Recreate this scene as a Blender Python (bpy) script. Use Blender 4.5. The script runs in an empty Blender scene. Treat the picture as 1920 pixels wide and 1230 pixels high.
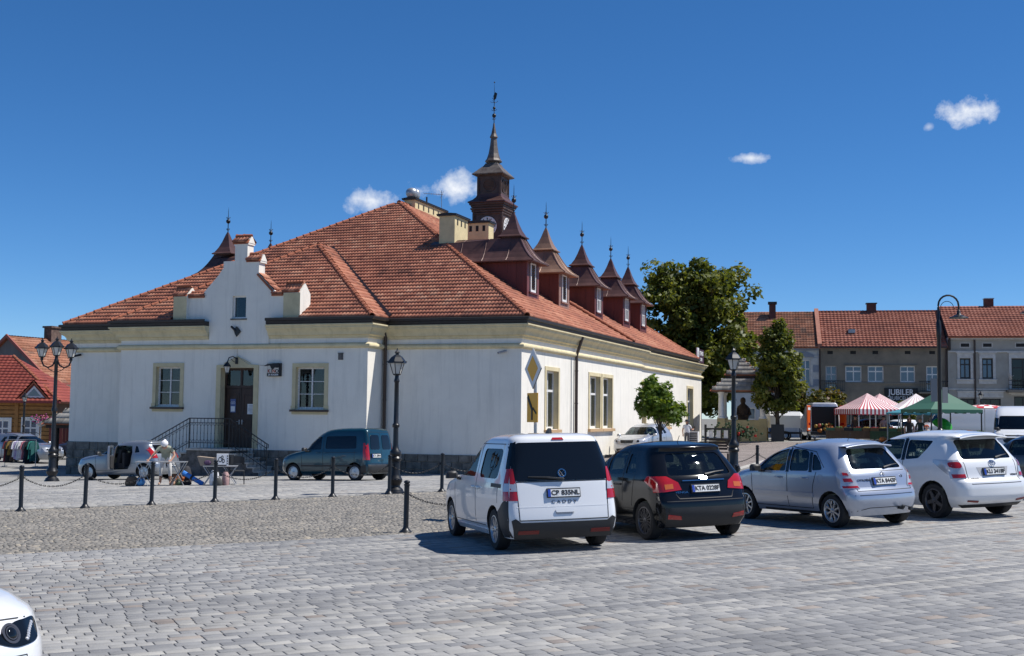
import bpy, bmesh, math, random
import numpy as np
from mathutils import Vector, Matrix, Quaternion
from mathutils.bvhtree import BVHTree
from mathutils.geometry import tessellate_polygon
R = math.radians
sc = bpy.context.scene
COL = sc.collection
random.seed(7)
rng = np.random.default_rng(7)

# ------------------------------------------------------------------ camera, sky, sun, exposure
cam = bpy.data.objects.new('camera', bpy.data.cameras.new('camera'))
COL.objects.link(cam)
cam.data.sensor_width = 36.0
cam.data.lens = 42.68
cam.data.clip_end = 6000
cam.matrix_world = Matrix.Translation((0, 0, 2.11)) @ Matrix.Rotation(R(90 + 4.141), 4, 'X') @ Matrix.Rotation(R(0.618), 4, 'Z')
sc.camera = cam
SUN = Vector((1.2, 0.02, 1.88)).normalized()
world = bpy.data.worlds.new('World')
sc.world = world
world.use_nodes = True
nt = world.node_tree
nt.nodes.clear()
def nn(t, kind, **k):
    n = t.nodes.new(kind)
    for a, b in k.items():
        setattr(n, a, b)
    return n
wout = nn(nt, 'ShaderNodeOutputWorld')
wbg = nn(nt, 'ShaderNodeBackground')
wbg.inputs['Strength'].default_value = 0.105
sky = nn(nt, 'ShaderNodeTexSky', sky_type='NISHITA', sun_disc=False)
sky.sun_elevation = math.asin(SUN.z)
sky.sun_rotation = math.atan2(SUN.x, SUN.y)
sky.altitude = 3000
sky.air_density = 1.0
sky.dust_density = 0.0
sky.ozone_density = 8.0
tc = nn(nt, 'ShaderNodeTexCoord')
noi = nn(nt, 'ShaderNodeTexNoise')
noi.inputs['Scale'].default_value = 42
noi.inputs['Detail'].default_value = 7
noi.inputs['Roughness'].default_value = 0.6
nt.links.new(tc.outputs['Generated'], noi.inputs['Vector'])
def wmath(op, a, b=None, c=None, clamp=False):
    n = nn(nt, 'ShaderNodeMath', operation=op, use_clamp=clamp)
    for i, v in enumerate((a, b, c)):
        if v is None: continue
        if isinstance(v, (int, float)): n.inputs[i].default_value = v
        else: nt.links.new(v, n.inputs[i])
    return n.outputs[0]
def wdot(vec):
    n = nn(nt, 'ShaderNodeVectorMath', operation='DOT_PRODUCT')
    nt.links.new(tc.outputs['Generated'], n.inputs[0])
    n.inputs[1].default_value = vec
    return n.outputs['Value']
mask = None
# clouds: azimuth, elevation, half width, half height (degrees), density
for az, el, hw, hh, dn in ((-6.85, 10.0, 1.62, 0.70, 1.0), (-2.7, 10.6, 2.0, 0.85, 1.0), (20.9, 13.6, 1.35, 0.8, 1.2),
                           (11.1, 12.0, 0.95, 0.30, .9), (19.1, 13.0, 0.3, 0.22, 0.5)):
    d = Vector((math.sin(R(az)) * math.cos(R(el)), math.cos(R(az)) * math.cos(R(el)), math.sin(R(el))))
    r = Vector((math.cos(R(az)), -math.sin(R(az)), 0))
    u = r.cross(d)
    x = wmath('DIVIDE', wdot(r), math.radians(hw))
    y = wmath('DIVIDE', wdot(u), math.radians(hh))
    front = wmath('GREATER_THAN', wdot(d), 0.5)
    rr = wmath('SQRT', wmath('ADD', wmath('MULTIPLY', x, x), wmath('MULTIPLY', y, y)))
    m = wmath('SUBTRACT', 1.0, rr)
    m = wmath('ADD', m, wmath('MULTIPLY', wmath('SUBTRACT', noi.outputs['Fac'], 0.54), 2.8))
    m = wmath('MULTIPLY', wmath('MULTIPLY', m, dn, clamp=True), front)
    mask = m if mask is None else wmath('MAXIMUM', mask, m)
mixc = nn(nt, 'ShaderNodeMix', data_type='RGBA')
nt.links.new(mask, mixc.inputs['Factor'])
hsv = nn(nt, 'ShaderNodeHueSaturation')
hsv.inputs['Saturation'].default_value = 1.16
nt.links.new(sky.outputs['Color'], hsv.inputs['Color'])
nt.links.new(hsv.outputs['Color'], mixc.inputs['A'])
mixc.inputs['B'].default_value = (7.6, 7.9, 8.4, 1)
nt.links.new(mixc.outputs['Result'], wbg.inputs['Color'])
nt.links.new(wbg.outputs[0], wout.inputs[0])
sun = bpy.data.objects.new('sun', bpy.data.lights.new('sun', 'SUN'))
COL.objects.link(sun)
sun.rotation_euler = SUN.to_track_quat('Z', 'Y').to_euler()
sun.location = (40, 0, 60)
sun.data.energy = 5.0
sun.data.angle = R(0.53)
sun.data.color = (1.0, 0.962, 0.905)
sc.view_settings.view_transform = 'Standard'
sc.view_settings.look = 'None'
sc.view_settings.exposure = 0.2
sc.view_settings.gamma = 1.0
sc.view_settings.use_curve_mapping = False
sc.cycles.max_bounces = 8
sc.cycles.transparent_max_bounces = 16

# ------------------------------------------------------------------ terrain height (thin plate spline through surveyed points)
TH = -0.3475
CX, CY = 0.4025, 49.3146
UX, UY = math.cos(TH), math.sin(TH)
def bw(x, y):            # hall-local (x right along the front, y back) -> world
    return CX + UX * x - UY * y, CY + UY * x + UX * y
CP = [(0.6,19.6,-2.09),(8.9,23.6,-1.82),(6.57,22.25,-1.90),(3.2,20.9,-2.02),(-2.03,23.6,-2.2),(-1.92,33.4,-2.14),(-6.1,31.6,-2.26),(-11.2,28.2,-2.36),
      (0,10,-2.1),(-6,9,-2.15),(6,10,-1.95),(0,-30,-2.1),(-30,-20,-2.3),(30,-20,-1.7),(-25,20,-2.6),(25,20,-1.6),
      (*bw(-22.4,0),-2.92),(*bw(-4.1,0),-2.46),(*bw(0,0),-2.3),(-5.2,41,-2.27),(-14.4,45.2,-2.52),(*bw(-2.5,-1.6),-2.42),(7.4,38.2,-1.92),
      (*bw(0,17.6),-1.95),(*bw(0,32),-1.86),(*bw(-10,-3),-2.56),(*bw(-22,30),-2.6),(*bw(-30,10),-3.0),
      (16,82,-1.53),(28,75,-1.55),(28,100,-1.5),(60,60,-1.4),(60,110,-1.4),(-28,69,-2.95),(-34,78,-3.0),(-60,70,-3.3),(-60,120,-3.2),(0,150,-1.9)]
CP = np.array(CP)
_X = CP[:, :2] / 50.0
_d = np.hypot(_X[:, None, 0] - _X[None, :, 0], _X[:, None, 1] - _X[None, :, 1])
_K = np.where(_d > 0, _d * _d * np.log(_d + 1e-12), 0) + 2e-4 * np.eye(len(CP))
_P = np.c_[np.ones(len(CP)), _X]
_W = np.linalg.solve(np.block([[_K, _P], [_P.T, np.zeros((3, 3))]]), np.r_[CP[:, 2], 0, 0, 0])
def gza(x, y):
    x = np.asarray(x, float); y = np.asarray(y, float)
    sh = x.shape
    x = x.ravel(); y = y.ravel()
    out = np.empty(len(x))
    for i in range(0, len(x), 20000):
        a, b = x[i:i+20000] / 50, y[i:i+20000] / 50
        d = np.hypot(a[:, None] - _X[None, :, 0], b[:, None] - _X[None, :, 1])
        k = np.where(d > 0, d * d * np.log(d + 1e-12), 0)
        out[i:i+20000] = k @ _W[:-3] + _W[-3] + _W[-2] * a + _W[-1] * b
    return (out + 2.11).reshape(sh)
def gz(x, y):
    return float(gza(np.array([x]), np.array([y]))[0])

# ------------------------------------------------------------------ materials
MATS = {}
def mat(name, col, rough=0.6, metal=0.0, var=0.0, vscale=4.0, bump=0.0, bscale=40.0, coat=0.0, col2=None, attr=None, spec=0.5, streak=False, patch=None, stain=0.0):
    """procedural material: two-colour noise, fine grain bump, optional per-face random attribute"""
    if name in MATS: return MATS[name]
    m = bpy.data.materials.new(name)
    m.use_nodes = True
    t = m.node_tree
    b = t.nodes['Principled BSDF']
    b.inputs['Roughness'].default_value = rough
    b.inputs['Metallic'].default_value = metal
    b.inputs['Coat Weight'].default_value = coat
    b.inputs['Coat Roughness'].default_value = 0.04
    b.inputs['Specular IOR Level'].default_value = spec
    c = (*col, 1)
    b.inputs['Base Color'].default_value = c
    tcn = t.nodes.new('ShaderNodeTexCoord')
    src = None
    if var or col2:
        n = t.nodes.new('ShaderNodeTexNoise')
        n.inputs['Scale'].default_value = vscale
        n.inputs['Detail'].default_value = 6
        n.inputs['Roughness'].default_value = 0.65
        if streak:
            mp = t.nodes.new('ShaderNodeMapping')
            mp.inputs['Scale'].default_value = (1, 1, 0.12)
            t.links.new(tcn.outputs['Object'], mp.inputs['Vector'])
            t.links.new(mp.outputs[0], n.inputs['Vector'])
        else:
            t.links.new(tcn.outputs['Object'], n.inputs['Vector'])
        rp = t.nodes.new('ShaderNodeValToRGB')
        rp.color_ramp.elements[0].position = 0.33
        rp.color_ramp.elements[1].position = 0.67
        a = col2 if col2 else tuple(x * (1 - var) for x in col)
        rp.color_ramp.elements[0].color = (*a, 1)
        rp.color_ramp.elements[1].color = (*(col if col2 else tuple(min(1, x * (1 + var * 0.5)) for x in col)), 1)
        t.links.new(n.outputs['Fac'], rp.inputs['Fac'])
        src = rp.outputs['Color']
    if attr:
        at = t.nodes.new('ShaderNodeAttribute')
        at.attribute_name = 'tone'
        r2 = t.nodes.new('ShaderNodeValToRGB')
        r2.color_ramp.interpolation = 'LINEAR'
        els = r2.color_ramp.elements
        while len(els) < len(attr): els.new(0.5)
        for i, (p, cc) in enumerate(attr):
            els[i].position = p
            els[i].color = (*cc, 1)
        t.links.new(at.outputs['Fac'], r2.inputs['Fac'])
        if src is not None:
            mx = t.nodes.new('ShaderNodeMix'); mx.data_type = 'RGBA'; mx.blend_type = 'MULTIPLY'
            mx.inputs['Factor'].default_value = 1.0
            t.links.new(r2.outputs['Color'], mx.inputs['A'])
            t.links.new(src, mx.inputs['B'])
            src = mx.outputs['Result']
        else:
            src = r2.outputs['Color']
    def mult(src_, node_out, lo, hi, p0, p1):
        r3 = t.nodes.new('ShaderNodeValToRGB')
        r3.color_ramp.elements[0].position = p0; r3.color_ramp.elements[1].position = p1
        r3.color_ramp.elements[0].color = (lo, lo, lo, 1); r3.color_ramp.elements[1].color = (hi, hi, hi, 1)
        t.links.new(node_out, r3.inputs['Fac'])
        mm = t.nodes.new('ShaderNodeMix'); mm.data_type = 'RGBA'; mm.blend_type = 'MULTIPLY'; mm.inputs['Factor'].default_value = 1.0
        t.links.new(src_, mm.inputs['A']); t.links.new(r3.outputs['Color'], mm.inputs['B'])
        return mm.outputs['Result']
    if patch:            # wide worn and soiled areas
        n4 = t.nodes.new('ShaderNodeTexNoise'); n4.inputs['Scale'].default_value = patch[0]; n4.inputs['Detail'].default_value = 9; n4.inputs['Roughness'].default_value = 0.72
        t.links.new(tcn.outputs['Object'], n4.inputs['Vector'])
        src = mult(src, n4.outputs['Fac'], patch[1], 1.04, 0.34, 0.56)
    if stain:            # rain streaks running down a wall
        mp4 = t.nodes.new('ShaderNodeMapping'); mp4.inputs['Scale'].default_value = (2.2, 2.2, 0.16)
        n5 = t.nodes.new('ShaderNodeTexNoise'); n5.inputs['Scale'].default_value = 1.6; n5.inputs['Detail'].default_value = 8; n5.inputs['Roughness'].default_value = 0.7
        t.links.new(tcn.outputs['Object'], mp4.inputs['Vector']); t.links.new(mp4.outputs[0], n5.inputs['Vector'])
        src = mult(src, n5.outputs['Fac'], 1 - stain, 1.0, 0.36, 0.5)
    if src is not None:
        t.links.new(src, b.inputs['Base Color'])
    if bump:
        n2 = t.nodes.new('ShaderNodeTexNoise')
        n2.inputs['Scale'].default_value = bscale
        n2.inputs['Detail'].default_value = 4
        t.links.new(tcn.outputs['Object'], n2.inputs['Vector'])
        bp = t.nodes.new('ShaderNodeBump')
        bp.inputs['Strength'].default_value = bump
        bp.inputs['Distance'].default_value = 0.02
        t.links.new(n2.outputs['Fac'], bp.inputs['Height'])
        t.links.new(bp.outputs[0], b.inputs['Normal'])
    MATS[name] = m
    return m
def glassmat(name, tint, gloss=0.04, clear=0.75, refl=1.0):
    """thin window glass: part see-through, mirror-like at grazing angles"""
    if name in MATS: return MATS[name]
    m = bpy.data.materials.new(name); m.use_nodes = True
    t = m.node_tree; t.nodes.clear()
    o = t.nodes.new('ShaderNodeOutputMaterial')
    tr = t.nodes.new('ShaderNodeBsdfTransparent'); tr.inputs[0].default_value = (*tint, 1)
    df = t.nodes.new('ShaderNodeBsdfDiffuse'); df.inputs[0].default_value = (0.012, 0.014, 0.016, 1)
    gl = t.nodes.new('ShaderNodeBsdfGlossy'); gl.inputs['Roughness'].default_value = gloss; gl.inputs[0].default_value = (0.9, 0.95, 1, 1)
    lw = t.nodes.new('ShaderNodeLayerWeight')
    pw = t.nodes.new('ShaderNodeMath'); pw.operation = 'POWER'; pw.inputs[1].default_value = 4.5; t.links.new(lw.outputs['Facing'], pw.inputs[0])
    fr = t.nodes.new('ShaderNodeMath'); fr.operation = 'MULTIPLY_ADD'; fr.inputs[1].default_value = .85 * refl; fr.inputs[2].default_value = .045; t.links.new(pw.outputs[0], fr.inputs[0])
    m1 = t.nodes.new('ShaderNodeMixShader'); m1.inputs[0].default_value = clear
    m2 = t.nodes.new('ShaderNodeMixShader')
    t.links.new(df.outputs[0], m1.inputs[1]); t.links.new(tr.outputs[0], m1.inputs[2])
    t.links.new(fr.outputs[0], m2.inputs[0]); t.links.new(m1.outputs[0], m2.inputs[1]); t.links.new(gl.outputs[0], m2.inputs[2])
    t.links.new(m2.outputs[0], o.inputs[0])
    MATS[name] = m
    return m

PLASTER = mat('white_plaster', (0.83, 0.79, 0.705), 0.9, var=0.06, vscale=0.9, bump=0.25, bscale=60, spec=0.2, stain=0.10)
TRIM = mat('yellow_trim_paint', (0.68, 0.585, 0.37), 0.85, var=0.12, vscale=2.0, bump=0.12, bscale=50, spec=0.2, stain=0.14)
BEIGE = mat('beige_surround_paint', (0.60, 0.52, 0.33), 0.85, var=0.12, vscale=2.5, bump=0.12, bscale=50, spec=0.2)
PLINTH = mat('dark_plinth_stone', (0.21, 0.195, 0.17), 0.9, var=0.5, vscale=3.0, bump=0.8, bscale=18, spec=0.2)
TILE = mat('clay_roof_tile', (1.0, 0.98, 0.96), 0.75, var=0.22, vscale=1.3, bump=0.15, bscale=30, spec=0.25, patch=(0.45, 0.80),
           attr=[(0.0, (0.22, 0.09, 0.062)), (0.35, (0.36, 0.135, 0.085)), (0.7, (0.46, 0.185, 0.112)), (1.0, (0.53, 0.26, 0.165))])
RIDGE = mat('clay_ridge_tile', (0.36, 0.125, 0.07), 0.8, var=0.45, vscale=2.0, bump=0.2, bscale=20, spec=0.25)
DARKMETAL = mat('dark_brown_sheet_metal', (0.028, 0.022, 0.02), 0.5, metal=0.0, var=0.3, vscale=3)
PIPE = mat('brown_pipe_paint', (0.055, 0.036, 0.028), 0.45)
COPPER = mat('brown_sheet_roof', (0.115, 0.057, 0.048), 0.48, metal=0.25, var=0.35, vscale=1.5, bump=0.08, bscale=14, spec=0.5)
COPPERTAN = mat('tan_brown_sheet_roof', (0.28, 0.165, 0.11), 0.5, metal=0.25, var=0.3, vscale=1.5, bump=0.08, bscale=14)
DORMERWOOD = mat('oxblood_painted_boards', (0.125, 0.032, 0.028), 0.6, var=0.25, vscale=3, streak=True, bump=0.1, bscale=12)
TOWERWOOD = mat('dark_tower_cladding', (0.085, 0.05, 0.038), 0.6, var=0.45, vscale=2.2, bump=0.2, bscale=12)
TOWERROOF = mat('weathered_tower_sheet', (0.15, 0.13, 0.115), 0.55, metal=0.15, var=0.5, vscale=2.0, bump=0.3, bscale=8, col2=(0.07, 0.05, 0.042))
CHIMNEY = mat('yellow_chimney_render', (0.68, 0.565, 0.32), 0.9, var=0.15, vscale=2.0, bump=0.15, bscale=40)
IRON = mat('black_cast_iron_paint', (0.012, 0.013, 0.015), 0.38, var=0.3, vscale=14, spec=0.5)
WHITEPAINT = mat('white_window_paint', (0.78, 0.77, 0.74), 0.5, var=0.1, vscale=9)
OLDPAINT = mat('flaking_white_paint', (0.72, 0.71, 0.69), 0.7, var=0.4, vscale=22, bump=0.2, bscale=60)
WOODDOOR = mat('dark_walnut_door', (0.045, 0.02, 0.012), 0.5, var=0.5, vscale=7, streak=True, bump=0.15, bscale=30)
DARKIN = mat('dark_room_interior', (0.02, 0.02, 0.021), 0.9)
CURTAIN = mat('brownish_curtain', (0.22, 0.13, 0.10), 0.9, var=0.5, vscale=9, streak=False)
GLASS = glassmat('window_glass', (0.75, 0.8, 0.8), 0.02, 0.7)
FARGLASS = mat('reflective_house_glass', (0.05, 0.09, 0.16), 0.06, spec=1.0)
STEEL = mat('galvanised_steel', (0.42, 0.43, 0.44), 0.4, metal=0.6, var=0.2, vscale=8)
CONCRETE = mat('pale_concrete_step', (0.46, 0.44, 0.40), 0.9, var=0.3, vscale=6, bump=0.2, bscale=40)
STUCCO = mat('rough_grey_stair_wall', (0.13, 0.125, 0.12), 0.95, var=0.5, vscale=5, bump=0.7, bscale=24)
LAMPGLASS = mat('frosted_lantern_glass', (0.62, 0.60, 0.55), 0.35, var=0.15, vscale=6, spec=0.6)

# ------------------------------------------------------------------ mesh building
class MB:
    """collects faces of one mesh; m is a matrix applied to everything added"""
    def __init__(self, m=None):
        self.v = []; self.f = []; self.k = []; self.m = m
    def pts(self, ps):
        i = len(self.v)
        for p in ps:
            p = Vector(p)
            self.v.append(self.m @ p if self.m is not None else p)
        return i
    def face(self, ids, k=0):
        self.f.append(ids); self.k.append(k)
    def poly(self, ps, k=0):
        i = self.pts(ps)
        self.face(list(range(i, i + len(ps))), k)
    def box(self, x0, x1, y0, y1, z0, z1, k=0):
        i = self.pts([(x0,y0,z0),(x1,y0,z0),(x1,y1,z0),(x0,y1,z0),(x0,y0,z1),(x1,y0,z1),(x1,y1,z1),(x0,y1,z1)])
        for q in ((3,2,1,0),(4,5,6,7),(0,1,5,4),(1,2,6,5),(2,3,7,6),(3,0,4,7)):
            self.face([i + a for a in q], k)
    def bbox(self, x0, x1, y0, y1, z0, z1, c=0.02, k=0):
        """box with chamfered top and vertical edges"""
        o = [(x0+c,y0),(x1-c,y0),(x1,y0+c),(x1,y1-c),(x1-c,y1),(x0+c,y1),(x0,y1-c),(x0,y0+c)]
        n = [(min(max(x,x0+c),x1-c), min(max(y,y0+c),y1-c)) for x, y in o]
        self.rings([[(x,y,z0+c) for x,y in o],[(x,y,z1-c) for x,y in o],[(x,y,z1) for x,y in n]], k, cap0=True, cap1=True)
    def rings(self, rs, k=0, cap0=False, cap1=False, closed=True):
        n = len(rs[0])
        ids = [self.pts(r) for r in rs]
        for a, b in zip(ids, ids[1:]):
            for j in range(n if closed else n - 1):
                q = (j + 1) % n
                self.face([a + j, a + q, b + q, b + j], k)
        if cap0: self.face([ids[0] + j for j in range(n)][::-1], k)
        if cap1: self.face([ids[-1] + j for j in range(n)], k)
    def lathe(self, prof, n=12, k=0, c=(0, 0, 0), cap=True, sq=None):
        """prof: list of (radius, z); sq rotates a low-n lathe"""
        ph = sq or 0.0
        rs = [[(c[0] + r * math.cos(2*math.pi*j/n + ph), c[1] + r * math.sin(2*math.pi*j/n + ph), c[2] + z) for j in range(n)] for r, z in prof]
        self.rings(rs, k, cap0=cap, cap1=cap)
    def tube(self, ps, r, n=6, k=0, cap=True):
        ps = [Vector(p) for p in ps]
        rr = r if isinstance(r, (list, tuple)) else [r] * len(ps)
        rs = []
        up = Vector((0, 0, 1))
        for i, p in enumerate(ps):
            t = (ps[min(i+1, len(ps)-1)] - ps[max(i-1, 0)]).normalized()
            a = t.cross(up)
            if a.length < 0.05: a = t.cross(Vector((0, 1, 0)))
            a.normalize(); b = a.cross(t)
            rs.append([p + (a * math.cos(2*math.pi*j/n) + b * math.sin(2*math.pi*j/n)) * rr[i] for j in range(n)])
        self.rings(rs, k, cap0=cap, cap1=cap)
    def ball(self, c, r, n=8, k=0, s=(1, 1, 1)):
        rs = []
        for i in range(1, n):
            a = math.pi * i / n - math.pi / 2
            rs.append([(c[0] + s[0]*r*math.cos(a)*math.cos(2*math.pi*j/n), c[1] + s[1]*r*math.cos(a)*math.sin(2*math.pi*j/n), c[2] + s[2]*r*math.sin(a)) for j in range(n)])
        self.rings(rs, k, cap0=True, cap1=True)
    def prism(self, outer, d0, d1, holes=(), k=0, kh=None, axis='y'):
        """polygon in (x, z) with holes, extruded along y from d0 (front) to d1"""
        def P(p, d):
            return (p[0], d, p[1]) if axis == 'y' else ((d, p[0], p[1]) if axis == 'x' else (p[0], p[1], d))
        loops = [list(outer)] + [list(h) for h in holes]
        tris = tessellate_polygon([[Vector((a, b, 0)) for a, b in l] for l in loops])
        flat = [p for l in loops for p in l]
        i = self.pts([P(p, d0) for p in flat]); j = self.pts([P(p, d1) for p in flat])
        for t in tris:
            self.face([i + a for a in t], k); self.face([j + a for a in reversed(t)], k)
        o = 0
        for li, l in enumerate(loops):
            n = len(l)
            for a in range(n):
                b = (a + 1) % n
                self.face([i+o+a, i+o+b, j+o+b, j+o+a], k if li == 0 or kh is None else kh)
            o += n
    def sweep(self, path, prof, k=0, closed=False):
        """profile of (outward offset, z) along a plan polyline; outward is to the right of travel"""
        n = len(path)
        rs = []
        for i in range(n):
            p = Vector(path[i])
            def nr(a, b):
                d = (Vector(b) - Vector(a)).normalized()
                return Vector((d.y, -d.x))
            if i == 0: o = nr(path[0], path[1])
            elif i == n - 1: o = nr(path[-2], path[-1])
            else:
                a, b = nr(path[i-1], path[i]), nr(path[i], path[i+1])
                o = (a + b); o = o / max(0.2, o.dot(a))
            rs.append([(p.x + o.x * q, p.y + o.y * q, z) for q, z in prof])
        self.rings(rs, k, cap0=True, cap1=True)
    def build(self, name, mats, parent=None, smooth=0, label=None, cat=None, group=None, kind=None, fix=True):
        me = bpy.data.meshes.new(name)
        me.from_pydata([tuple(p) for p in self.v], [], self.f)
        if fix and len(self.f) < 60000:
            bm = bmesh.new(); bm.from_mesh(me)
            bmesh.ops.recalc_face_normals(bm, faces=bm.faces[:])
            bm.to_mesh(me); bm.free()
        mats = mats if isinstance(mats, (list, tuple)) else [mats]
        for m in mats: me.materials.append(m)
        if len(mats) > 1 and len(me.polygons) == len(self.k): me.polygons.foreach_set('material_index', self.k)
        if smooth:
            me.polygons.foreach_set('use_smooth', [True] * len(me.polygons))
            me.set_sharp_from_angle(angle=R(smooth))
        return link(name, me, parent, label, cat, group, kind)
def link(name, data, parent=None, label=None, cat=None, group=None, kind=None):
    o = bpy.data.objects.new(name, data)
    COL.objects.link(o)
    if parent is not None: o.parent = parent
    return tag(o, label, cat, group, kind)
def tag(o, label=None, cat=None, group=None, kind=None):
    for k, v in (('label', label), ('category', cat), ('group', group), ('kind', kind)):
        if v: o[k] = v
    return o
def thing(name, loc=(0, 0, 0), rz=0.0, label=None, cat=None, group=None):
    o = link(name, None, None, label, cat, group)
    o.empty_display_size = 0.3
    o.location = loc; o.rotation_euler = (0, 0, rz)
    return o
def copy_tree(o, parent=None):
    c = o.copy(); COL.objects.link(c)
    if parent is not None: c.parent = parent
    for ch in KIDS.get(o.name, [x for x in bpy.data.objects if x.parent == o]): copy_tree(ch, c)
    return c
KIDS = {}
def numesh(name, V, F, mats, parent=None, tone=None, kind=None, smooth=False, label=None):
    """big meshes straight from numpy arrays (quads)"""
    me = bpy.data.meshes.new(name)
    V = np.asarray(V, np.float32); F = np.asarray(F, np.int32)
    me.vertices.add(len(V)); me.vertices.foreach_set('co', V.ravel())
    me.loops.add(F.size); me.loops.foreach_set('vertex_index', F.ravel())
    me.polygons.add(len(F)); me.polygons.foreach_set('loop_start', np.arange(0, F.size, F.shape[1], dtype=np.int32))
    for m in (mats if isinstance(mats, (list, tuple)) else [mats]): me.materials.append(m)
    if tone is not None:
        a = me.attributes.new('tone', 'FLOAT', 'FACE')
        a.data.foreach_set('value', np.asarray(tone, np.float32))
    if smooth: me.polygons.foreach_set('use_smooth', np.ones(len(F), bool))
    me.update(calc_edges=True)
    return link(name, me, parent, label=label, kind=kind)
def text_mesh(body, size, extrude=0.004, align='CENTER', squeeze=1.0, bold=0.0, shear=0.0):
    cu = bpy.data.curves.new('lettering', 'FONT')
    cu.body = body; cu.size = size; cu.extrude = extrude; cu.align_x = align; cu.align_y = 'CENTER'; cu.offset = bold; cu.shear = shear
    o = bpy.data.objects.new('lettering', cu)
    COL.objects.link(o)
    dg = bpy.context.evaluated_depsgraph_get()
    me = bpy.data.meshes.new_from_object(o.evaluated_get(dg))
    bpy.data.objects.remove(o); bpy.data.curves.remove(cu)
    me.transform(Matrix.Diagonal((squeeze, 1, 1, 1)))
    return me
def lettering(body, size, M, material, parent, extrude=0.004, squeeze=1.0, bold=0.0, name='lettering', align='CENTER'):
    """text lying in the local xy plane of M, facing its +z"""
    me = text_mesh(body, size, extrude, align, squeeze, bold)
    me.transform(M)
    me.materials.clear(); me.materials.append(material)
    return link(name, me, parent)
def frame(o, xd, zd=(0, 0, 1)):
    """matrix with x along xd, z up, y = z cross x"""
    x = Vector(xd).normalized(); z = Vector(zd).normalized(); y = z.cross(x).normalized()
    return Matrix(((x.x, y.x, z.x, o[0]), (x.y, y.y, z.y, o[1]), (x.z, y.z, z.z, o[2]), (0, 0, 0, 1)))
# ------------------------------------------------------------------ ground
_g0 = gza
def gza(x, y):
    return _g0(np.clip(np.asarray(x, float), -90, 90), np.clip(np.asarray(y, float), -40, 170))
AN = math.atan2(0.5, 1.0)
AX, AY = math.cos(AN), math.sin(AN)
def an2w(a, n):
    return a * AX - n * AY, a * AY + n * AX
def brickmat(name, bw_, bh, c1, c2, mortar, ms=0.008, off=0.5, var=0.25, bump=0.5, vs=0.5):
    m = bpy.data.materials.new(name); m.use_nodes = True
    t = m.node_tree; b = t.nodes['Principled BSDF']
    b.inputs['Roughness'].default_value = 0.88; b.inputs['Specular IOR Level'].default_value = 0.25
    tcn = t.nodes.new('ShaderNodeTexCoord')
    br = t.nodes.new('ShaderNodeTexBrick')
    br.offset = off
    for k, v in (('Scale', 1.0), ('Brick Width', bw_), ('Row Height', bh), ('Mortar Size', ms), ('Mortar Smooth', 0.3), ('Bias', -0.1)):
        br.inputs[k].default_value = v
    br.inputs['Color1'].default_value = (*c1, 1); br.inputs['Color2'].default_value = (*c2, 1); br.inputs['Mortar'].default_value = (*mortar, 1)
    n = t.nodes.new('ShaderNodeTexNoise'); n.inputs['Scale'].default_value = vs; n.inputs['Detail'].default_value = 8; n.inputs['Roughness'].default_value = 0.7
    rp = t.nodes.new('ShaderNodeValToRGB')
    rp.color_ramp.elements[0].position = 0.3; rp.color_ramp.elements[1].position = 0.7
    rp.color_ramp.elements[0].color = (1 - var, 1 - var, 1 - var, 1); rp.color_ramp.elements[1].color = (1 + var * .4,) * 3 + (1,)
    mx = t.nodes.new('ShaderNodeMix'); mx.data_type = 'RGBA'; mx.blend_type = 'MULTIPLY'; mx.inputs['Factor'].default_value = 1
    n3 = t.nodes.new('ShaderNodeTexNoise'); n3.inputs['Scale'].default_value = 6; n3.inputs['Detail'].default_value = 3
    mp = t.nodes.new('ShaderNodeVectorMath'); mp.operation = 'SCALE'; mp.inputs['Scale'].default_value = 0.02
    ad = t.nodes.new('ShaderNodeVectorMath'); ad.operation = 'ADD'
    L = t.links.new
    L(tcn.outputs['Object'], n3.inputs['Vector']); L(n3.outputs['Color'], mp.inputs[0]); L(tcn.outputs['Object'], ad.inputs[0]); L(mp.outputs[0], ad.inputs[1])
    L(ad.outputs[0], br.inputs['Vector']); L(tcn.outputs['Object'], n.inputs['Vector'])
    L(n.outputs['Fac'], rp.inputs['Fac']); L(br.outputs['Color'], mx.inputs['A']); L(rp.outputs['Color'], mx.inputs['B']); L(mx.outputs['Result'], b.inputs['Base Color'])
    bp = t.nodes.new('ShaderNodeBump'); bp.inputs['Strength'].default_value = bump; bp.inputs['Distance'].default_value = 0.012; bp.invert = True
    L(br.outputs['Fac'], bp.inputs['Height']); L(bp.outputs[0], b.inputs['Normal'])
    return m
JOINT = mat('sandy_joint', (0.085, 0.08, 0.072), 0.95, var=0.3, vscale=5)
PAVE_PLAZA = brickmat('plaza_paving', 0.33, 0.16, (0.345, 0.335, 0.31), (0.255, 0.25, 0.235), (0.12, 0.115, 0.10), 0.008, var=0.28, vs=0.45)
PAVE_SETT = brickmat('pinkish_sett_paving', 0.115, 0.105, (0.35, 0.30, 0.275), (0.25, 0.215, 0.2), (0.12, 0.105, 0.09), 0.012, var=0.25, vs=0.6)
PAVER = mat('grey_paver', (1, 1, 1), 0.85, var=0.16, vscale=9, bump=0.35, bscale=70, spec=0.25, patch=(0.33, 0.80),
            attr=[(0.0, (0.19, 0.192, 0.20)), (0.30, (0.29, 0.287, 0.282)), (0.62, (0.365, 0.355, 0.335)), (0.86, (0.42, 0.405, 0.37)), (0.93, (0.31, 0.268, 0.235)), (1.0, (0.245, 0.215, 0.195))])
SETT = mat('granite_sett', (1, 1, 1), 0.85, var=0.2, vscale=16, bump=0.4, bscale=60, spec=0.25, patch=(0.4, 0.84),
           attr=[(0.0, (0.17, 0.165, 0.155)), (0.4, (0.25, 0.235, 0.21)), (0.8, (0.33, 0.30, 0.26)), (1.0, (0.42, 0.37, 0.29))])

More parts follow.
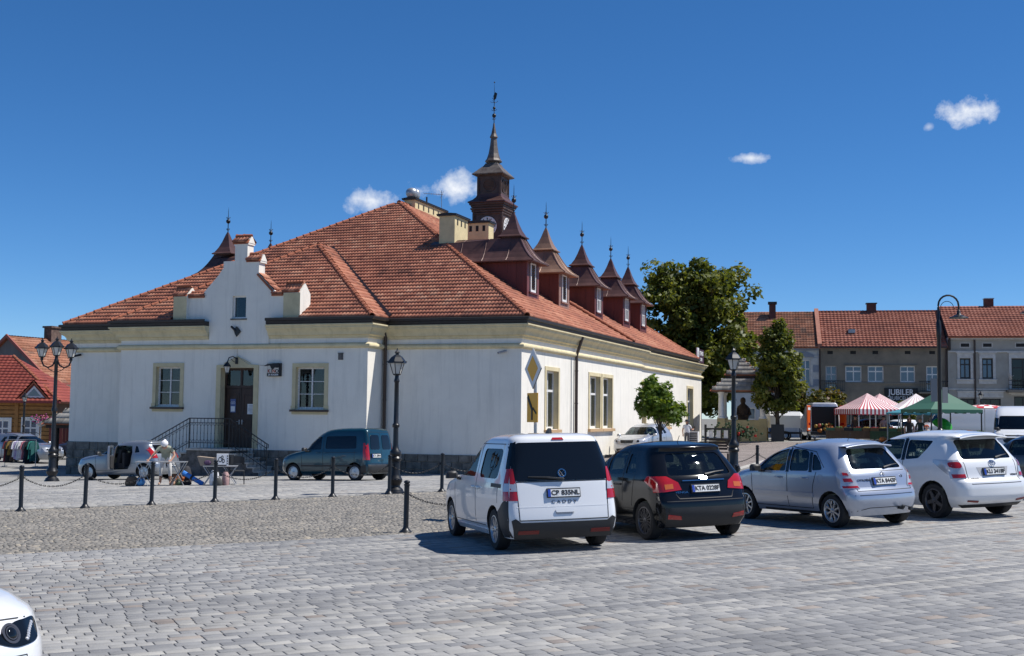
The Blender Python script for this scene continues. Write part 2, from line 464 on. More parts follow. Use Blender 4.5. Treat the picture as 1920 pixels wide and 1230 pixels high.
def sheet(name, a0, a1, n0, n1, step, dz, material, fn=an2w, rot=AN, org=(0, 0)):
    na, nnn = max(2, int((a1 - a0) / step)), max(2, int((n1 - n0) / step))
    A, N = np.meshgrid(np.linspace(a0, a1, na + 1), np.linspace(n0, n1, nnn + 1))
    x, y = fn(A, N)
    z = gza(x, y) + dz
    V = np.c_[A.ravel(), N.ravel(), z.ravel()]
    i = np.arange((na + 1) * (nnn + 1)).reshape(nnn + 1, na + 1)
    F = np.c_[i[:-1, :-1].ravel(), i[:-1, 1:].ravel(), i[1:, 1:].ravel(), i[1:, :-1].ravel()]
    o = numesh(name, V, F, material, kind='structure', smooth=True)
    o.location = (org[0], org[1], 0); o.rotation_euler = (0, 0, rot)
    return o
n1, n2 = 21.06, 31.45
far = sheet('ground', -1500, 1500, -1500, 1500, 30, -0.22, mat('far_ground_soil', (0.2, 0.19, 0.165), 0.95, var=0.3, vscale=0.2), fn=lambda a, n: (a, n), rot=0)
carpark = sheet('car_park_pavement', -45, 55, -45, n1, 1.0, -0.014, JOINT)
road = sheet('cobbled_road', -45, 75, n1, n2, 1.0, -0.018, JOINT)
plaza = sheet('plaza_pavement', -75, 110, n2, 130, 1.2, 0.0, PAVE_PLAZA)
square = sheet('sett_square', 0.12, 8.4, -6, 34.5, 1.0, 0.008, PAVE_SETT, fn=bw, rot=TH, org=(CX, CY))
band = sheet('stone_border_strip', 8.4, 8.8, -6, 34.5, 1.0, 0.012, mat('pale_border_stone', (0.44, 0.42, 0.38), 0.9, var=0.2, vscale=3), fn=bw, rot=TH, org=(CX, CY))

def stones(rows, rowh, lmin, lmax, gap, depth, inset, jit=0.0, rgap=None, tone_fn=None, bevel=True, rag=0.0, tilt=0.006):
    """rows: list of n values -> corner arrays for every stone inside the view wedge"""
    Q = []
    for n in rows:
        ym = None
        a = -22.0 - rng.random() * lmax
        # visible stretch of the row: |x| < 0.46 y + 1
        aa = np.arange(-30, 45, 0.5)
        X, Y = an2w(aa, np.full_like(aa, n))
        ok = (np.abs(X) < 0.58 * Y + 2.5) & (Y > 6.5)
        if not ok.any(): continue
        lo, hi = aa[ok].min() - 0.5, aa[ok].max() + 0.5
        k = int((hi - lo) / ((lmin + lmax) / 2)) + 4
        L = rng.uniform(lmin, lmax, k)
        s = lo + np.cumsum(L) - L - rng.random() * lmax
        keep = s < hi
        s, L = s[keep], L[keep]
        Q.append(np.c_[s, L, np.full(len(s), n)])
    Q = np.concatenate(Q)
    m = len(Q)
    a0 = Q[:, 0] + gap / 2; a1 = Q[:, 0] + Q[:, 1] - gap / 2
    b0 = Q[:, 2] + (rgap or gap) / 2; b1 = Q[:, 2] + rowh - (rgap or gap) / 2
    ca = np.stack([a0, a1, a1, a0], 1) + rng.uniform(-jit, jit, (m, 4)); cb = np.stack([b0, b0, b1, b1], 1) + rng.uniform(-jit, jit, (m, 4))
    mida, midb = ca.mean(1, keepdims=True), cb.mean(1, keepdims=True)
    ia = ca + np.sign(mida - ca) * inset; ib = cb + np.sign(midb - cb) * inset
    x, y = an2w(ca, cb); xi, yi = an2w(ia, ib)
    g = gza(x, y)
    h = rng.uniform(-tilt * .4, tilt * .4, (m, 1)) + rng.uniform(-tilt, tilt, (m, 1)) * np.array([[-1, 1, 1, -1]]) * .5 + rng.uniform(-tilt, tilt, (m, 1)) * np.array([[-1, -1, 1, 1]]) * .5
    bot = np.stack([x, y, g - depth], 2)
    sh = np.stack([x, y, g + h - inset * 0.7], 2)
    top = np.stack([xi, yi, g + h], 2)
    return bot, sh, top, mida[:, 0], midb[:, 0]
def stone_mesh(name, bot, sh, top, tone, material, parent, kind='stuff'):
    m = len(bot)
    V = np.concatenate([bot, sh, top], 1).reshape(-1, 3)
    base = (np.arange(m) * 12)[:, None]
    q = []
    for lo in (0, 4):
        for j in range(4):
            k = (j + 1) % 4
            q.append([lo + j, lo + k, lo + 4 + k, lo + 4 + j])
    q.append([8, 9, 10, 11])
    F = (base[:, :, None] + np.array(q)[None]).reshape(-1, 4)
    return numesh(name, V, F, material, parent, tone=np.repeat(tone, len(q)), kind=kind)
rows = np.arange(5.2, n1 - 0.02, 0.1655)
bot, sh, top, ma, mb_ = stones(rows, 0.1655, 0.16, 0.34, 0.012, 0.03, 0.004, jit=0.001, tilt=0.0015, rgap=0.010)
px_, py_ = an2w(ma, mb_)
rowtone = dict(zip(np.round(rows, 3), rng.normal(0, 0.17, len(rows))))
tone = np.clip(rng.normal(0.31, 0.105, len(ma)) + np.array([rowtone.get(round(float(v), 3), 0) for v in rows[np.clip(((mb_ - rows[0]) / 0.1655).astype(int), 0, len(rows) - 1)]])
               + 0.10 * np.sin(px_ * 0.35 + 1.2 * py_ * 0.2) + 0.08 * (px_ > -1), 0.12, 0.9)
warm = rng.random(len(ma)) < 0.05
tone[warm] = rng.uniform(0.88, 1.0, warm.sum())
infr = (np.abs(px_) < 0.405 * py_) & (py_ > 10.75)
order = np.argsort(np.where(infr, py_, 1e9))
near = order[:300]
rest = np.setdiff1d(np.arange(len(ma)), near)
def adopt(o, parent):
    o.parent = parent
    o.matrix_parent_inverse = parent.matrix_basis.inverted()
    return o
adopt(stone_mesh('paving_stones', bot[rest], sh[rest], top[rest], tone[rest], PAVER, None), carpark)
for i in near:
    adopt(stone_mesh('paver', bot[i:i+1], sh[i:i+1], top[i:i+1], tone[i:i+1], PAVER, None, kind=None), carpark)
rows = np.arange(n1 + 0.01, n2 - 0.05, 0.108)
bot, sh, top, ma, mb_ = stones(rows, 0.108, 0.075, 0.135, 0.013, 0.05, 0.013, jit=0.006, tilt=0.008)
edge = (mb_ < n1 + 0.25) | (mb_ > n2 - 0.3)
tone = np.clip(rng.normal(0.42, 0.24, len(ma)) + 0.25 * edge, 0, 1)
adopt(stone_mesh('sett_stones', bot, sh, top, tone, SETT, None), road)

rows = np.arange(n2 + 0.3, 47.0, 0.166)
bot, sh, top, ma, mb_ = stones(rows, 0.166, 0.2, 0.42, 0.008, 0.03, 0.005, jit=0.001, tilt=0.0015, rgap=0.014)
wx, wy = an2w(ma, mb_)
lx = (wx - CX) * UX + (wy - CY) * UY; ly = -(wx - CX) * UY + (wy - CY) * UX
ok = ~((lx > -23) & (ly > 0.3)) & ~((lx > -.2) & (lx < 9.2) & (ly > -6.5))
rt = rng.normal(0, .13, len(rows) + 2)
tone = np.clip(rng.normal(.52, .15, len(ma)) + rt[np.clip(((mb_ - rows[0]) / .166).astype(int), 0, len(rows))] + .1 * np.sin(wx * .4) * np.sin(wy * .5), .1, .9)
bot[:, :, 2] += .012; sh[:, :, 2] += .012; top[:, :, 2] += .012
adopt(stone_mesh('plaza_stones', bot[ok], sh[ok], top[ok], tone[ok], PAVER, None), plaza)
# ------------------------------------------------------------------ town hall (cinema) building, local frame: x right along the front, y back, z up
hall = thing('town_hall', (CX, CY, 0), TH, 'long white plastered hall with red tiled hip roof, clock turret and stepped entrance gable', 'building')
OUT = [(-22.4, 39.3), (-22.4, 0), (-18.45, 0), (-18.45, -1.5), (-6.2, -1.5), (-6.2, 0), (0, 0), (0, 20.4), (-0.3, 20.4), (-0.3, 39.3), (-22.4, 39.3)]
WB, WT = -1.6, 5.9
winL = (-16.52, -15.27, 2.36, 4.10)
winR = (-9.53, -8.17, 2.30, 4.06)
door = (-13.2, -11.56, 0.62, 4.04)
RW = [(3.17, 4.88, 1.55, 4.09), (9.85, 11.72, 1.55, 4.09), (12.2, 13.98, 1.55, 4.09)]
RW2 = [(21.0, 22.5, 1.55, 4.09), (24.9, 26.4, 1.55, 2.9), (27.3, 28.8, 1.55, 2.9), (34.35, 36.15, 1.55, 4.09)]
w = MB()
def rect(a, b, c, d): return [(a, c), (b, c), (b, d), (a, d)]
D0 = 0.45
w.prism(rect(-6.2, 0, WB, WT), 0, D0)
w.prism(rect(-18.45, -6.2, WB, WT), -1.5, -1.5 + 0.4, [rect(*winL), rect(*winR), rect(*door)], kh=1)
w.prism(rect(-22.4, -18.45, WB, WT), 0, D0)
w.box(-6.6, -6.2, -1.1, 0.2, WB, WT); w.box(-18.45, -18.05, -1.1, 0.2, WB, WT)
w.prism(rect(D0, 20.4, WB, WT), 0, -0.4, [rect(*q) for q in RW], kh=1, axis='x')
w.prism(rect(20.4, 39.3, WB, WT), -0.3, -0.7, [rect(*q) for q in RW2], kh=1, axis='x')
w.prism(rect(D0, 39.3, WB, WT), -22.4, -22.0, axis='x')
w.box(-22.0, -0.7, 38.9, 39.3, WB, WT)
w.build('wall', [PLASTER, TRIM], hall)
# rooms behind the windows: dark boxes
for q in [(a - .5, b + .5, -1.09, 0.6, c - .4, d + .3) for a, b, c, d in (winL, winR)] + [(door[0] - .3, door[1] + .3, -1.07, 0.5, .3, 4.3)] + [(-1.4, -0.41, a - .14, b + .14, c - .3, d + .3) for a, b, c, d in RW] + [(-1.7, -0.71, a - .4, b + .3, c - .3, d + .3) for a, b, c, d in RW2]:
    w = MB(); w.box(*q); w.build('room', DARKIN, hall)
# plinth of separate stone blocks
def blocks(T, length, z0, z1, rows_, lo=0.42, hi=0.8, skip=None):
    hgt = (z1 - z0) / rows_
    for r in range(rows_):
        x = 0.0 if r % 2 == 0 else -0.3
        while x < length - 0.05:
            L = random.uniform(lo, hi)
            a, b = max(x, 0), min(x + L, length)
            x += L
            if b - a < 0.08 or (skip and skip[0] < (a + b) / 2 < skip[1]): continue
            mb = MB(T)
            d = random.uniform(0.05, 0.085)
            zt = z0 + (r + 1) * hgt - .012
            mb.rings([[(a+.008,0.1,z0+r*hgt),(b-.008,0.1,z0+r*hgt),(b-.008,0.1,zt),(a+.008,0.1,zt)],
                      [(a+.008,-d+.02,z0+r*hgt),(b-.008,-d+.02,z0+r*hgt),(b-.008,-d+.02,zt),(a+.008,-d+.02,zt)],
                      [(a+.03,-d,z0+r*hgt+.02),(b-.03,-d,z0+r*hgt+.02),(b-.03,-d,zt-.02),(a+.03,-d,zt-.02)]], cap1=True)
            mb.build('plinth_stone', PLINTH, hall)
blocks(frame((-6.2, 0, 0), (1, 0, 0)), 6.26, -0.78, 0.49, 4)
blocks(frame((-18.45, -1.5, 0), (1, 0, 0)), 12.25, -0.8, 0.57, 4, skip=(3.2, 7.0))
blocks(frame((-22.46, 0, 0), (1, 0, 0)), 4.0, -1.2, 0.72, 5)
blocks(frame((-6.2, -1.5, 0), (0, 1, 0)), 1.5, -0.78, 0.57, 4)
blocks(frame((0, -.06, 0), (0, 1, 0)), 20.4, -0.6, 0.22, 2, 0.6, 1.1)
blocks(frame((-.3, 20.4, 0), (0, 1, 0)), 18.9, -0.4, 0.3, 2, 0.7, 1.2)

# mouldings swept round the outline
bandp = [(-.02, 4.84), (.03, 4.87), (.10, 4.885), (.135, 4.93), (.14, 4.99), (.11, 5.04), (.04, 5.075), (-.02, 5.08)]
corn = [(-.02, 5.27), (.06, 5.29), (.075, 5.36), (.12, 5.40), (.17, 5.41), (.18, 5.50), (.24, 5.60), (.33, 5.66), (.36, 5.70), (.36, 5.76), (.42, 5.80), (.42, 5.85), (-.02, 5.86)]
gut = [(-.02, 5.862), (.34, 5.862), (.36, 5.90), (.36, 6.00), (.44, 6.02), (.45, 6.12), (.40, 6.14), (.40, 6.05), (-.02, 6.05)]
full = OUT[:10] + [(-10, 39.3)]
m_ = MB(); m_.sweep(full, bandp); m_.build('string_moulding', TRIM, hall, smooth=40)
for nm, prof, mt in (('cornice', corn, TRIM), ('gutter', gut, DARKMETAL)):
    m_ = MB()
    m_.sweep([(-22.4, 39.3), (-22.4, 0), (-18.45, 0), (-18.45, -1.5), (-13.85, -1.5)], prof)
    m_.build(nm, mt, hall, smooth=35)
    m_ = MB()
    end = [(0, 0), (0, 20.4), (-0.3, 20.4), (-0.3, 39.3), (-10, 39.3)] if nm == 'cornice' else [(0, 0), (0, 20.4), (-0.3, 20.4), (-0.3, 36.6)]
    m_.sweep([(-10.85, -1.5), (-6.2, -1.5), (-6.2, 0)] + end, prof)
    m_.build(nm, mt, hall, smooth=35)
m_ = MB(); m_.box(-21.5, -0.5, 36.9, 39.2, 5.86, 5.92); m_.build('flat_roof', DARKMETAL, hall)

# ---- roofs
def tile_plane(name, poly, parent, cw=0.16, ch=0.355, material=TILE, lift=0.056, amp=0.03, shade=0.0):
    P = [Vector(p) for p in poly]
    u = (P[1] - P[0]).normalized()
    nrm = Vector((0, 0, 0))
    for i in range(len(P)):
        a, b = P[i], P[(i + 1) % len(P)]
        nrm += a.cross(b)
    nrm.normalize()
    if nrm.z < 0: nrm = -nrm
    v = nrm.cross(u).normalized()
    if v.z < 0: v = -v
    q = np.array([[(p - P[0]).dot(u), (p - P[0]).dot(v)] for p in P])
    base = MB(); base.poly([p - nrm * 0.03 for p in P]); base.poly([p - nrm * 0.10 for p in P][::-1])
    for i in range(len(P)):
        a, b = P[i], P[(i + 1) % len(P)]
        base.poly([a - nrm * .03, a - nrm * .10, b - nrm * .10, b - nrm * .03])
    base.build(name + '_deck', RIDGE, parent)
    S = 5
    du = cw / S
    us = np.arange(math.floor(q[:, 0].min() / cw) * cw, q[:, 0].max() + cw, du)
    vs = np.arange(0, q[:, 1].max() + ch, ch)
    ph = np.arange(len(us)) % S / S
    prof = amp * (0.5 + 0.5 * np.cos(2 * np.pi * ph)) ** 0.8
    nu, nv = len(us), len(vs)
    lo_h = prof + lift; hi_h = prof + 0.008
    VV = []
    for j in range(nv):
        for hh, vv in ((0 * prof, vs[j]), (lo_h, vs[j]), (hi_h, vs[j] + ch)):
            VV.append(np.c_[us, np.full(nu, vv), hh])
    VV = np.concatenate(VV)
    cu, cv = us[:-1] + du / 2, vs + ch / 2
    CU, CV = np.meshgrid(cu, cv)
    ins = np.zeros(CU.shape, bool)
    xs, ys = q[:, 0], q[:, 1]
    j = len(xs) - 1
    for i in range(len(xs)):
        c = ((ys[i] > CV) != (ys[j] > CV)) & (CU < (xs[j] - xs[i]) * (CV - ys[i]) / (ys[j] - ys[i] + 1e-12) + xs[i])
        ins ^= c
        j = i
    jj, ii = np.nonzero(ins)
    b0 = jj * 3 * nu
    F = np.concatenate([np.c_[b0 + ii, b0 + ii + 1, b0 + nu + ii + 1, b0 + nu + ii],
                        np.c_[b0 + nu + ii, b0 + nu + ii + 1, b0 + 2 * nu + ii + 1, b0 + 2 * nu + ii]])
    tid = jj * 4001 + (us[ii] / (cw * 1.999)).astype(int)
    rnd = (np.sin(tid * 12.9898) * 43758.5453) % 1.0
    patch = 0.22 * np.sin(us[ii] * 0.55 + jj * 0.21) * np.sin(jj * 0.33 - us[ii] * 0.2)
    tone = np.clip(0.52 + 0.55 * (rnd - 0.5) * np.abs(rnd - 0.5) * 2.2 + 0.18 * (rnd - .5) + patch + shade, 0, 1)
    used, inv = np.unique(F, return_inverse=True)
    F = inv.reshape(F.shape)
    VV = VV[used]
    W = np.array(P[0])[None] + VV[:, :1] * np.array(u)[None] + VV[:, 1:2] * np.array(v)[None] + VV[:, 2:] * np.array(nrm)[None]
    return numesh(name, W, F, material, parent, tone=np.concatenate([tone, tone]), kind='stuff')
RT = None
def ridge_tiles(a, b, parent, L=0.38, r=0.125, material=RIDGE):
    """row of overlapping half-round tiles from a up to b"""
    global RT
    if RT is None:
        mb = MB()
        rs = []
        for x, rr in ((0, 1.12), (0.06, 1.14), (0.062, 1.0), (1.12, 0.84)):
            rs.append([(x, rr * math.cos(t) , rr * math.sin(t) - 0.35) for t in [R(-25 + 230 * i / 9) for i in range(10)]])
        rs2 = rs + [[(p[0], p[1] * .8, (p[2] + .35) * .8 - .35) for p in r_] for r_ in rs[::-1]]
        mb.rings(rs2 + [rs2[0]], closed=True)
        o = mb.build('ridge_tile', material, None, smooth=50)
        RT = o.data
        bpy.data.objects.remove(o)
    a, b = Vector(a), Vector(b)
    d = (b - a); n = max(1, int(d.length / L)); d.normalize()
    y = Vector((0, 0, 1)).cross(d).normalized(); z = d.cross(y)
    for i in range(n):
        p = a + d * (i * L)
        o = link('ridge_tile', RT, parent)
        k = random.uniform(0.94, 1.06)
        jit = random.uniform(-.03, .03)
        yy = (y + z * jit).normalized(); zz = d.cross(yy)
        o.matrix_local = Matrix(((d.x*L, yy.x*r*k, zz.x*r*k, p.x), (d.y*L, yy.y*r*k, zz.y*r*k, p.y), (d.z*L, yy.z*r*k, zz.z*r*k, p.z), (0, 0, 0, 1)))
FR, FL_ = (.32, -.30, 6.16), (-22.72, -.30, 6.16)
BR, BL = (.02, 36.7, 6.16), (-22.72, 36.7, 6.16)
A1, A2 = (-11.2, 11.8, 13.41), (-11.2, 30.7, 13.41)
CAPX = (-12.35, 5.2, 10.25); CR, CLf = (-5.88, -1.82, 6.14), (-18.8, -1.82, 6.14)
mrise = (13.41 - 6.16) / 12.1
CRB = (-12.35, (10.22 - 6.16) / mrise - .3, 10.22)
VR, VL = (-5.88, -.3, 6.16), (-18.8, -.3, 6.16)
tile_plane('front_roof_tiles', [FL_, FR, A1], hall)
tile_plane('side_roof_tiles', [FR, BR, A2, A1], hall)
tile_plane('side_roof_tiles', [BL, FL_, A1, A2], hall)
tile_plane('rear_roof_tiles', [BR, BL, A2], hall)
def pz(y): return 6.14 + (10.25 - 6.14) / (5.2 + 1.82) * (y + 1.82)
tile_plane('porch_roof_tiles', [CLf, (-15.62, -1.82, 6.14), (-15.62, -1.02, pz(-1.02)), (-9.28, -1.02, pz(-1.02)), (-9.28, -1.82, 6.14), CR, CAPX], hall)
tile_plane('porch_side_tiles', [CR, VR, CRB, CAPX], hall)
tile_plane('porch_side_tiles', [VL, CLf, CAPX, CRB], hall)
for a, b in ((FL_, A1), (FR, A1), (CLf, CAPX), (CR, CAPX), (CAPX, CRB), (A1, A2), (BR, A2), ((.3, 17.6, 6.2), (-2.9, 15.55, 8.27))):
    a = Vector(a) + Vector((0, 0, .05)); b = Vector(b) + Vector((0, 0, .05))
    ridge_tiles(a, b, hall)
m_ = MB(); m_.tube([Vector(VR) + Vector((.1, .05, .07)), Vector(CRB) + Vector((.1, .05, .07))], 0.11, 4); m_.build('valley_gutter', DARKMETAL, hall)

# ---- entrance gable
gz0 = 5.6
outer = [(-15.0, gz0), (-13.83, gz0), (-13.83, 4.9), (-10.87, 4.9), (-10.87, gz0), (-9.75, gz0), (-9.75, 7.18), (-10.45, 7.18), (-10.75, 7.42), (-11.43, 8.08), (-11.43, 8.62), (-12.02, 8.62), (-12.02, 9.42), (-12.64, 9.42),
         (-12.64, 8.66), (-13.2, 8.66), (-13.2, 8.38), (-13.45, 8.05), (-14.15, 7.34), (-14.15, 7.16), (-15.0, 7.16)]
ow = (-12.70, -12.02, 6.16, 7.14)
g = MB()
g.prism(outer, -1.56, -1.08, [rect(*ow)])
g.build('entrance_gable', PLASTER, hall)
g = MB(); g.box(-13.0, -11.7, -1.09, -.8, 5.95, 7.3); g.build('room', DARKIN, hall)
for x0, x1, zt in ((-15.6, -14.92, 7.16), (-10.1, -9.3, 7.2)):
    g = MB(); g.prism([(-1.72, 5.98), (-0.85, 5.98), (-.85, zt), (-1.28, zt + .42), (-1.72, zt)], x0, x1, axis='x')
    for i, f in enumerate(g.f):
        if all(abs(g.v[j].y + 1.72) < .01 for j in f): g.k[i] = 1
    g.build('gable_pier', [PLASTER, BEIGE], hall)
def cap(x0, x1, zt, yc=-1.3, hd=0.34, rise=0.30):
    """little two-sided clay tile cap with a ridge along x"""
    tile_plane('gable_cap_tiles', [(x0, yc - hd, zt), (x1, yc - hd, zt), (x1, yc, zt + rise), (x0, yc, zt + rise)], hall, cw=0.15, ch=0.36)
    tile_plane('gable_cap_tiles', [(x1, yc + hd, zt), (x0, yc + hd, zt), (x0, yc, zt + rise), (x1, yc, zt + rise)], hall, cw=0.15, ch=0.36)
    ridge_tiles((x0, yc, zt + rise + .03), (x1, yc, zt + rise + .03), hall, L=0.36, r=.10)
    g = MB(); g.prism([(yc - hd * .75, zt - .02), (yc + hd * .75, zt - .02), (yc + .04, zt + rise - .03), (yc - .04, zt + rise - .03)], x1 - .12, x1 + .015, axis='x')
    g.box(x0 + .05, x1, yc - hd * .8, yc + hd * .75, zt - .1, zt - .02)
    g.build('gable_cap_end', PLASTER, hall)
cap(-12.74, -11.98, 9.46); cap(-12.05, -11.36, 8.66)
cap(-15.66, -14.95, 7.2, yc=-1.32, hd=.42, rise=.34); cap(-10.16, -9.36, 7.24, yc=-1.32, hd=.42, rise=.34)
cap(-14.9, -14.1, 7.18, yc=-1.32, hd=.34, rise=.16); cap(-10.75, -10.2, 7.18, yc=-1.32, hd=.34, rise=.16)
tile_plane('gable_cap_tiles', [(-10.68, -1.62, 7.36), (-10.68, -1.0, 7.36), (-11.44, -1.0, 8.1), (-11.44, -1.62, 8.1)], hall, cw=0.15, ch=.36)

# ---- windows: T maps (x along wall, y outward, z up) of the opening's lower left corner into the hall's frame
def window(parent, T, w_, h_, cols=2, bars=(), depth=0.17, fw=0.075, paint=WHITEPAINT, glass=GLASS, cur=None, mid=None, name='window', pane=True):
    f = MB(T)
    d0, d1 = -depth, -depth - .06
    f.prism(rect(0, w_, 0, h_), d0, d1, [rect(fw + i * ((w_ - 2*fw) / cols) + (fw*.45 if i else 0), fw + (i + 1) * ((w_ - 2*fw) / cols) - (fw*.45 if i < cols - 1 else 0), fw * 1.2, h_ - fw) for i in range(cols)])
    for c in range(cols):
        x0 = fw + c * ((w_ - 2*fw) / cols); x1 = fw + (c + 1) * ((w_ - 2*fw) / cols)
        for b, t in bars: f.box(x0, x1, d0 - .045, d0 - .012, b * h_ - t / 2, b * h_ + t / 2)
    o = f.build(name, paint, parent)
    if pane:
        zs = [fw * .5] + [b * h_ for b, t in bars] + [h_ - fw * .5]
        for c in range(cols):
            x0 = fw + c * ((w_ - 2*fw) / cols); x1 = fw + (c + 1) * ((w_ - 2*fw) / cols)
            for z0, z1 in zip(zs, zs[1:]):
                p = MB(T); p.box(x0, x1, d1 + .018, d1 + .024, z0, z1); p.build('pane', glass, o)
    if cur:
        p = MB(T)
        n = 14
        for sgn in (0, 1):
            xs = [(.05 + .46 * i / n) * w_ + (sgn * .44 * w_) for i in range(n + 1)]
            p.rings([[(x, d1 - .10 - .03 * math.sin(i * 1.9 + sgn), z) for i, x in enumerate(xs)] for z in (0.02, h_)], closed=False)
        p.build('curtain', cur, o)
    return o
def surround(parent, T, w_, h_, b=0.165, proud=0.045, sill=True, material=BEIGE, apron=True):
    s = MB(T)
    s.prism([(-b, -.02), (-b, h_ + b), (w_ + b, h_ + b), (w_ + b, -.02), (w_, -.02), (w_, h_), (0, h_), (0, -.02)], proud, -.02)
    if apron:
        s.box(-b, w_ + b, -.02, proud * .8, -.22, -.11)
        s.box(-b - .03, 0, -.02, proud + .02, -.02, .14); s.box(w_, w_ + b + .03, -.02, proud + .02, -.02, .14)
    s.build('window_surround', material, parent)
    if sill:
        s = MB(T); s.box(-b - .05, w_ + b + .05, -.22, proud + .1, -.085, -.022); s.box(-b - .05, w_ + b + .05, -.0, proud + .1, -.11, -.088); s.build('window_sill', material if not apron else PIPE, parent)
def TF(x, z, y=-1.5): return Matrix.Translation((x, y, z)) @ Matrix.Diagonal((1, -1, 1, 1))
def TR(y, z, x=0.0): return Matrix(((0, 1, 0, x), (1, 0, 0, y), (0, 0, 1, z), (0, 0, 0, 1)))
for (a, b, c, d), cu in ((winL, CURTAIN), (winR, None)):
    T = TF(a, c)
    o = window(hall, T, b - a, d - c, 2, ((.36, .03), (.66, .03)), paint=OLDPAINT, cur=cu)
    surround(hall, T, b - a, d - c)
    if cu is None:
        m_ = MB(T); m_.box(.25, 1.1, -.5, -.48, .2, 1.1); m_.tube([(.2, -.4, 1.0), (.62, -.4, .62)], .02, 5); m_.box(.8, 1.1, -.42, -.4, .75, 1.2)
        m_.build('shelf', mat('ochre_shelf', (0.3, 0.17, 0.05), 0.8, var=.5, vscale=6), o)
T = TF(ow[0], ow[2], -1.56)
window(hall, T, .68, .98, 1, (), depth=.12, fw=.06)
s = MB(T); s.box(-.06, .74, -.02, .05, -.06, 0); s.build('window_sill', PLINTH, hall)
for q, x in [(q, 0.0) for q in RW] + [(q, -0.3) for q in RW2]:
    a, b, c, d = q
    T = TR(a, c, x)
    wd = window(hall, T, b - a, d - c, 2, ((.66, .10),) if d > 3 else (), depth=.20, fw=.09, cur=mat('pale_net_curtain', (0.5, 0.49, 0.46), .9))
    s = MB(T); bb = .17; h_ = d - c; w_ = b - a
    s.prism([(-bb, -.02), (-bb, h_ + bb), (w_ + bb, h_ + bb), (w_ + bb, -.02), (w_, -.02), (w_, h_), (0, h_), (0, -.02)], .04, -.02)
    s.build('window_surround', TRIM, hall)
    s = MB(T); s.box(-bb - .05, w_ + bb + .05, -.2, .14, -.16, -.022); s.build('window_sill', mat('tan_sill', (0.5, 0.33, 0.18), .8), hall)

# ---- doorway
T = TF(door[0], door[2]); dw, dh = door[1] - door[0], door[3] - door[2]
s = MB(T)
bb = .19
s.prism([(-bb - .03, 0), (-bb - .03, dh + .12), (dw * .16, dh + .16), (dw / 2, dh + .46), (dw * .84, dh + .16), (dw + bb + .03, dh + .12), (dw + bb + .03, 0), (dw, 0), (dw, dh), (0, dh), (0, 0)], .06, -.02)
s.tube([(dw * .1, .06, dh + .19), (dw / 2, .075, dh + .49), (dw * .9, .06, dh + .19)], .02, 5)
s.build('door_surround', BEIGE, hall)
dz = 2.55
df = MB(T)
df.prism(rect(0, dw, 0, dh), -.30, -.36, [rect(.1, dw / 2 - .05, dz + .12, dh - .1), rect(dw / 2 + .05, dw - .1, dz + .12, dh - .1), rect(.07, dw - .07, 0.02, dz)])
o = df.build('door_frame', WOODDOOR, hall)
for a, b in ((.1, dw / 2 - .05), (dw / 2 + .05, dw - .1)):
    p = MB(T); p.box(a, b, -.34, -.334, dz + .12, dh - .1); p.build('pane', GLASS, o)
for a, b in ((.075, dw / 2 - .006), (dw / 2 + .006, dw - .075)):
    p = MB(T); p.box(a, b, -.37, -.33, .03, dz - .01)
    for z0, z1 in ((.15, .75), (.85, 1.25), (1.4, 2.35)):
        p.prism(rect(a + .1, b - .1, z0, z1), -.33, -.315, [rect(a + .15, b - .15, z0 + .05, z1 - .05)])
        p.bbox(a + .19, b - .19, -.34, -.318, z0 + .09, z1 - .09, .008)
    lf = p.build('door_leaf', WOODDOOR, hall)
    p = MB(T); x = dw / 2 + (-.07 if a < .5 else .07)
    p.box(x - .02, x + .02, -.33, -.31, 1.0, 1.2); p.tube([(x, -.32, 1.12), (x, -.26, 1.12), (x + (-.1 if a < .5 else .1), -.26, 1.12)], .011, 6); p.build('door_handle', STEEL, lf)
# downpipes
for pts, r_ in (([(-6.05, -.35, 5.8), (-6.05, -.33, 5.6), (-6.06, -.14, 5.35), (-6.06, -.14, -.5)], .075), ([(.40, 7.35, 5.8), (.16, 7.35, 5.1), (.11, 7.35, 4.8), (.11, 7.35, -.4)], .075), ([(.05, 6.75, 4.8), (.05, 6.75, -.3)], .022), ([(-.2, 38.8, 4.7), (-.2, 38.8, -.1)], .02)):
    p = MB(); p.tube(pts, r_, 8)
    if r_ > .05:
        for z in (4.2, 2.7, 1.0): p.lathe([(r_ + .015, 0), (r_ + .015, .04)], 8, c=(pts[-1][0], pts[-1][1], z))
    p.build('downpipe', PIPE if r_ > .05 else STEEL, hall, smooth=40)
p = MB(); p.box(-7.55, -7.33, -1.53, -1.49, 4.36, 4.62); p.box(-7.57, -7.31, -1.535, -1.5, 4.62, 4.65); p.build('wall_vent', STUCCO, hall)
p = MB(); p.tube([(-12.42, -1.53, 6.1), (-12.42, -1.53, 4.5)], .006, 4); p.tube([(-11.3, -1.53, 4.15), (-10.95, -1.53, 4.13), (-10.6, -1.53, 4.13)], .006, 4); p.build('cable', PIPE, hall)
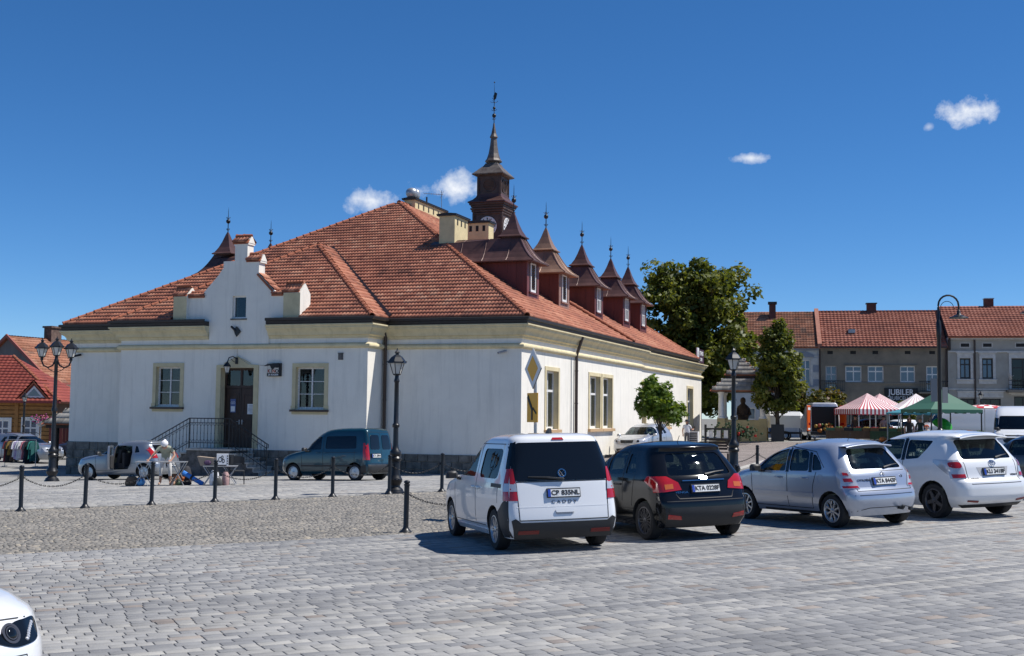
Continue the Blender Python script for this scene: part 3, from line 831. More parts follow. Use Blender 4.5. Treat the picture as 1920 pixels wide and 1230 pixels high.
# ------------------------------------------------------------------ dormers, turret, chimneys
def finial(mb, z0, z1, zb, rb=0.12, arms=((.55, .11), (.12, .09)), k=0):
    h = z1 - z0
    mb.lathe([(.03, z0), (.022, z0 + h * .5), (.012, z0 + h * .86), (.002, z1)], 6, k=k)
    mb.ball((0, 0, zb), rb, 8, k=k)
    for f, L in arms:
        z = z0 + h * f
        for a in range(4):
            c, s = math.cos(a * math.pi / 2), math.sin(a * math.pi / 2)
            mb.tube([(0, 0, z), (c * L * .7, s * L * .7, z + .01), (c * L, s * L, z + .06)], .012, 4, k=k)
            mb.ball((c * L, s * L, z + .07), .022, 4, k=k)
def dormer(T, louvre, roofm, frontm, depth=5.0, hz=0.0):
    b = MB(T)
    b.box(-4.4, 0, -.8, .8, 7.25, 9.3)
    for i in range(9):
        for s in (-1, 1): b.box(-4.2 + i * .46, -4.16 + i * .46, s * .8 - .018 * (s < 0), s * .8 + .018 * (s > 0), 7.3, 9.28)
    d = b.build('dormer', [DORMERWOOD], hall)
    f = MB(T)
    for y0, y1 in ((-.84, -.56), (.56, .84)): f.box(0, .05, y0, y1, 7.42, 9.3)
    f.box(0, .055, -.56, .56, 7.42, 7.78); f.box(0, .05, -.56, .56, 9.18, 9.3); f.box(0, .13, -.6, .6, 7.77, 7.84)
    f.build('dormer_front', frontm, d)
    r = MB(T)
    lev = [(1.16, .44, 9.20), (1.17, .45, 9.25), (.97, .20, 9.42), (.80, -.02, 9.66), (.66, -.20, 9.92), (.54, -.36, 10.2), (.46, -.48, 10.42)]
    ring = [[(-depth, -y, z), (x, -y, z), (x, y, z), (-depth, y, z)] for y, x, z in lev]
    ring[-1] = [(-depth, -.06, 10.42), (-.5 - .9, -.06, 10.42), (-.48, -.46, 10.42), (-.48, .46, 10.42), (-1.4, .06, 10.42), (-depth, .06, 10.42)]
    last = ring.pop()
    r.rings(ring, closed=False)
    i0 = r.pts(ring[-1]); i1 = r.pts(last)
    for q in ((i0, i0+1, i1+2, i1+1), (i0, i1+1, i1), (i0+1, i0+2, i1+3, i1+2), (i0+2, i0+3, i1+4), (i0+2, i1+4, i1+3), (i0+3, i1+5, i1+4)): r.face(list(q))
    r.poly(last)
    r.poly([(-depth, -1.16, 9.2), (.44, -1.16, 9.2), (.44, 1.16, 9.2), (-depth, 1.16, 9.2)][::-1])
    def seam(pts): r.tube(pts, .018, 4)
    for X in (-.9, -2.1, -3.3):
        for s in (-1, 1): seam([(X + .0, s * y, z + .012) for y, x, z in lev[1:6]] + [(X, s * .1, 10.43)])
    for Y in (-.3, .3): seam([(x + .012, Y * y / 1.17, z + .008) for y, x, z in lev[1:]])
    for s in (-1, 1): seam([(x + .008, s * y, z + .008) for y, x, z in lev[1:]])
    seam([(-depth, 0, 10.44), (-1.4, 0, 10.44)])
    r.build('dormer_roof', roofm, d)
    t = MB(T @ Matrix.Translation((-.95, 0, 0)))
    q = math.sqrt(2)
    t.lathe([(.42 * q, 10.40), (.42 * q, 10.46), (.58 * q, 10.44), (.59 * q, 10.48), (.48 * q, 10.56), (.33 * q, 10.82), (.2 * q, 11.15), (.09 * q, 11.5), (.03 * q, 11.66)], 4, sq=math.pi / 4)
    t.build('dormer_turret', roofm, d)
    t = MB(T @ Matrix.Translation((-.95, 0, 0))); finial(t, 11.6, 13.02 + hz, 12.24); t.build('finial', IRON, d, smooth=50)
    WTm = T @ Matrix(((0, 1, 0, .02), (1, 0, 0, -.36), (0, 0, 1, 7.86), (0, 0, 0, 1)))
    wd = window(hall, WTm, .72, 1.36, 1 if louvre else 2, () if louvre else ((.5, .03),), depth=-.05, fw=.085, pane=not louvre)
    wd.parent = d
    if louvre:
        l = MB(WTm)
        l.box(.06, .66, -.03, -.01, .08, 1.3)
        for i in range(11):
            z = .14 + i * .108
            l.poly([(.1, -.01, z), (.62, -.01, z), (.62, .035, z + .05), (.1, .035, z + .05)])
            l.poly([(.1, -.01, z + .012), (.62, -.01, z + .012), (.62, .035, z + .062), (.1, .035, z + .062)])
        l.build('shutter', DARKMETAL, d)
for i, t in enumerate((6.75, 11.6, 18.0, 24.1, 28.3)):
    tan = i == 1
    dormer(Matrix.Translation((-1.9, t, 0)), i < 2, COPPERTAN if tan else COPPER, mat('tan_front_boards', (0.30, 0.17, 0.13), .6, var=.2) if tan else DORMERWOOD if i else mat('oxblood_front', (0.17, 0.05, 0.045), .55, var=.2))
for t in (8.4, 12.7):
    dormer(Matrix.Translation((-20.5, t, 0)) @ Matrix.Rotation(math.pi, 4, 'Z'), True, COPPER, DORMERWOOD)

# clock turret
TC = (-11.2, 25.9)
TM = Matrix.Translation((TC[0], TC[1], 0))
q = math.sqrt(2)
def sq(prof, mb, k=0): mb.lathe([(r * q, z) for r, z in prof], 4, sq=math.pi / 4, k=k)
t = MB(TM)
sq([(.94, 12.4), (.94, 14.95)], t)
for z, r in ((14.9, .99), (15.05, 1.04), (15.2, 1.10), (15.36, 1.08), (15.5, 1.16)): sq([(r, z), (r + .03, z + .06), (r + .03, z + .12)], t)
for a in range(4):
    m = TM @ Matrix.Rotation(a * math.pi / 2, 4, 'Z')
    o_ = t.m; t.m = m
    for s in (-1, 1): t.box(.94 * s - .09, .94 * s + .09, -.99, -.9, 12.6, 14.95)
    t.m = o_
tower = t.build('clock_turret', TOWERWOOD, hall)
t = MB(TM); sq([(1.20, 15.62), (1.27, 15.66), (1.26, 15.72), (1.02, 15.88), (.86, 16.06), (.78, 16.26)], t); t.build('turret_skirt', COPPER, tower)
t = MB(TM); sq([(.74, 16.2), (.74, 17.4)], t)
for a in range(4):
    t.m = TM @ Matrix.Rotation(a * math.pi / 2, 4, 'Z')
    for s in (-1, 1): t.box(.74 * s - .08, .74 * s + .08, -.78, -.70, 16.22, 17.4)
    t.box(-.7, .7, -.775, -.70, 16.22, 16.36); t.box(-.7, .7, -.775, -.70, 17.25, 17.4)
    n = 20
    t.rings([[(rr * math.cos(2*math.pi*i/n), dd, 16.82 + rr * math.sin(2*math.pi*i/n)) for i in range(n)] for rr, dd in ((.44, -.72), (.44, -.79), (.38, -.79), (.38, -.72))])
    for i in range(7):
        z = 16.52 + i * .1; h = math.sqrt(max(.01, .38 ** 2 - (z - 16.82) ** 2))
        t.poly([(-h, -.745, z), (h, -.745, z), (h, -.775, z + .06), (-h, -.775, z + .06)][::-1])
t.build('turret_louvre_stage', TOWERWOOD, tower)
t = MB(TM); sq([(.80, 17.4), (.92, 17.44), (1.06, 17.5), (1.07, 17.55), (.86, 17.76), (.66, 17.98), (.5, 18.14), (.40, 18.32)], t); t.build('turret_roof', TOWERROOF, tower)
t = MB(TM)
t.lathe([(.32, 18.3), (.34, 18.46), (.52, 18.42), (.56, 18.5), (.44, 18.66), (.33, 19.0), (.245, 19.5), (.19, 20.0), (.255, 20.04), (.26, 20.09), (.17, 20.3), (.09, 20.7), (.05, 21.0)], 8, sq=math.pi / 8)
t.build('turret_spire', TOWERROOF, tower)
t = MB(TM); finial(t, 20.9, 23.72, 21.5, .14, ((.12, .12), (.33, .17), (.52, .24), (.60, .12)))
t.ball((.0, 0, 22.0), .1, 8); t.ball((0, 0, 23.7), .05, 6); t.prism([(-.04, 22.5), (.12, 22.62), (.2, 22.95), (.06, 23.05), (-.06, 22.8)], -.02, .02)
t.build('finial', IRON, tower, smooth=50)
CLOCK = mat('white_clock_enamel', (0.72, 0.72, 0.70), .5, var=.05)
BLACK = mat('matt_black', (0.012, 0.012, 0.013), .6)
for a in range(4):
    M_ = TM @ Matrix.Rotation(a * math.pi / 2, 4, 'Z') @ Matrix.Translation((0, -.95, 14.12)) @ Matrix.Rotation(math.pi / 2, 4, 'X')
    c = MB(M_); n = 28
    c.lathe([(.62, 0), (.64, .03), (.6, .045), (.58, .035)], n); cf = c.build('clock_face', CLOCK, tower)
    c = MB(M_)
    for i in range(12):
        c.m = M_ @ Matrix.Rotation(-i * math.pi / 6, 4, 'Z')
        for dx in ((-.03, .0, .03) if i % 3 == 0 else (-.018, .018)): c.box(dx - .01, dx + .01, .42, .56, .036, .046)
    c.m = M_
    c.rings([[(rr * math.cos(2*math.pi*i/n), rr * math.sin(2*math.pi*i/n), .046) for i in range(n)] for rr in (.395, .38)])
    c.build('numerals', BLACK, cf)
    for ang, L, wd in ((-20, .52, .02), (-335, .36, .03)):
        c = MB(M_ @ Matrix.Rotation(R(ang), 4, 'Z')); c.prism([(-wd, -.1), (wd, -.1), (.008, L), (-.008, L)], .05, .06, axis='z'); c.build('clock_hand', BLACK, cf)
# chimneys
def chimney(x0, x1, y0, y1, z0, z1, side, n, name='chimney'):
    c = MB(); c.box(x0, x1, y0, y1, z0, z1)
    ch = c.build(name, CHIMNEY, hall)
    c = MB(); c.box(x0 - .1, x1 + .1, y0 - .1, y1 + .1, z1, z1 + .07); c.prism([(x0 - .12, z1 + .07), (x1 + .12, z1 + .07), (x1 + .12, z1 + .09), ((x0 + x1) / 2, z1 + .15), (x0 - .12, z1 + .09)], y0 - .12, y1 + .12); c.build('chimney_cap', DARKMETAL, ch)
    c = MB()
    for i in range(n):
        f = (i + .5) / n
        if side == 'x':
            y = y0 + .12 + f * (y1 - y0 - .24); c.box(x1 - .05, x1 + .006, y - .075, y + .075, z1 - .42, z1 - .13)
        else:
            x = x0 + .08 + f * (x1 - x0 - .16); c.box(x - .075, x + .075, y0 - .006, y0 + .05, z1 - .42, z1 - .13)
    c.build('flue_opening', DARKIN, ch)
    return ch
c1 = chimney(-6.5, -5.7, 6.4, 8.05, 9.2, 11.6, 'x', 3)
c = MB(); c.box(-6.6, -5.6, 6.25, 8.1, 9.7, 10.16); c.build('lead_flashing', mat('lead_flashing', (0.2, .25, .3), .5, metal=.3), c1)
chimney(-6.8, -5.55, 10.5, 11.2, 9.4, 11.88, 'y', 3)
c3 = chimney(-11.5, -10.85, 13.1, 17.4, 12.6, 13.78, 'x', 6)
chimney(-4.2, -3.6, 13.6, 14.6, 8.4, 10.55, 'x', 2)
for y, r in ((13.35, .33), (13.95, .2)):
    c = MB(Matrix.Translation((-11.17, y, 0)))
    c.lathe([(.12, 13.8), (.12, 13.95), (r * .8, 13.98), (r, 14.12), (r, 14.3), (r * .75, 14.42), (.1, 14.48)], 14); c.build('ventilator_cowl', STEEL, c3, smooth=40)
ant = thing('tv_antenna', (*bw(-11.1, 17.3), 13.8), TH, 'thin grey rake aerial on a mast above the ridge chimney', 'antenna')
c = MB(); c.tube([(0, 0, -.1), (0, 0, 1.25)], .022, 5); c.build('mast', STEEL, ant)
c = MB(); c.tube([(-1.1, -.1, 1.12), (0.1, 0, 1.0)], .012, 4)
for i in range(7): c.tube([(-1.0 + i * .15, -.09 + i * .012 - .25, 1.11 - i * .014), (-1.0 + i * .15, -.09 + i * .012 + .25, 1.11 - i * .014)], .007, 4)
c.tube([(-.15, 0, 1.3), (.1, 0, .95)], .01, 4); c.tube([(-.1, 0, .8), (.12, 0, 1.2)], .01, 4); c.build('aerial', STEEL, ant)
c = MB(); c.tube([(-11.1, 15.2, 13.8), (-11.1, 15.2, 14.3)], .05, 6); c.build('flue_pipe', DARKMETAL, hall)

# ------------------------------------------------------------------ entrance stairs with iron railing
st = thing('entrance_stairs', (*bw(-12.8, -2.3), gz(*bw(-12.8, -2.3))), TH, 'grey rendered entrance steps with black iron railing under the cinema door', 'stairs')
SM = st.matrix_basis.inverted() @ hall.matrix_basis
c = MB(SM); c.box(-13.85, -11.75, -2.95, -1.56, -1.0, .53); c.build('landing_base', STUCCO, st)
c = MB(SM); c.box(-13.9, -11.62, -3.0, -1.56, .532, .61); c.build('landing_slab', CONCRETE, st)
for sd in (1, -1):
    for i in range(6):
        z = .61 - (i + 1) * .177
        x0 = -11.75 + i * .295 if sd > 0 else -13.85 - (i + 1) * .295
        c = MB(SM)
        c.box(x0 - (.03 if sd < 0 else -.0), x0 + .295 + (.05 if sd > 0 else .0), -3.0, -1.58, z - .055, z, 0)
        c.box(x0 + .002, x0 + .293, -2.94, -1.57, -1.2, z - .055, 1)
        c.box(x0 + (.25 if sd > 0 else 0.0), x0 + (.297 if sd > 0 else .05), -2.99, -1.58, z - .2, z - .055, 0)
        c.build('step', [CONCRETE, STUCCO], st)
ry = -2.93
top = [(-15.75, .86), (-13.75, 1.87), (-11.8, 1.87), (-10.0, .86)]
def rz(x):
    return float(np.interp(x, [p[0] for p in top], [p[1] for p in top]))
c = MB(SM)
for off, r_ in ((0, .024), (-.185, .015), (-1.02, .016)):
    c.tube([(x, ry, z + off) for x, z in top], r_, 6)
for x in (-15.75, -13.75, -11.8, -10.0): c.tube([(x, ry, rz(x) - 1.3), (x, ry, rz(x) + .02)], .022, 6)
c.tube([(-10.0, ry, .86), (-9.93, ry, .84), (-9.93, ry, .68)], .022, 6)
rail = c.build('railing', IRON, st)
x = -15.6
while x < -10.05:
    c = MB(SM); zz = rz(x)
    lowz = zz - 1.22
    c.tube([(x, ry, lowz), (x, ry, zz)], .0125, 5)
    for zc, sg in ((zz - .26, 1), (zz - .93, -1)):
        c.tube([(x - .075, ry, zc + .07 * sg), (x - .06, ry, zc), (x, ry, zc - .06 * sg), (x + .06, ry, zc), (x + .075, ry, zc + .07 * sg)], .009, 4)
    c.ball((x, ry, zz - .62), .022, 5)
    c.build('baluster', IRON, rail)
    x += .172

# ------------------------------------------------------------------ things fixed to the hall
def hung(name, x, y, z, label, cat, group=None, rz_=0.0):
    o = thing(name, (*bw(x, y), z), TH + rz_, label, cat, group)
    return o
k = hung('cinema_sign', -10.54, -1.5, 3.95, 'small square black and white KINO sign on the wall beside the door', 'sign')
c = MB(); c.box(-.32, .32, -.14, -.01, -.28, .28); c.build('sign_box', BLACK, k)
c = MB(); c.box(-.31, .24, -.148, -.142, -.14, .27); c.build('sign_face', mat('off_white_sign', (0.62, 0.58, 0.5), .5), k)
c = MB(); c.prism([(-.44, .17), (-.3, .24), (.26, .29), (.27, .1), (.18, .08), (.06, .09), (-.04, -.01), (-.12, .08), (-.17, .18), (-.42, .15)], -.168, -.15); c.build('emblem', BLACK, k)
FM = lambda x, y, z: Matrix.Translation((x, y, z)) @ Matrix.Rotation(math.pi / 2, 4, 'X')
for ch, x, cc in (('K', -.22, (.25, .02, .02)), ('I', -.10, (.03, .03, .03)), ('N', .02, (.45, .09, .03)), ('O', .165, (.03, .035, .05))):
    lettering(ch, .2, FM(x, -.150, -.06), mat('letter_%d%d' % (int(cc[0] * 100), int(cc[2] * 100)), cc, .5), k, bold=.006)
WHITE = mat('white_print', (.75, .75, .75), .5)
lettering('ZA ROGIEM', .105, FM(-.02, -.146, -.215), WHITE, k, squeeze=.9, bold=.002)
k = hung('door_notice', -12.76, -1.2, 2.42, 'small blue and white opening notice on the left leaf of the dark door', 'notice')
c = MB(); c.box(-.13, .13, -.012, .004, -.29, .29); c.build('paper', mat('blue_paper', (.10, .14, .30), .6), k)
c = MB(); c.box(-.10, .10, -.018, -.0125, -.25, -.02); c.build('white_panel', WHITE, k)
lettering('GO', .15, FM(0, -.016, .12), WHITE, k)
k = hung('door_notice', -11.83, -1.2, 2.28, 'larger white paper notice on the right leaf of the dark door', 'notice')
c = MB(); c.box(-.21, .21, -.012, .004, -.22, .22); c.build('paper', WHITE, k)
c = MB()
for i, wdt in enumerate((.3, .26, .34, .32, .34, .2)): c.box(-wdt / 2, wdt / 2, -.016, -.0125, .14 - i * .055, .155 - i * .055)
c.build('print', mat('grey_print', (.2, .22, .26), .6), k)
k = hung('wall_lantern', -12.4, -1.58, 4.32, 'black lantern on a curved bracket above the cinema door', 'lantern')
c = MB(); c.box(-.06, .06, -.02, .05, -.12, .16); c.tube([(0, 0, .1), (-.06, -.2, .2), (-.12, -.4, .14), (-.14, -.5, -.06)], .022, 6); c.tube([(0, 0, -.05), (-.05, -.16, -.02), (-.1, -.3, .1)], .014, 5); c.build('bracket', IRON, k)
c = MB(Matrix.Translation((-.14, -.5, -.5))); c.lathe([(.07, 0), (.14, .26)], 6); c.build('lantern_glass', LAMPGLASS, k)
c = MB(Matrix.Translation((-.14, -.5, -.5)))
c.lathe([(.05, -.08), (.08, -.03), (.08, 0)], 6); c.lathe([(.19, .25), (.16, .31), (.08, .40), (.02, .46)], 6)
for i in range(6):
    a = i * math.pi / 3; c.tube([(.075 * math.cos(a), .075 * math.sin(a), 0), (.148 * math.cos(a), .148 * math.sin(a), .26)], .009, 4)
c.build('lantern_frame', IRON, k)
k = hung('wall_emblem', -12.43, -1.56, 5.60, 'black diamond shaped metal emblem on the gable below its small window', 'emblem')
c = MB(); c.prism([(0, -.22), (.2, 0), (0, .22), (-.14, .06)], -.08, 0); c.tube([(-.02, -.06, .02), (-.24, -.1, .22)], .05, 6); c.build('plate', IRON, k)
for x, y, lb in ((-.75, 0, 'white tube camera under the moulding near the right corner of the front'), (-21.9, 0, 'small dark camera under the moulding at the left end of the front')):
    k = hung('security_camera', x, y, 4.72, lb, 'camera', 'security cameras on the hall', 0)
    c = MB(); c.tube([(0, 0, .06), (0, -.12, .02)], .018, 5); c.build('bracket', STEEL, k)
    c = MB(); c.tube([(.14, -.1, .03), (-.17, -.26, -.06)], .05, 8); c.build('camera_body', STEEL if x > -5 else BLACK, k)
    c = MB(); c.tube([(-.17, -.26, -.06), (-.19, -.27, -.066)], .042, 8); c.build('lens', BLACK, k)
k = hung('roof_sign', -.12, 36.75, 5.95, 'white and dark purple shop sign standing on the cornice at the far right corner', 'sign', rz_=math.pi / 2)
c = MB(); c.box(0, .62, -.04, .04, .02, 1.02); c.build('white_panel', WHITE, k)
c = MB(); c.box(.63, 2.35, -.04, .04, .0, .95); c.build('dark_panel', mat('plum_board', (.05, .02, .045), .5), k)
c = MB(); c.box(.1, .15, .04, .1, -.1, .9); c.box(1.9, 1.95, .04, .1, -.1, .9); c.build('support', IRON, k)
lettering('ETHNO', .40, FM(1.47, -.041, .66), WHITE, k, bold=.012, squeeze=.95)
lettering('CAFE', .30, FM(1.4, -.041, .24), WHITE, k, bold=.01)
lettering('&', .5, FM(.3, -.041, .6), mat('grey_print', (.2, .22, .26), .6), k)

# ------------------------------------------------------------------ street lamps, bollards, chains, road sign
def lantern(parent, M_, s=1.0, n=6):
    g = MB(M_); g.lathe([(.105 * s, 0), (.20 * s, .30 * s)], n); lg = g.build('lantern_glass', LAMPGLASS, parent)
    f = MB(M_)
    f.lathe([(.03*s, -.09*s), (.06*s, -.05*s), (.11*s, -.03*s), (.115*s, 0)], n)
    f.lathe([(.215*s, .29*s), (.27*s, .30*s), (.26*s, .34*s), (.2*s, .42*s), (.17*s, .46*s), (.09*s, .52*s), (.05*s, .54*s), (.05*s, .57*s), (.075*s, .60*s), (.05*s, .63*s), (.02*s, .66*s), (.012*s, .72*s)], n)
    for i in range(n):
        a = i * 2 * math.pi / n
        f.tube([(.108*s*math.cos(a), .108*s*math.sin(a), 0), (.205*s*math.cos(a), .205*s*math.sin(a), .30*s)], .012*s, 4)
        f.ball((.265*s*math.cos(a), .265*s*math.sin(a), .34*s), .022*s, 4)
    f.build('lantern_frame', IRON, parent)
BASEP = [(.27, 0), (.27, .05), (.235, .10), (.23, .13), (.15, .20), (.145, .24), (.20, .34), (.21, .40), (.16, .50), (.14, .55), (.135, .90), (.17, .93), (.175, .99), (.14, 1.04), (.165, 1.10), (.155, 1.18), (.10, 1.24), (.078, 1.35)]
def lamp_post(x, y, H, label, arms=0, s=1.0, group='black iron lantern posts around the square'):
    o = thing('street_lamp', (x, y, gz(x, y) - .02), random.uniform(0, .6), label, 'street lamp', group)
    hs = (H - .62 * s) if not arms else H - .62 * s
    p = MB()
    prof = BASEP + [(.072, hs * .55), (.10, hs * .555), (.105, hs * .575), (.07, hs * .59), (.062, hs - .25), (.085, hs - .2), (.06, hs - .12), (.055, hs - .05)]
    p.lathe(prof, 14)
    p.build('post', IRON, o, smooth=35)
    if not arms: lantern(o, Matrix.Translation((0, 0, hs)), s)
    else:
        o.rotation_euler = (0, 0, arms)
        lantern(o, Matrix.Translation((0, 0, hs)), s)
        for sg in (-1, 1):
            a = MB()
            a.tube([(sg * .05, 0, hs - .22), (sg * .12, 0, hs - .38), (sg * .28, 0, hs - .46), (sg * .44, 0, hs - .38), (sg * .50, 0, hs - .22), (sg * .50, 0, hs - .10)], .03, 7)
            a.tube([(sg * .06, 0, hs - .6), (sg * .2, 0, hs - .55), (sg * .3, 0, hs - .46)], .015, 5)
            a.ball((sg * .5, 0, hs - .16), .06, 6)
            a.build('lamp_arm', IRON, o, smooth=40)
            lantern(o, Matrix.Translation((sg * .5, 0, hs - .06)), s)
    return o
lamp_post(-16.62, 44.3, 5.2, 'tall black street lamp with three lanterns at the left corner of the hall', arms=.25, s=.95)
lamp_post(-3.2, 33.9, 3.95, 'black single lantern post behind the teal van, in front of the plastered front')
lamp_post(6.95, 38.0, 4.1, 'black single lantern post between the black and silver hatchbacks')
BOLL = None
def bollard(x, y, label, h=1.08):
    global BOLL
    if BOLL is None:
        b = MB()
        b.lathe([(.125, 0), (.125, .015), (.10, .04), (.065, .075), (.055, .10), (.05, .12), (.05, .97), (.06, .975), (.06, 1.0), (.04, 1.005), (.04, 1.015), (.058, 1.03), (.06, 1.05), (.045, 1.075), (.015, 1.085)], 12)
        for sg in (-1, 1): b.tube([(sg * .05, 0, .82), (sg * .085, 0, .83), (sg * .09, 0, .80), (sg * .06, 0, .79)], .008, 5)
        oo = b.build('bollard', IRON, None, smooth=40)
        BOLL = oo.data; bpy.data.objects.remove(oo)
    o = link('bollard', BOLL, None, label, 'bollard', 'black iron chain bollards')
    o.location = (x, y, gz(x, y) - .005); o.rotation_euler = (random.uniform(-.012, .012), random.uniform(-.015, .015), AN)
    o.scale = (1, 1, h / 1.08)
    return Vector((x, y, gz(x, y) + .81 * h / 1.08))
def chain(a, b, label, sag=0.26):
    a, b = Vector(a), Vector(b)
    d = (b - a); L = d.length; d.normalize()
    n = int(L / .05)
    m = MB()
    def P(t): return a + (b - a) * t - Vector((0, 0, sag * 4 * t * (1 - t)))
    for i in range(n):
        t0, t1 = i / n, (i + 1) / n
        p, q_ = P(t0), P(t1)
        ax = (q_ - p).normalized()
        sd = ax.cross(Vector((0, 0, 1))).normalized()
        up = sd if i % 2 else sd.cross(ax)
        c = (p + q_) / 2; hl = (q_ - p).length * .78; hw = .017
        pts = [c + ax * hl * math.cos(2*math.pi*j/6) + up * hw * math.sin(2*math.pi*j/6) for j in range(6)]
        ot = ax.cross(up)
        for j in range(6):
            u_, v_ = pts[j], pts[(j + 1) % 6]
            w1, w2 = (u_ - c).normalized() * .007, (v_ - c).normalized() * .007
            m.rings([[u_ + w1, u_ + ot * .007, u_ - w1, u_ - ot * .007], [v_ + w2, v_ + ot * .007, v_ - w2, v_ - ot * .007]])
    m.m = None
    o = m.build('chain', IRON, None, label=label, cat='chain', group='chains hung between bollards', fix=False)
    return o
ORD = ['leftmost', 'second', 'third', 'fourth', 'fifth', 'sixth', 'seventh']
row = [(-13.1, 28.05), (-11.55, 28.9), (-10.35, 29.8), (-9.0, 30.7), (-7.62, 31.55), (-6.17, 32.15), (-4.78, 32.9), (-3.32, 33.55), (-1.92, 34.25), (-.5, 34.95), (.95, 35.7)]
names_ = [None, 'leftmost bollard of the row, in front of the silver estate car and clothes rail', 'second bollard from the left, before the front wheel of the small silver hatchback',
          'third bollard from the left, in front of the bending seller and her folding table', 'fourth bollard from the left, before the table with the picture box', 'fifth bollard from the left, in the gap left of the teal van',
          'sixth bollard from the left, before the middle of the teal van', 'bollard just left of the single lantern post at the tail of the teal van', 'bollard alone before the dark plinth, right of the single lantern post', None, None]
tops = []
for (x, y), nm in zip(row, names_):
    if nm: tops.append(bollard(x, y, nm))
    else: tops.append(Vector((x, y, gz(x, y) + .81)))
chl = ['chain running out of the frame at the far left', 'chain left of the small silver hatchback, first full span', 'chain in front of the small silver hatchback', 'chain below the folding table of the seller', 'chain below the small table with the picture box',
       'chain in front of the nose of the teal van', 'chain before the rear wheel of the teal van', 'chain between the lantern post and the lone bollard', 'chain from the lone bollard towards the white van']
for i, lb in enumerate(chl): chain(tops[i], tops[i + 1], lb)
nearb = [(-1.95, 22.95), (-.35, 23.9), (1.25, 24.7), (2.85, 25.45), (4.85, 26.15), (6.4, 27.0), (8.0, 27.75), (9.6, 28.6), (11.2, 29.4)]
lab = {0: 'nearest bollard, standing alone left of the white van', 4: 'bollard squeezed between the black hatchback and the silver round hatchback', 8: 'bollard at the right edge beyond the white estate car'}
tops = [bollard(x, y, lab[i], .97) if i in lab else Vector((x, y, gz(x, y) + .73)) for i, (x, y) in enumerate(nearb)]
chain(tops[0], tops[1], 'chain from the nearest bollard to the white van')
chain(tops[4], tops[5], 'chain from the squeezed bollard down behind the silver round hatchback')
farb = [(6.05, 37.4), (7.8, 38.6), (9.45, 40.2), (11.0, 41.6)]
lab = {1: 'bollard above the bonnet of the silver round hatchback, left of its roof', 2: 'bollard just behind the roof of the silver round hatchback'}
tops = [bollard(x, y, lab[i]) if i in lab else Vector((x, y, gz(x, y) + .81)) for i, (x, y) in enumerate(farb)]
for i, lb in enumerate(('chain left of the bollard above the silver round hatchback bonnet', 'chain between the two bollards behind the silver round hatchback', 'chain running right behind the roof of the silver round hatchback')): chain(tops[i], tops[i + 1], lb)

sg = thing('priority_road_sign', (.53, 25.6, gz(.53, 25.6)), 0, 'yellow and white diamond priority road sign with a yellow plate below, on a grey post', 'road sign')
z0 = gz(.53, 25.6)
c = MB(); c.tube([(0, 0, -.1), (-.03, 0, 3.35)], .033, 8); c.build('post', STEEL, sg, smooth=40)
SG = Matrix.Translation((-.07, -.05, 0)) @ Matrix.Rotation(R(-67), 4, 'Z')
zc = 3.11
def dia(r, zc_): return [(0, zc_ - r), (r, zc_), (0, zc_ + r), (-r, zc_)]
c = MB(SG); c.prism(dia(.43, zc), -.012, .006); c.build('sign_back', mat('grey_sign_back', (.2, .21, .22), .5), sg)
c = MB(SG); c.prism(dia(.42, zc), -.018, -.0125); c.build('white_border', WHITE, sg)
c = MB(SG); c.prism(dia(.27, zc), -.024, -.0185); c.build('yellow_diamond', mat('traffic_yellow', (.86, .40, .0), .45), sg)
c = MB(SG @ Matrix.Translation((-.02, 0, 0))); c.bbox(-.27, .27, -.012, .006, 1.98, 2.60, .004); c.build('plate', mat('traffic_yellow', (.86, .40, .0), .45), sg)
c = MB(SG @ Matrix.Translation((-.02, 0, 0))); c.prism([(-.035, 2.03), (.035, 2.03), (.035, 2.28), (-.2, 2.56), (-.26, 2.50), (-.035, 2.24)], -.02, -.0125); c.prism([(.05, 2.25), (.21, 2.15), (.23, 2.18), (.06, 2.30)], -.02, -.0125); c.build('route_symbol', BLACK, sg)
# ------------------------------------------------------------------ vehicles
def paint(name, col, metal=0.0, rough=0.28):
    return mat(name, col, rough, metal=metal, coat=1.0, spec=0.5)
PLASTIC = mat('black_trim_plastic', (0.022, 0.023, 0.025), .55)
TYRE = mat('tyre_rubber', (0.016, 0.016, 0.017), .8)
ALLOY = mat('silver_alloy', (0.50, 0.51, 0.53), .3, metal=.7)
DARKALLOY = mat('dark_alloy', (0.10, 0.10, 0.11), .3, metal=.6)
REDLIGHT = mat('red_lamp_glass', (0.42, 0.012, 0.012), .12, coat=1.0)
CLEARLIGHT = mat('clear_lamp_glass', (0.55, 0.56, 0.58), .15, metal=.3, coat=1.0)
ORANGELIGHT = mat('orange_lamp_glass', (0.55, .13, .02), .15, coat=1.0)
PLATE = mat('number_plate_white', (.72, .72, .70), .4)
EUBLUE = mat('plate_blue', (.02, .06, .35), .4)
CABIN = mat('dark_car_interior', (.025, .025, .027), .9)
SEATM = mat('grey_seat_cloth', (.06, .06, .065), .9)
TINT = glassmat('tinted_car_glass', (.55, .62, .60), .02, .86, .6)
PRIVACY = glassmat('privacy_car_glass', (.12, .13, .14), .02, .6, .45)
BLACKGLASS = mat('black_gloss_glass', (.006, .007, .008), .05, spec=.5)
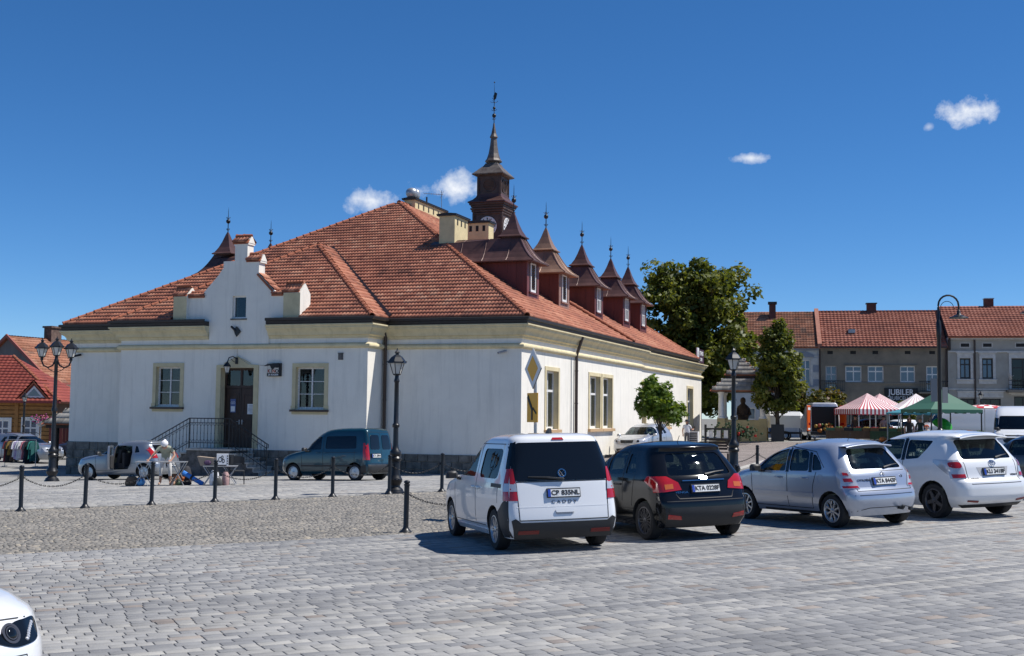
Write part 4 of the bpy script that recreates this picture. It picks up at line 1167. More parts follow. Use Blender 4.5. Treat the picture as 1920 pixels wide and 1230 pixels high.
def pchip(xs, ys, x):
    xs = np.asarray(xs, float); ys = np.asarray(ys, float)
    h = np.diff(xs); d = np.diff(ys) / h
    m = np.zeros(len(xs)); m[0] = d[0]; m[-1] = d[-1]
    for i in range(1, len(xs) - 1):
        if d[i-1] * d[i] > 0:
            a, b = 2*h[i] + h[i-1], h[i] + 2*h[i-1]
            m[i] = (a + b) / (a / d[i-1] + b / d[i])
    i = np.clip(np.searchsorted(xs, x) - 1, 0, len(xs) - 2)
    t = (x - xs[i]) / h[i]
    return ((1 + 2*t) * (1-t)**2 * ys[i] + t * (1-t)**2 * h[i] * m[i] + t*t * (3 - 2*t) * ys[i+1] + t*t * (t-1) * h[i] * m[i+1])
WHEELS = {}
def wheel_mesh(r, wdt, style, rimr):
    key = (r, wdt, style)
    if key in WHEELS: return WHEELS[key]
    T = Matrix.Rotation(-math.pi / 2, 4, 'X')         # lathe axis -> +y (outside)
    a = MB(T); h = wdt / 2
    a.lathe([(rimr, -h), (r * .93, -h), (r * .985, -h * .8), (r, -h * .45), (r, h * .45), (r * .985, h * .8), (r * .93, h), (rimr + .012, h * 1.02), (rimr, h * .9), (rimr, -h)], 26, cap=False)
    o1 = a.build('tyre', TYRE, None, smooth=40)
    a = MB(T)
    a.lathe([(rimr, h * .2), (rimr + .004, h * .97), (rimr - .012, h * .99), (rimr - .03, h * .7), (rimr - .03, h * .2)], 26, cap=False)
    a.lathe([(0.001, h * .1), (rimr, h * .1)], 20, k=1, cap=False)
    zf = h * .80
    a.lathe([(rimr * .22, h * .3), (rimr * .22, zf + .004), (rimr * .15, zf + .012), (.001, zf + .012)], 12, cap=False)
    ns, kind = style
    for i in range(ns):
        a.m = T @ Matrix.Rotation(2 * math.pi * i / ns, 4, 'Z')
        if kind == 'cover':
            a.rings([[(rimr*.2, -.035, zf), (rimr*.2, .035, zf), (rimr*.97, .075, zf - .012), (rimr*.97, -.075, zf - .012)], [(rimr*.2, -.03, zf - .03), (rimr*.2, .03, zf - .03), (rimr*.97, .07, zf - .04), (rimr*.97, -.07, zf - .04)]], cap0=True, cap1=True)
        elif kind == 'pair':
            for s in (-1, 1):
                a.rings([[(rimr*.2, s*.012-.009, zf), (rimr*.2, s*.012+.009, zf), (rimr*.97, s*.03+.013, zf + .004), (rimr*.97, s*.03-.013, zf + .004)], [(rimr*.2, s*.012-.009, zf - .04), (rimr*.2, s*.012+.009, zf - .04), (rimr*.97, s*.03+.013, zf - .03), (rimr*.97, s*.03-.013, zf - .03)]], cap0=True, cap1=True)
        else:
            w0 = {'thin': .012, 'star': .028}[kind]
            a.rings([[(rimr*.2, -w0*1.4, zf), (rimr*.2, w0*1.4, zf), (rimr*.97, w0, zf), (rimr*.97, -w0, zf)], [(rimr*.2, -w0*1.4, zf - .05), (rimr*.2, w0*1.4, zf - .05), (rimr*.97, w0, zf - .04), (rimr*.97, -w0, zf - .04)]], cap0=True, cap1=True)
            if kind == 'thin':
                for s in (-1, 1): a.tube([(rimr*.55, 0, zf - .012), (rimr*.95, s*.06, zf - .012)], .009, 4)
    a.m = None
    o2 = a.build('rim', [ALLOY, CABIN], None, smooth=35)
    me = (o1.data, o2.data)
    bpy.data.objects.remove(o1); bpy.data.objects.remove(o2)
    WHEELS[key] = me
    return me
def boolean(obj, cutters):
    for c in cutters:
        m = obj.modifiers.new('cut', 'BOOLEAN'); m.object = c; m.operation = 'DIFFERENCE'; m.solver = 'EXACT'; m.material_mode = 'INDEX'
    bpy.context.view_layer.update()
    dg = bpy.context.evaluated_depsgraph_get(); dg.update()
    me = bpy.data.meshes.new_from_object(obj.evaluated_get(dg))
    obj.modifiers.clear(); old = obj.data; obj.data = me; bpy.data.meshes.remove(old)
    pass
    for c in cutters:
        d = c.data; bpy.data.objects.remove(c); bpy.data.meshes.remove(d)
    me.polygons.foreach_set('use_smooth', [True] * len(me.polygons))
    me.set_sharp_from_angle(angle=R(34))
class Car:
    def __init__(self, name, label, cat, x, y, heading, S, paintm, group=None):
        """x, y: centre of the rear axle; heading: degrees, 90 = away from the camera"""
        self.S = S; L, H = S['L'], S['H']
        h = R(heading)
        f = Vector((math.cos(h), math.sin(h), 0)); l = Vector((-math.sin(h), math.cos(h), 0))
        q = S['wb']
        zr = gz(x, y); zf = gz(x + f.x * q, y + f.y * q)
        zl = gz(x + l.x * .75, y + l.y * .75); zr2 = gz(x - l.x * .75, y - l.y * .75)
        fx = (f + Vector((0, 0, (zf - zr) / q))).normalized()
        ly = (l + Vector((0, 0, (zl - zr2) / 1.5))).normalized()
        uz = fx.cross(ly).normalized(); ly = uz.cross(fx)
        self.root = thing(name, (0, 0, 0), 0, label, cat, group)
        M_ = Matrix(((fx.x, ly.x, uz.x, x), (fx.y, ly.y, uz.y, y), (fx.z, ly.z, uz.z, zr), (0, 0, 0, 1)))
        self.root.location = M_.translation; self.root.rotation_euler = M_.to_euler()
        self.M = M_
        lv = np.array(S['lev'], float)
        zs = sorted(set(np.round(np.concatenate([lv[:, 0], np.linspace(lv[0, 0], lv[-1, 0], 22), np.linspace(lv[-1, 0] - .08, lv[-1, 0], 5)]), 3)))
        self.fn = lambda c, z: pchip(lv[:, 0], lv[:, c], np.asarray(z, float))
        self.paint = paintm
        b = MB()
        rings = [self.slice(float(z), 0.0) for z in zs]
        b.rings(rings, cap0=True)
        # crowned roof: shrink last ring twice
        n = len(rings[-1]); cx = sum(p[0] for p in rings[-1]) / n
        rr = [rings[-1]]
        for s, dz in ((.82, .012), (.45, .024)):
            rr.append([(cx + (p[0] - cx) * s, p[1] * s, p[2] + dz) for p in rings[-1]])
        b.rings(rr, cap1=True)
        self.body = b.build('body', [paintm, CABIN], self.root, smooth=38)
        bm = bmesh.new(); bm.from_mesh(self.body.data); bmesh.ops.remove_doubles(bm, verts=bm.verts[:], dist=1e-4)
        self.bvh = BVHTree.FromBMesh(bm); bm.to_mesh(self.body.data); bm.free()
        self.cut()
    def slice(self, z, inset):
        S = self.S
        xr, xf, hw = float(self.fn(1, z)) + inset, float(self.fn(2, z)) - inset, float(self.fn(3, z)) - inset
        if inset:
            xf = min(xf, S['xcowl']); xr += .04
        ro = S['ro']
        rr = min(S.get('rr', .22), hw * .6) * (1.0 if z > .25 else .7); rf = min(S.get('rf', .42), hw * .75)
        bow_r, bow_f = S.get('bow', .07), S.get('bowf', .16)
        pts = []
        for i in range(5):
            y = (hw - rr) * i / 5; pts.append((xr + bow_r * (y / hw) ** 2, y))
        b0 = xr + bow_r * ((hw - rr) / hw) ** 2
        for i in range(6):
            a = math.pi / 2 * i / 5; e = .8
            pts.append((b0 + rr * (1 - math.cos(a) ** e) * 1.15, hw - rr + rr * math.sin(a) ** e))
        x0, x1 = b0 + rr * 1.15, xf - bow_f - rf
        x1 = max(x1, x0 + .1)
        for i in range(1, 10):
            x = x0 + (x1 - x0) * i / 10; t = (x - S['L'] / 2) / (S['L'] / 2)
            pts.append((x, hw * (1 - S.get('barrel', .02) * t ** 4)))
        he = hw * (1 - S.get('barrel', .02) * ((x1 - S['L'] / 2) / (S['L'] / 2)) ** 4)
        xe = xf - bow_f * ((he - rf) / he) ** 2
        for i in range(7):
            a = math.pi / 2 * i / 6
            pts.append((x1 + (xe - x1) * math.sin(a), he - rf + rf * math.cos(a)))
        for i in range(1, 5):
            y = (he - rf) * (1 - i / 5); pts.append((xf - bow_f * (y / he) ** 2, y))
        pts.append((xf, 0))
        pts[0] = (xr, 0)
        full = pts + [(x, -y) for x, y in pts[-2:0:-1]]
        return [(x - ro, y, z) for x, y in full]
    def cut(self):
        S = self.S; ro = S['ro']
        cabin = MB()
        zb = S.get('floor', .42); H = S['H']
        zs = list(np.linspace(zb, H - .07, 9))
        cabin.rings([self.slice(z, .07) for z in zs], 1, cap0=True, cap1=True)
        cs = [cabin.build('cut', [CABIN, CABIN], self.root)]
        w_ = MB()
        for p in S['side']: w_.prism([(x - ro, z) for x, z in shrink(p, .03)], -1.3, 1.3, k=1)
        if S.get('hole'): w_.prism([(x - ro, z) for x, z in S['hole']], .25, 1.3, k=1)
        if S['side'] or S.get('hole'): cs.append(w_.build('cut', [CABIN, CABIN], self.root))
        w_ = MB()
        if S.get('rear') and not S.get('rear_black'): w_.prism(shrink(S['rear'], .03), -ro - .3, -ro + S.get('rdepth', .95), k=1, axis='x')
        if S.get('front'): w_.prism(shrink(S['front'], .03), S.get('fcut', S['L'] * .5) - ro, S['L'] + .3, k=1, axis='x')
        if w_.f: cs.append(w_.build('cut', [CABIN, CABIN], self.root))
        w_ = MB()
        for xx in (0, S['wb']):
            for s in (-1, 1):
                n = 22; ra = S['rw'] + .055
                w_.rings([[(xx + ra * math.cos(2*math.pi*i/n), s * d, S['rw'] + ra * math.sin(2*math.pi*i/n)) for i in range(n)] for d in (S['W'] / 2 - .34, S['W'] / 2 + .2)], 1, cap0=True, cap1=True)
        cs.append(w_.build('cut', [CABIN, CABIN], self.root))
        boolean(self.body, cs)
        for p in S['side']:
            for s in (1, -1): self.drape('side_window', [p], 'L' if s > 0 else 'R', S.get('glass', TINT), off=-.012, thick=.006)
        if S.get('rear'): self.drape('rear_window', [S['rear']], 'B', BLACKGLASS if S.get('rear_black') else TINT, off=.008 if S.get('rear_black') else -.012, thick=.007)
        if S.get('front'): self.drape('windscreen', [S['front']], 'F', TINT, off=-.012, thick=.006)
        # wheels
        r = S['rw']; tw = S['W'] / 2 - .025
        tm, rm = wheel_mesh(r, .20, S.get('rimstyle', (10, 'star')), r * S.get('rimf', .66))
        for xx in (0, S['wb']):
            for s in (1, -1):
                o = link('wheel', tm, self.root); o.location = (xx, s * (tw - .10), r)
                o.rotation_euler = (0, random.uniform(0, 6), 0 if s > 0 else math.pi)
                k = link('rim', rm, o)
                if S.get('rimm'): k.material_slots[0].link = 'OBJECT'; k.material_slots[0].material = S['rimm']
        # seats
        for sx, sy in S.get('seats', ()):
            c = MB(Matrix.Translation((sx - ro, sy, 0)))
            zc = S.get('seatz', .50)
            c.bbox(-.05, .5, -.24, .24, zc - .15, zc, .05)
            c.rings([[(-.02 - .12 * t + dx, yy, zc + .62 * t) for dx, yy in ((-.06, -.22 + .05*t), (.06, -.22 + .05*t), (.06, .22 - .05*t), (-.06, .22 - .05*t))] for t in (0, .5, 1)], cap0=True, cap1=True)
            c.bbox(-.22, -.12, -.13, .13, zc + .68, zc + .88, .04)
            c.tube([(-.15, -.06, zc + .58), (-.16, -.06, zc + .7)], .01, 4); c.tube([(-.15, .06, zc + .58), (-.16, .06, zc + .7)], .01, 4)
            c.build('seat', SEATM, self.root)
    def hit(self, mode, a, b, strict=False):
        ro = self.S['ro']
        o, d = {'L': ((a - ro, 2, b), (0, -1, 0)), 'R': ((a - ro, -2, b), (0, 1, 0)), 'B': ((-ro - 1, a, b), (1, 0, 0)), 'F': ((self.S['L'] - ro + 1, a, b), (-1, 0, 0)), 'T': ((a - ro, b, 3), (0, 0, -1))}[mode]
        p, n, i, dist = self.bvh.ray_cast(Vector(o), Vector(d))
        if p is None: return None, None
        if n.dot(Vector(d)) > 0: n = -n
        if strict and -n.dot(Vector(d)) < .3: return None, None
        return p, n
    def drape(self, name, polys, mode, material, off=.008, thick=.012, parent=None, seg=.09):
        mb = MB()
        for poly in polys:
            bm = bmesh.new()
            vs = [bm.verts.new((a, b, 0)) for a, b in poly]
            bm.faces.new(vs)
            bmesh.ops.triangulate(bm, faces=bm.faces[:])
            for _ in range(4):
                es = [e for e in bm.edges if e.calc_length() > seg]
                if not es: break
                bmesh.ops.subdivide_edges(bm, edges=es, cuts=1)
                bmesh.ops.triangulate(bm, faces=bm.faces[:])
            bm.verts.index_update()
            out, inn, ok = [], [], {}
            for v in bm.verts:
                p, n = self.hit(mode, v.co.x, v.co.y, mode in 'LR')
                ok[v.index] = p is not None
                if p is None: p, n = Vector((0, 0, 0)), Vector((0, 0, 1))
                out.append(p + n * off); inn.append(p + n * (off - thick))
            i = mb.pts(out); j = mb.pts(inn)
            good = [f for f in bm.faces if all(ok[v.index] for v in f.verts)]
            left = set(good); best = set()
            while left:                      # keep the largest connected piece
                st = [left.pop()]; comp = {st[0]}
                while st:
                    f = st.pop()
                    for e in f.edges:
                        for g_ in e.link_faces:
                            if g_ in left: left.discard(g_); comp.add(g_); st.append(g_)
                if len(comp) > len(best): best = comp
            for f in bm.faces:
                ids = [v.index for v in f.verts]
                if f in best:
                    mb.face([i + q for q in ids]); mb.face([j + q for q in ids[::-1]])
            for e in bm.edges:
                if sum(f in best for f in e.link_faces) == 1:
                    a, b = e.verts[0].index, e.verts[1].index
                    mb.face([i + a, i + b, j + b, j + a])
            bm.free()
        if not mb.f: return None
        return mb.build(name, material, parent or self.root, smooth=40)
    def seams(self, lines, mode, wd=.012, name='panel_gap', material=None):
        polys = []
        for ln in lines:
            for (a, b), (c, d) in zip(ln, ln[1:]):
                L = math.hypot(c - a, d - b); nx, ny = -(d - b) / L * wd / 2, (c - a) / L * wd / 2
                polys.append([(a + nx, b + ny), (c + nx, d + ny), (c - nx, d - ny), (a - nx, b - ny)])
        k = 0
        for ln in lines:
            self.drape(name, polys[k:k + len(ln) - 1], mode, material or BLACK, off=.0025, thick=.006); k += len(ln) - 1
    def plate(self, text, z, mode='B', y=0, w_=.52, h_=.114, frame_=True):
        p, n = self.hit(mode, y, z)
        s = -1 if mode == 'B' else 1
        n = Vector((n.x, n.y, n.z)); xd = Vector((0, s, 0)); zd = Vector((0, 0, 1)); nd = Vector((s, 0, 0))
        n.y = 0; n.normalize()
        up = (zd - n * zd.dot(n)).normalized()
        T = Matrix(((xd.x, up.x, n.x, p.x), (xd.y, up.y, n.y, p.y), (xd.z, up.z, n.z, p.z), (0, 0, 0, 1)))
        T = T @ Matrix.Translation((0, 0, .03))
        c = MB(T); c.box(-w_/2 - .012, w_/2 + .012, -h_/2 - .012, h_/2 + .018, -.05, -.004, 1); c.box(-w_/2, w_/2, -h_/2, h_/2, -.003, 0); c.box(-w_/2, -w_/2 + .045, -h_/2, h_/2, .001, .003, 2)
        o = c.build('number_plate', [PLATE, PLASTIC, EUBLUE], self.root)
        me = text_mesh(text, .115, .001, bold=.004)
        me.transform(T @ Matrix.Translation((.022, 0, .003)) @ Matrix.Diagonal((min(.62, .46 / max(.1, max(v.co.x for v in me.vertices) * 2)) if 0 else .46 / (max(v.co.x for v in me.vertices) - min(v.co.x for v in me.vertices)), .88, 1, 1)))
        me.materials.clear(); me.materials.append(BLACK)
        link('plate_lettering', me, o)
        return T
    def on(self, mode, a, b):
        """matrix on the body surface: x to the viewer's right, y up, z outward"""
        p, n = self.hit(mode, a, b)
        n = n.normalized(); up = (Vector((0, 0, 1)) - n * n.z).normalized(); xd = up.cross(n)
        return Matrix(((xd.x, up.x, n.x, p.x), (xd.y, up.y, n.y, p.y), (xd.z, up.z, n.z, p.z), (0, 0, 0, 1)))
    def handle(self, x, z, mode='L', material=None, L=.2):
        if self.hit(mode, x, z)[0] is None: return
        c = MB(self.on(mode, x, z)); c.tube([(-L/2, 0, .0), (-L/2 + .03, 0, .032), (L/2 - .03, 0, .032), (L/2, 0, .0)], .015, 6); c.build('door_handle', material or self.paint, self.root, smooth=50)
    def mirror(self, x, z, material=None):
        for s, md in ((1, 'L'), (-1, 'R')):
            p, n = self.hit(md, x, z)
            c = MB(Matrix.Translation(p)); c.bbox(-.10, .06, min(0, s * .05), max(0, s * .05), -.06, .0, .01)
            c.bbox(-.07, .09, min(s * .05, s * .25), max(s * .05, s * .25), -.06, .10, .035)
            c.build('door_mirror', material or self.paint, self.root, smooth=40)
    def wiper(self, z, y0=.05, y1=-.5):
        a, b = self.on('B', y0, z).translation, self.on('B', y1, z + .05).translation
        c = MB(); c.tube([a + Vector((-.03, 0, 0)), (a + b) / 2 + Vector((-.05, 0, .01)), b + Vector((-.035, 0, 0))], [.022, .014, .008], 5); c.build('rear_wiper', PLASTIC, self.root)
def shrink(p, d):
    cx = sum(a for a, b in p) / len(p); cy = sum(b for a, b in p) / len(p)
    out = []
    for a, b in p:
        L = math.hypot(a - cx, b - cy)
        out.append((cx + (a - cx) * (1 - d / L), cy + (b - cy) * (1 - d / L)))
    return out
def rnd(poly, r=.05, n=3):
    """round the corners of a polygon"""
    out = []
    m = len(poly)
    for i in range(m):
        p = Vector(poly[i]); a = Vector(poly[i-1]) - p; b = Vector(poly[(i+1) % m]) - p
        d = min(r, a.length * .45, b.length * .45)
        s, e = p + a.normalized() * d, p + b.normalized() * d
        for k in range(n + 1):
            t = k / n; q = s * (1-t)**2 + p * 2*t*(1-t) + e * t*t
            out.append((q.x, q.y))
    return out
SEATS4 = ((1.25, .36), (1.25, -.36), (2.15, .37), (2.15, -.37))
def ringm(mb, r, t, sx=1.0, n=20, z=.008, c=(0, 0)):
    mb.rings([[(c[0] + (r + dr) * sx * math.cos(2*math.pi*i/n), c[1] + (r + dr) * math.sin(2*math.pi*i/n), z + dz) for i in range(n)] for dr, dz in ((-t, -.006), (-t, .004), (t, .004), (t, -.006), (-t, -.006))])
CHROME = mat('chrome', (.62, .63, .65), .12, metal=1.0)
WHITECAR = paint('white_car_paint', (.74, .75, .76))
SILVER = paint('silver_car_paint', (.30, .325, .36), .6, .34)
SILVER2 = paint('pale_silver_paint', (.50, .51, .53), .5, .32)

# white delivery-type van, nearest
S = dict(L=4.5, W=1.855, H=1.80, ro=.85, wb=2.755, rw=.325, xcowl=3.3, rr=.24, bow=.06, barrel=.075,
         lev=[(.22,.10,4.38,.84),(.35,.02,4.46,.905),(.5,0,4.5,.925),(.62,.015,4.49,.928),(.80,.05,4.42,.926),(.95,.08,4.22,.915),(1.05,.10,3.75,.90),(1.12,.12,3.35,.885),(1.4,.20,2.85,.815),(1.62,.27,2.48,.755),(1.70,.30,2.3,.73),(1.76,.34,2.1,.69),(1.80,.45,1.8,.60)],
         side=[rnd([(.70,1.10),(1.76,1.10),(1.72,1.60),(.66,1.60)], .12), rnd([(1.96,1.10),(3.14,1.10),(2.58,1.58),(1.96,1.60)], .06)],
         rear=rnd([(-.75,1.09),(.75,1.09),(.67,1.68),(-.67,1.68)], .05), rear_black=True, front=rnd([(-.72,1.14),(.72,1.14),(.62,1.62),(-.62,1.62)], .08), fcut=2.6,
         glass=PRIVACY, seats=SEATS4, rimstyle=(7, 'pair'), rimf=.66)
c_ = Car('delivery_van', 'white boxy passenger van with black tailgate glass, nearest of the parked row', 'van', .622, 19.632, 90 + math.degrees(.294), S, WHITECAR)
for md in 'LR':
    c_.drape('bumper_side', [[(.16,.24),(.42,.24),(.46,.36),(.58,.62),(.40,.70),(.24,.80),(.15,.80),(.11,.5)]], md, PLASTIC, off=.006)
    c_.drape('sill_trim', [[(1.3,.22),(3.2,.22),(3.2,.30),(1.3,.30)]], md, WHITECAR, off=.014)
    c_.drape('tail_light', [[(.14,.80),(.26,.80),(.33,1.28),(.27,1.28)]], md, REDLIGHT, off=.012)
    c_.drape('tail_light_clear', [[(.155,.94),(.27,.94),(.285,1.06),(.19,1.06)]], md, CLEARLIGHT, off=.016)
    c_.drape('black_pillar', [[(.27,1.28),(.36,1.28),(.47,1.68),(.40,1.68)]], md, BLACKGLASS, off=.007)
    c_.seams([[(.62,.75),(.62,1.05)],[(1.87,.32),(1.87,1.70)],[(1.87,.36),(3.2,.36),(3.28,1.06)],[(1.3,.36),(1.87,.36)],[(.5,1.66),(2.6,1.66)]], md)
    c_.drape('rail_cover', [[(.42,.985),(.98,.985),(.98,1.045),(.42,1.045)]], md, PLASTIC, off=.008)
    c_.handle(1.72, .95, md); c_.handle(2.02, .95, md)
c_.drape('bumper', [[(-.78,.225),(.78,.225),(.84,.50),(.78,.53),(.70,.47),(-.70,.47),(-.78,.53),(-.84,.50)]], 'B', PLASTIC, off=.02)
for s in (-1, 1):
    c_.drape('tail_light', [[(s*.73,.80),(s*.85,.80),(s*.80,1.28),(s*.76,1.28)]], 'B', REDLIGHT, off=.012)
    c_.drape('tail_light_clear', [[(s*.735,.94),(s*.845,.94),(s*.83,1.06),(s*.745,1.06)]], 'B', CLEARLIGHT, off=.016)
    c_.drape('reflector', [[(s*.42,.30),(s*.74,.30),(s*.74,.35),(s*.42,.35)]], 'B', mat('dull_red_reflector', (.16, .01, .01), .3), off=.026)
    c_.drape('black_pillar', [[(s*.74,1.09),(s*.80,1.09),(s*.74,1.70),(s*.66,1.70)]], 'B', BLACKGLASS, off=.006)
c_.seams([[(-.72,.50),(-.74,1.08),(.74,1.08),(.72,.50),(-.72,.50)]], 'B', .014)
c_.seams([[(-.76,.70),(.76,.70)]], 'B', .012, 'crease', WHITECAR)
c_.drape('high_brake_light', [[(-.10,1.715),(.10,1.715),(.08,1.745),(-.08,1.745)]], 'B', REDLIGHT, off=.014)
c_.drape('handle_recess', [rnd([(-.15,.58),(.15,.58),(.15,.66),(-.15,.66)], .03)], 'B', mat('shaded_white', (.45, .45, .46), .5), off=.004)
c_.drape('tailgate_handle', [rnd([(-.15,.61),(.15,.61),(.15,.67),(-.15,.67)], .03)], 'B', WHITECAR, off=.022)
c_.plate('CB 835NL', .90)
T = c_.on('B', -.0, .77); lettering('C A D D Y', .06, T @ Matrix.Translation((0, 0, .003)), DARKALLOY, c_.root, squeeze=1.5, name='model_lettering')
T = c_.on('B', 0, 1.20); e_ = MB(T); ringm(e_, .062, .006, z=.02)
for a, b in (((-.04, .045), (0, -.005)), ((.04, .045), (0, -.005)), ((-.052, .02), (-.022, -.05)), ((-.022, -.05), (0, -.008)), ((.052, .02), (.022, -.05)), ((.022, -.05), (0, -.008))): e_.tube([(*a, .02), (*b, .02)], .005, 4)
e_.build('round_badge', CHROME, c_.root)
c_.wiper(1.11, -.02, .55); c_.mirror(2.98, 1.08, PLASTIC)
e_ = MB(); e_.prism([(-.22, 1.80), (.02, 1.80), (-.16, 1.90), (-.2, 1.88)], -.025, .025); e_.build('roof_aerial', PLASTIC, c_.root)
e_ = MB(); e_.box(-.72, -.3, -.5, .5, .24, .34); e_.build('underbody', PLASTIC, c_.root)

# black hatchback
BLACKCAR = mat('black_car_paint', (.006, .0065, .008), .10, spec=.45)
S = dict(L=4.068, W=1.765, H=1.60, ro=.66, wb=2.615, rw=.325, xcowl=2.95, rr=.28, bow=.10, barrel=.07,
         lev=[(.22,.14,3.95,.80),(.35,.04,4.04,.865),(.5,0,4.068,.882),(.65,.01,4.05,.884),(.74,.06,4.0,.882),(.85,.09,3.95,.878),(.95,.12,3.7,.868),(1.02,.15,3.3,.858),(1.07,.19,3.0,.845),(1.3,.37,2.6,.76),(1.46,.50,2.25,.69),(1.52,.47,2.1,.655),(1.57,.55,1.95,.59),(1.60,.9,1.7,.45)],
         side=[rnd([(1.42,1.06),(2.02,1.04),(2.02,1.47),(1.40,1.47)], .06), rnd([(2.10,1.04),(2.86,1.04),(2.50,1.34),(2.20,1.47),(2.10,1.47)], .06), rnd([(.92,1.10),(1.34,1.06),(1.33,1.45),(1.12,1.42)], .05)],
         rear=rnd([(-.64,1.06),(.64,1.06),(.54,1.44),(-.54,1.44)], .08), rdepth=.9, front=rnd([(-.66,1.08),(.66,1.08),(.56,1.46),(-.56,1.46)], .08), fcut=2.2,
         seats=SEATS4, rimstyle=(9, 'pair'), rimf=.70, rimm=DARKALLOY)
c_ = Car('hatchback', 'black hatchback with red wraparound tail lights beside the white van', 'car', 3.05, 20.85, 90 + math.degrees(.391), S, BLACKCAR)
for md, s in (('L', 1), ('R', -1)):
    c_.drape('tail_light', [[(.12,.83),(.30,.86),(.60,.98),(.52,1.06),(.2,1.06)]], md, REDLIGHT, off=.012)
    c_.seams([[(.98,1.05),(1.05,.55)],[(1.38,1.50),(1.38,.62)],[(2.06,1.50),(2.06,.36),(3.0,.36),(3.0,1.03)],[(1.2,.36),(2.06,.36)]], md)
    c_.handle(1.55, .90, md); c_.handle(2.25, .90, md)
    c_.drape('tail_light', [[(s*.44,.84),(s*.86,.80),(s*.85,1.06),(s*.66,1.06),(s*.48,.96)]], 'B', REDLIGHT, off=.014)
    c_.drape('tail_light_orange', [[(s*.58,.86),(s*.72,.85),(s*.72,.93),(s*.58,.94)]], 'B', ORANGELIGHT, off=.018)
    c_.drape('reflector', [[(s*.48,.36),(s*.72,.38),(s*.72,.45),(s*.50,.42)]], 'B', REDLIGHT, off=.016)
c_.drape('bumper_lower', [[(-.80,.24),(.80,.24),(.86,.56),(-.86,.56)]], 'B', PLASTIC, off=.008)
c_.seams([[(-.82,.66),(.82,.66)],[(-.56,.80),(-.50,.70),(.50,.70),(.56,.80)]], 'B')
c_.drape('chrome_strip', [[(-.4,.975),(.4,.975),(.4,.99),(-.4,.99)]], 'B', CHROME, off=.02)
c_.plate('KTA 0228F', .85)
T = c_.on('B', 0, 1.02); e_ = MB(T); ringm(e_, .04, .005, 1.7, z=.012); e_.build('oval_badge', CHROME, c_.root); lettering('KIA', .05, T @ Matrix.Translation((0, 0, .01)), CHROME, c_.root, name='badge_lettering', squeeze=1.2)
T = c_.on('B', .44, .80); lettering('VENGA', .05, T @ Matrix.Translation((0, 0, .004)), CHROME, c_.root, squeeze=1.4, name='model_lettering')
c_.wiper(1.08, -.05, -.45); c_.mirror(2.74, 1.04)
e_ = MB(); e_.tube([(.3, 0, 1.6), (.22, 0, 1.72)], .006, 4); e_.build('roof_aerial', PLASTIC, c_.root)

# silver round hatchback
C3P = paint('blue_silver_paint', (.40, .44, .52), .45, .30)
S = dict(L=3.85, W=1.667, H=1.519, ro=.60, wb=2.46, rw=.30, xcowl=2.85, rr=.29, bow=.11, barrel=.085,
         lev=[(.22,.10,3.75,.74),(.35,.03,3.82,.80),(.5,0,3.85,.828),(.60,.015,3.84,.834),(.66,.05,3.82,.834),(.72,.09,3.8,.832),(.85,.13,3.70,.826),(.93,.16,3.5,.82),(.98,.19,3.25,.81),(1.03,.23,3.04,.797),(1.15,.34,2.84,.765),(1.27,.44,2.60,.725),(1.38,.53,2.30,.675),(1.45,.58,2.05,.62),(1.5,.66,1.8,.53),(1.535,1.0,1.5,.36)],
         side=[rnd([(1.16,.97),(1.74,.96),(1.74,1.40),(1.34,1.40),(1.2,1.34)], .07), rnd([(1.80,.96),(2.74,.96),(2.50,1.2),(2.16,1.36),(1.80,1.41)], .05), rnd([(.80,1.0),(1.10,.97),(1.15,1.32),(1.04,1.31),(.88,1.18)], .06)],
         rear=rnd([(-.62,1.02),(.62,1.02),(.48,1.40),(-.48,1.40)], .08), rdepth=.9, front=rnd([(-.6,1.04),(.6,1.04),(.46,1.38),(-.46,1.38)], .08), fcut=2.0,
         seats=((.95,.33),(.95,-.33),(1.9,.34),(1.9,-.34)), seatz=.48, rimstyle=(8, 'thin'), rimf=.68)
c_ = Car('hatchback', 'silver blue round hatchback with rear roof spoiler, third in the parked row', 'car', 6.47, 22.21, 90 + math.degrees(.469), S, C3P)
for md, s in (('L', 1), ('R', -1)):
    c_.drape('tail_light', [[(.16,.70),(.36,.70),(.46,.98),(.44,1.06),(.3,1.02)]], md, CLEARLIGHT, off=.010)
    c_.drape('tail_light', [[(s*.56,.70),(s*.82,.70),(s*.78,.98),(s*.74,1.06),(s*.66,.95)]], 'B', CLEARLIGHT, off=.012)
    [c_.drape('tail_light_red', [q], 'B', REDLIGHT, off=.018) for q in ([(s*.58,.71),(s*.80,.71),(s*.80,.75),(s*.60,.75)], [(s*.66,.82),(s*.78,.82),(s*.78,.88),(s*.68,.88)], [(s*.7,.93),(s*.77,.93),(s*.76,.98),(s*.71,.97)])]
    c_.seams([[(.97,.98),(1.05,.75),(1.1,.32),(1.76,.32)],[(1.76,.32),(1.78,1.4)],[(1.76,.32),(2.78,.32),(2.84,.98)],[(.78,1.06),(1.06,1.34),(1.8,1.43),(2.15,1.38),(2.6,1.06)]], md)
    c_.drape('side_rub_strip', [[(1.05,.52),(2.75,.52),(2.75,.60),(1.05,.60)]], md, C3P, off=.018)
    c_.drape('sill_strip', [[(.95,.23),(2.5,.23),(2.5,.27),(.95,.27)]], md, PLASTIC, off=.004)
    c_.handle(1.28, .86, md); c_.handle(2.0, .86, md)
    for q in ([(1.73,.96),(1.81,.96),(1.81,1.41),(1.73,1.40)], [(1.09,.97),(1.17,.97),(1.22,1.34),(1.14,1.32)]): c_.drape('window_pillar', [q], md, BLACKGLASS, off=.004)
    e_ = MB(c_.on(md, .86, .86)); ringm(e_, .075, .004, z=.0); e_.build('fuel_flap', C3P, c_.root)
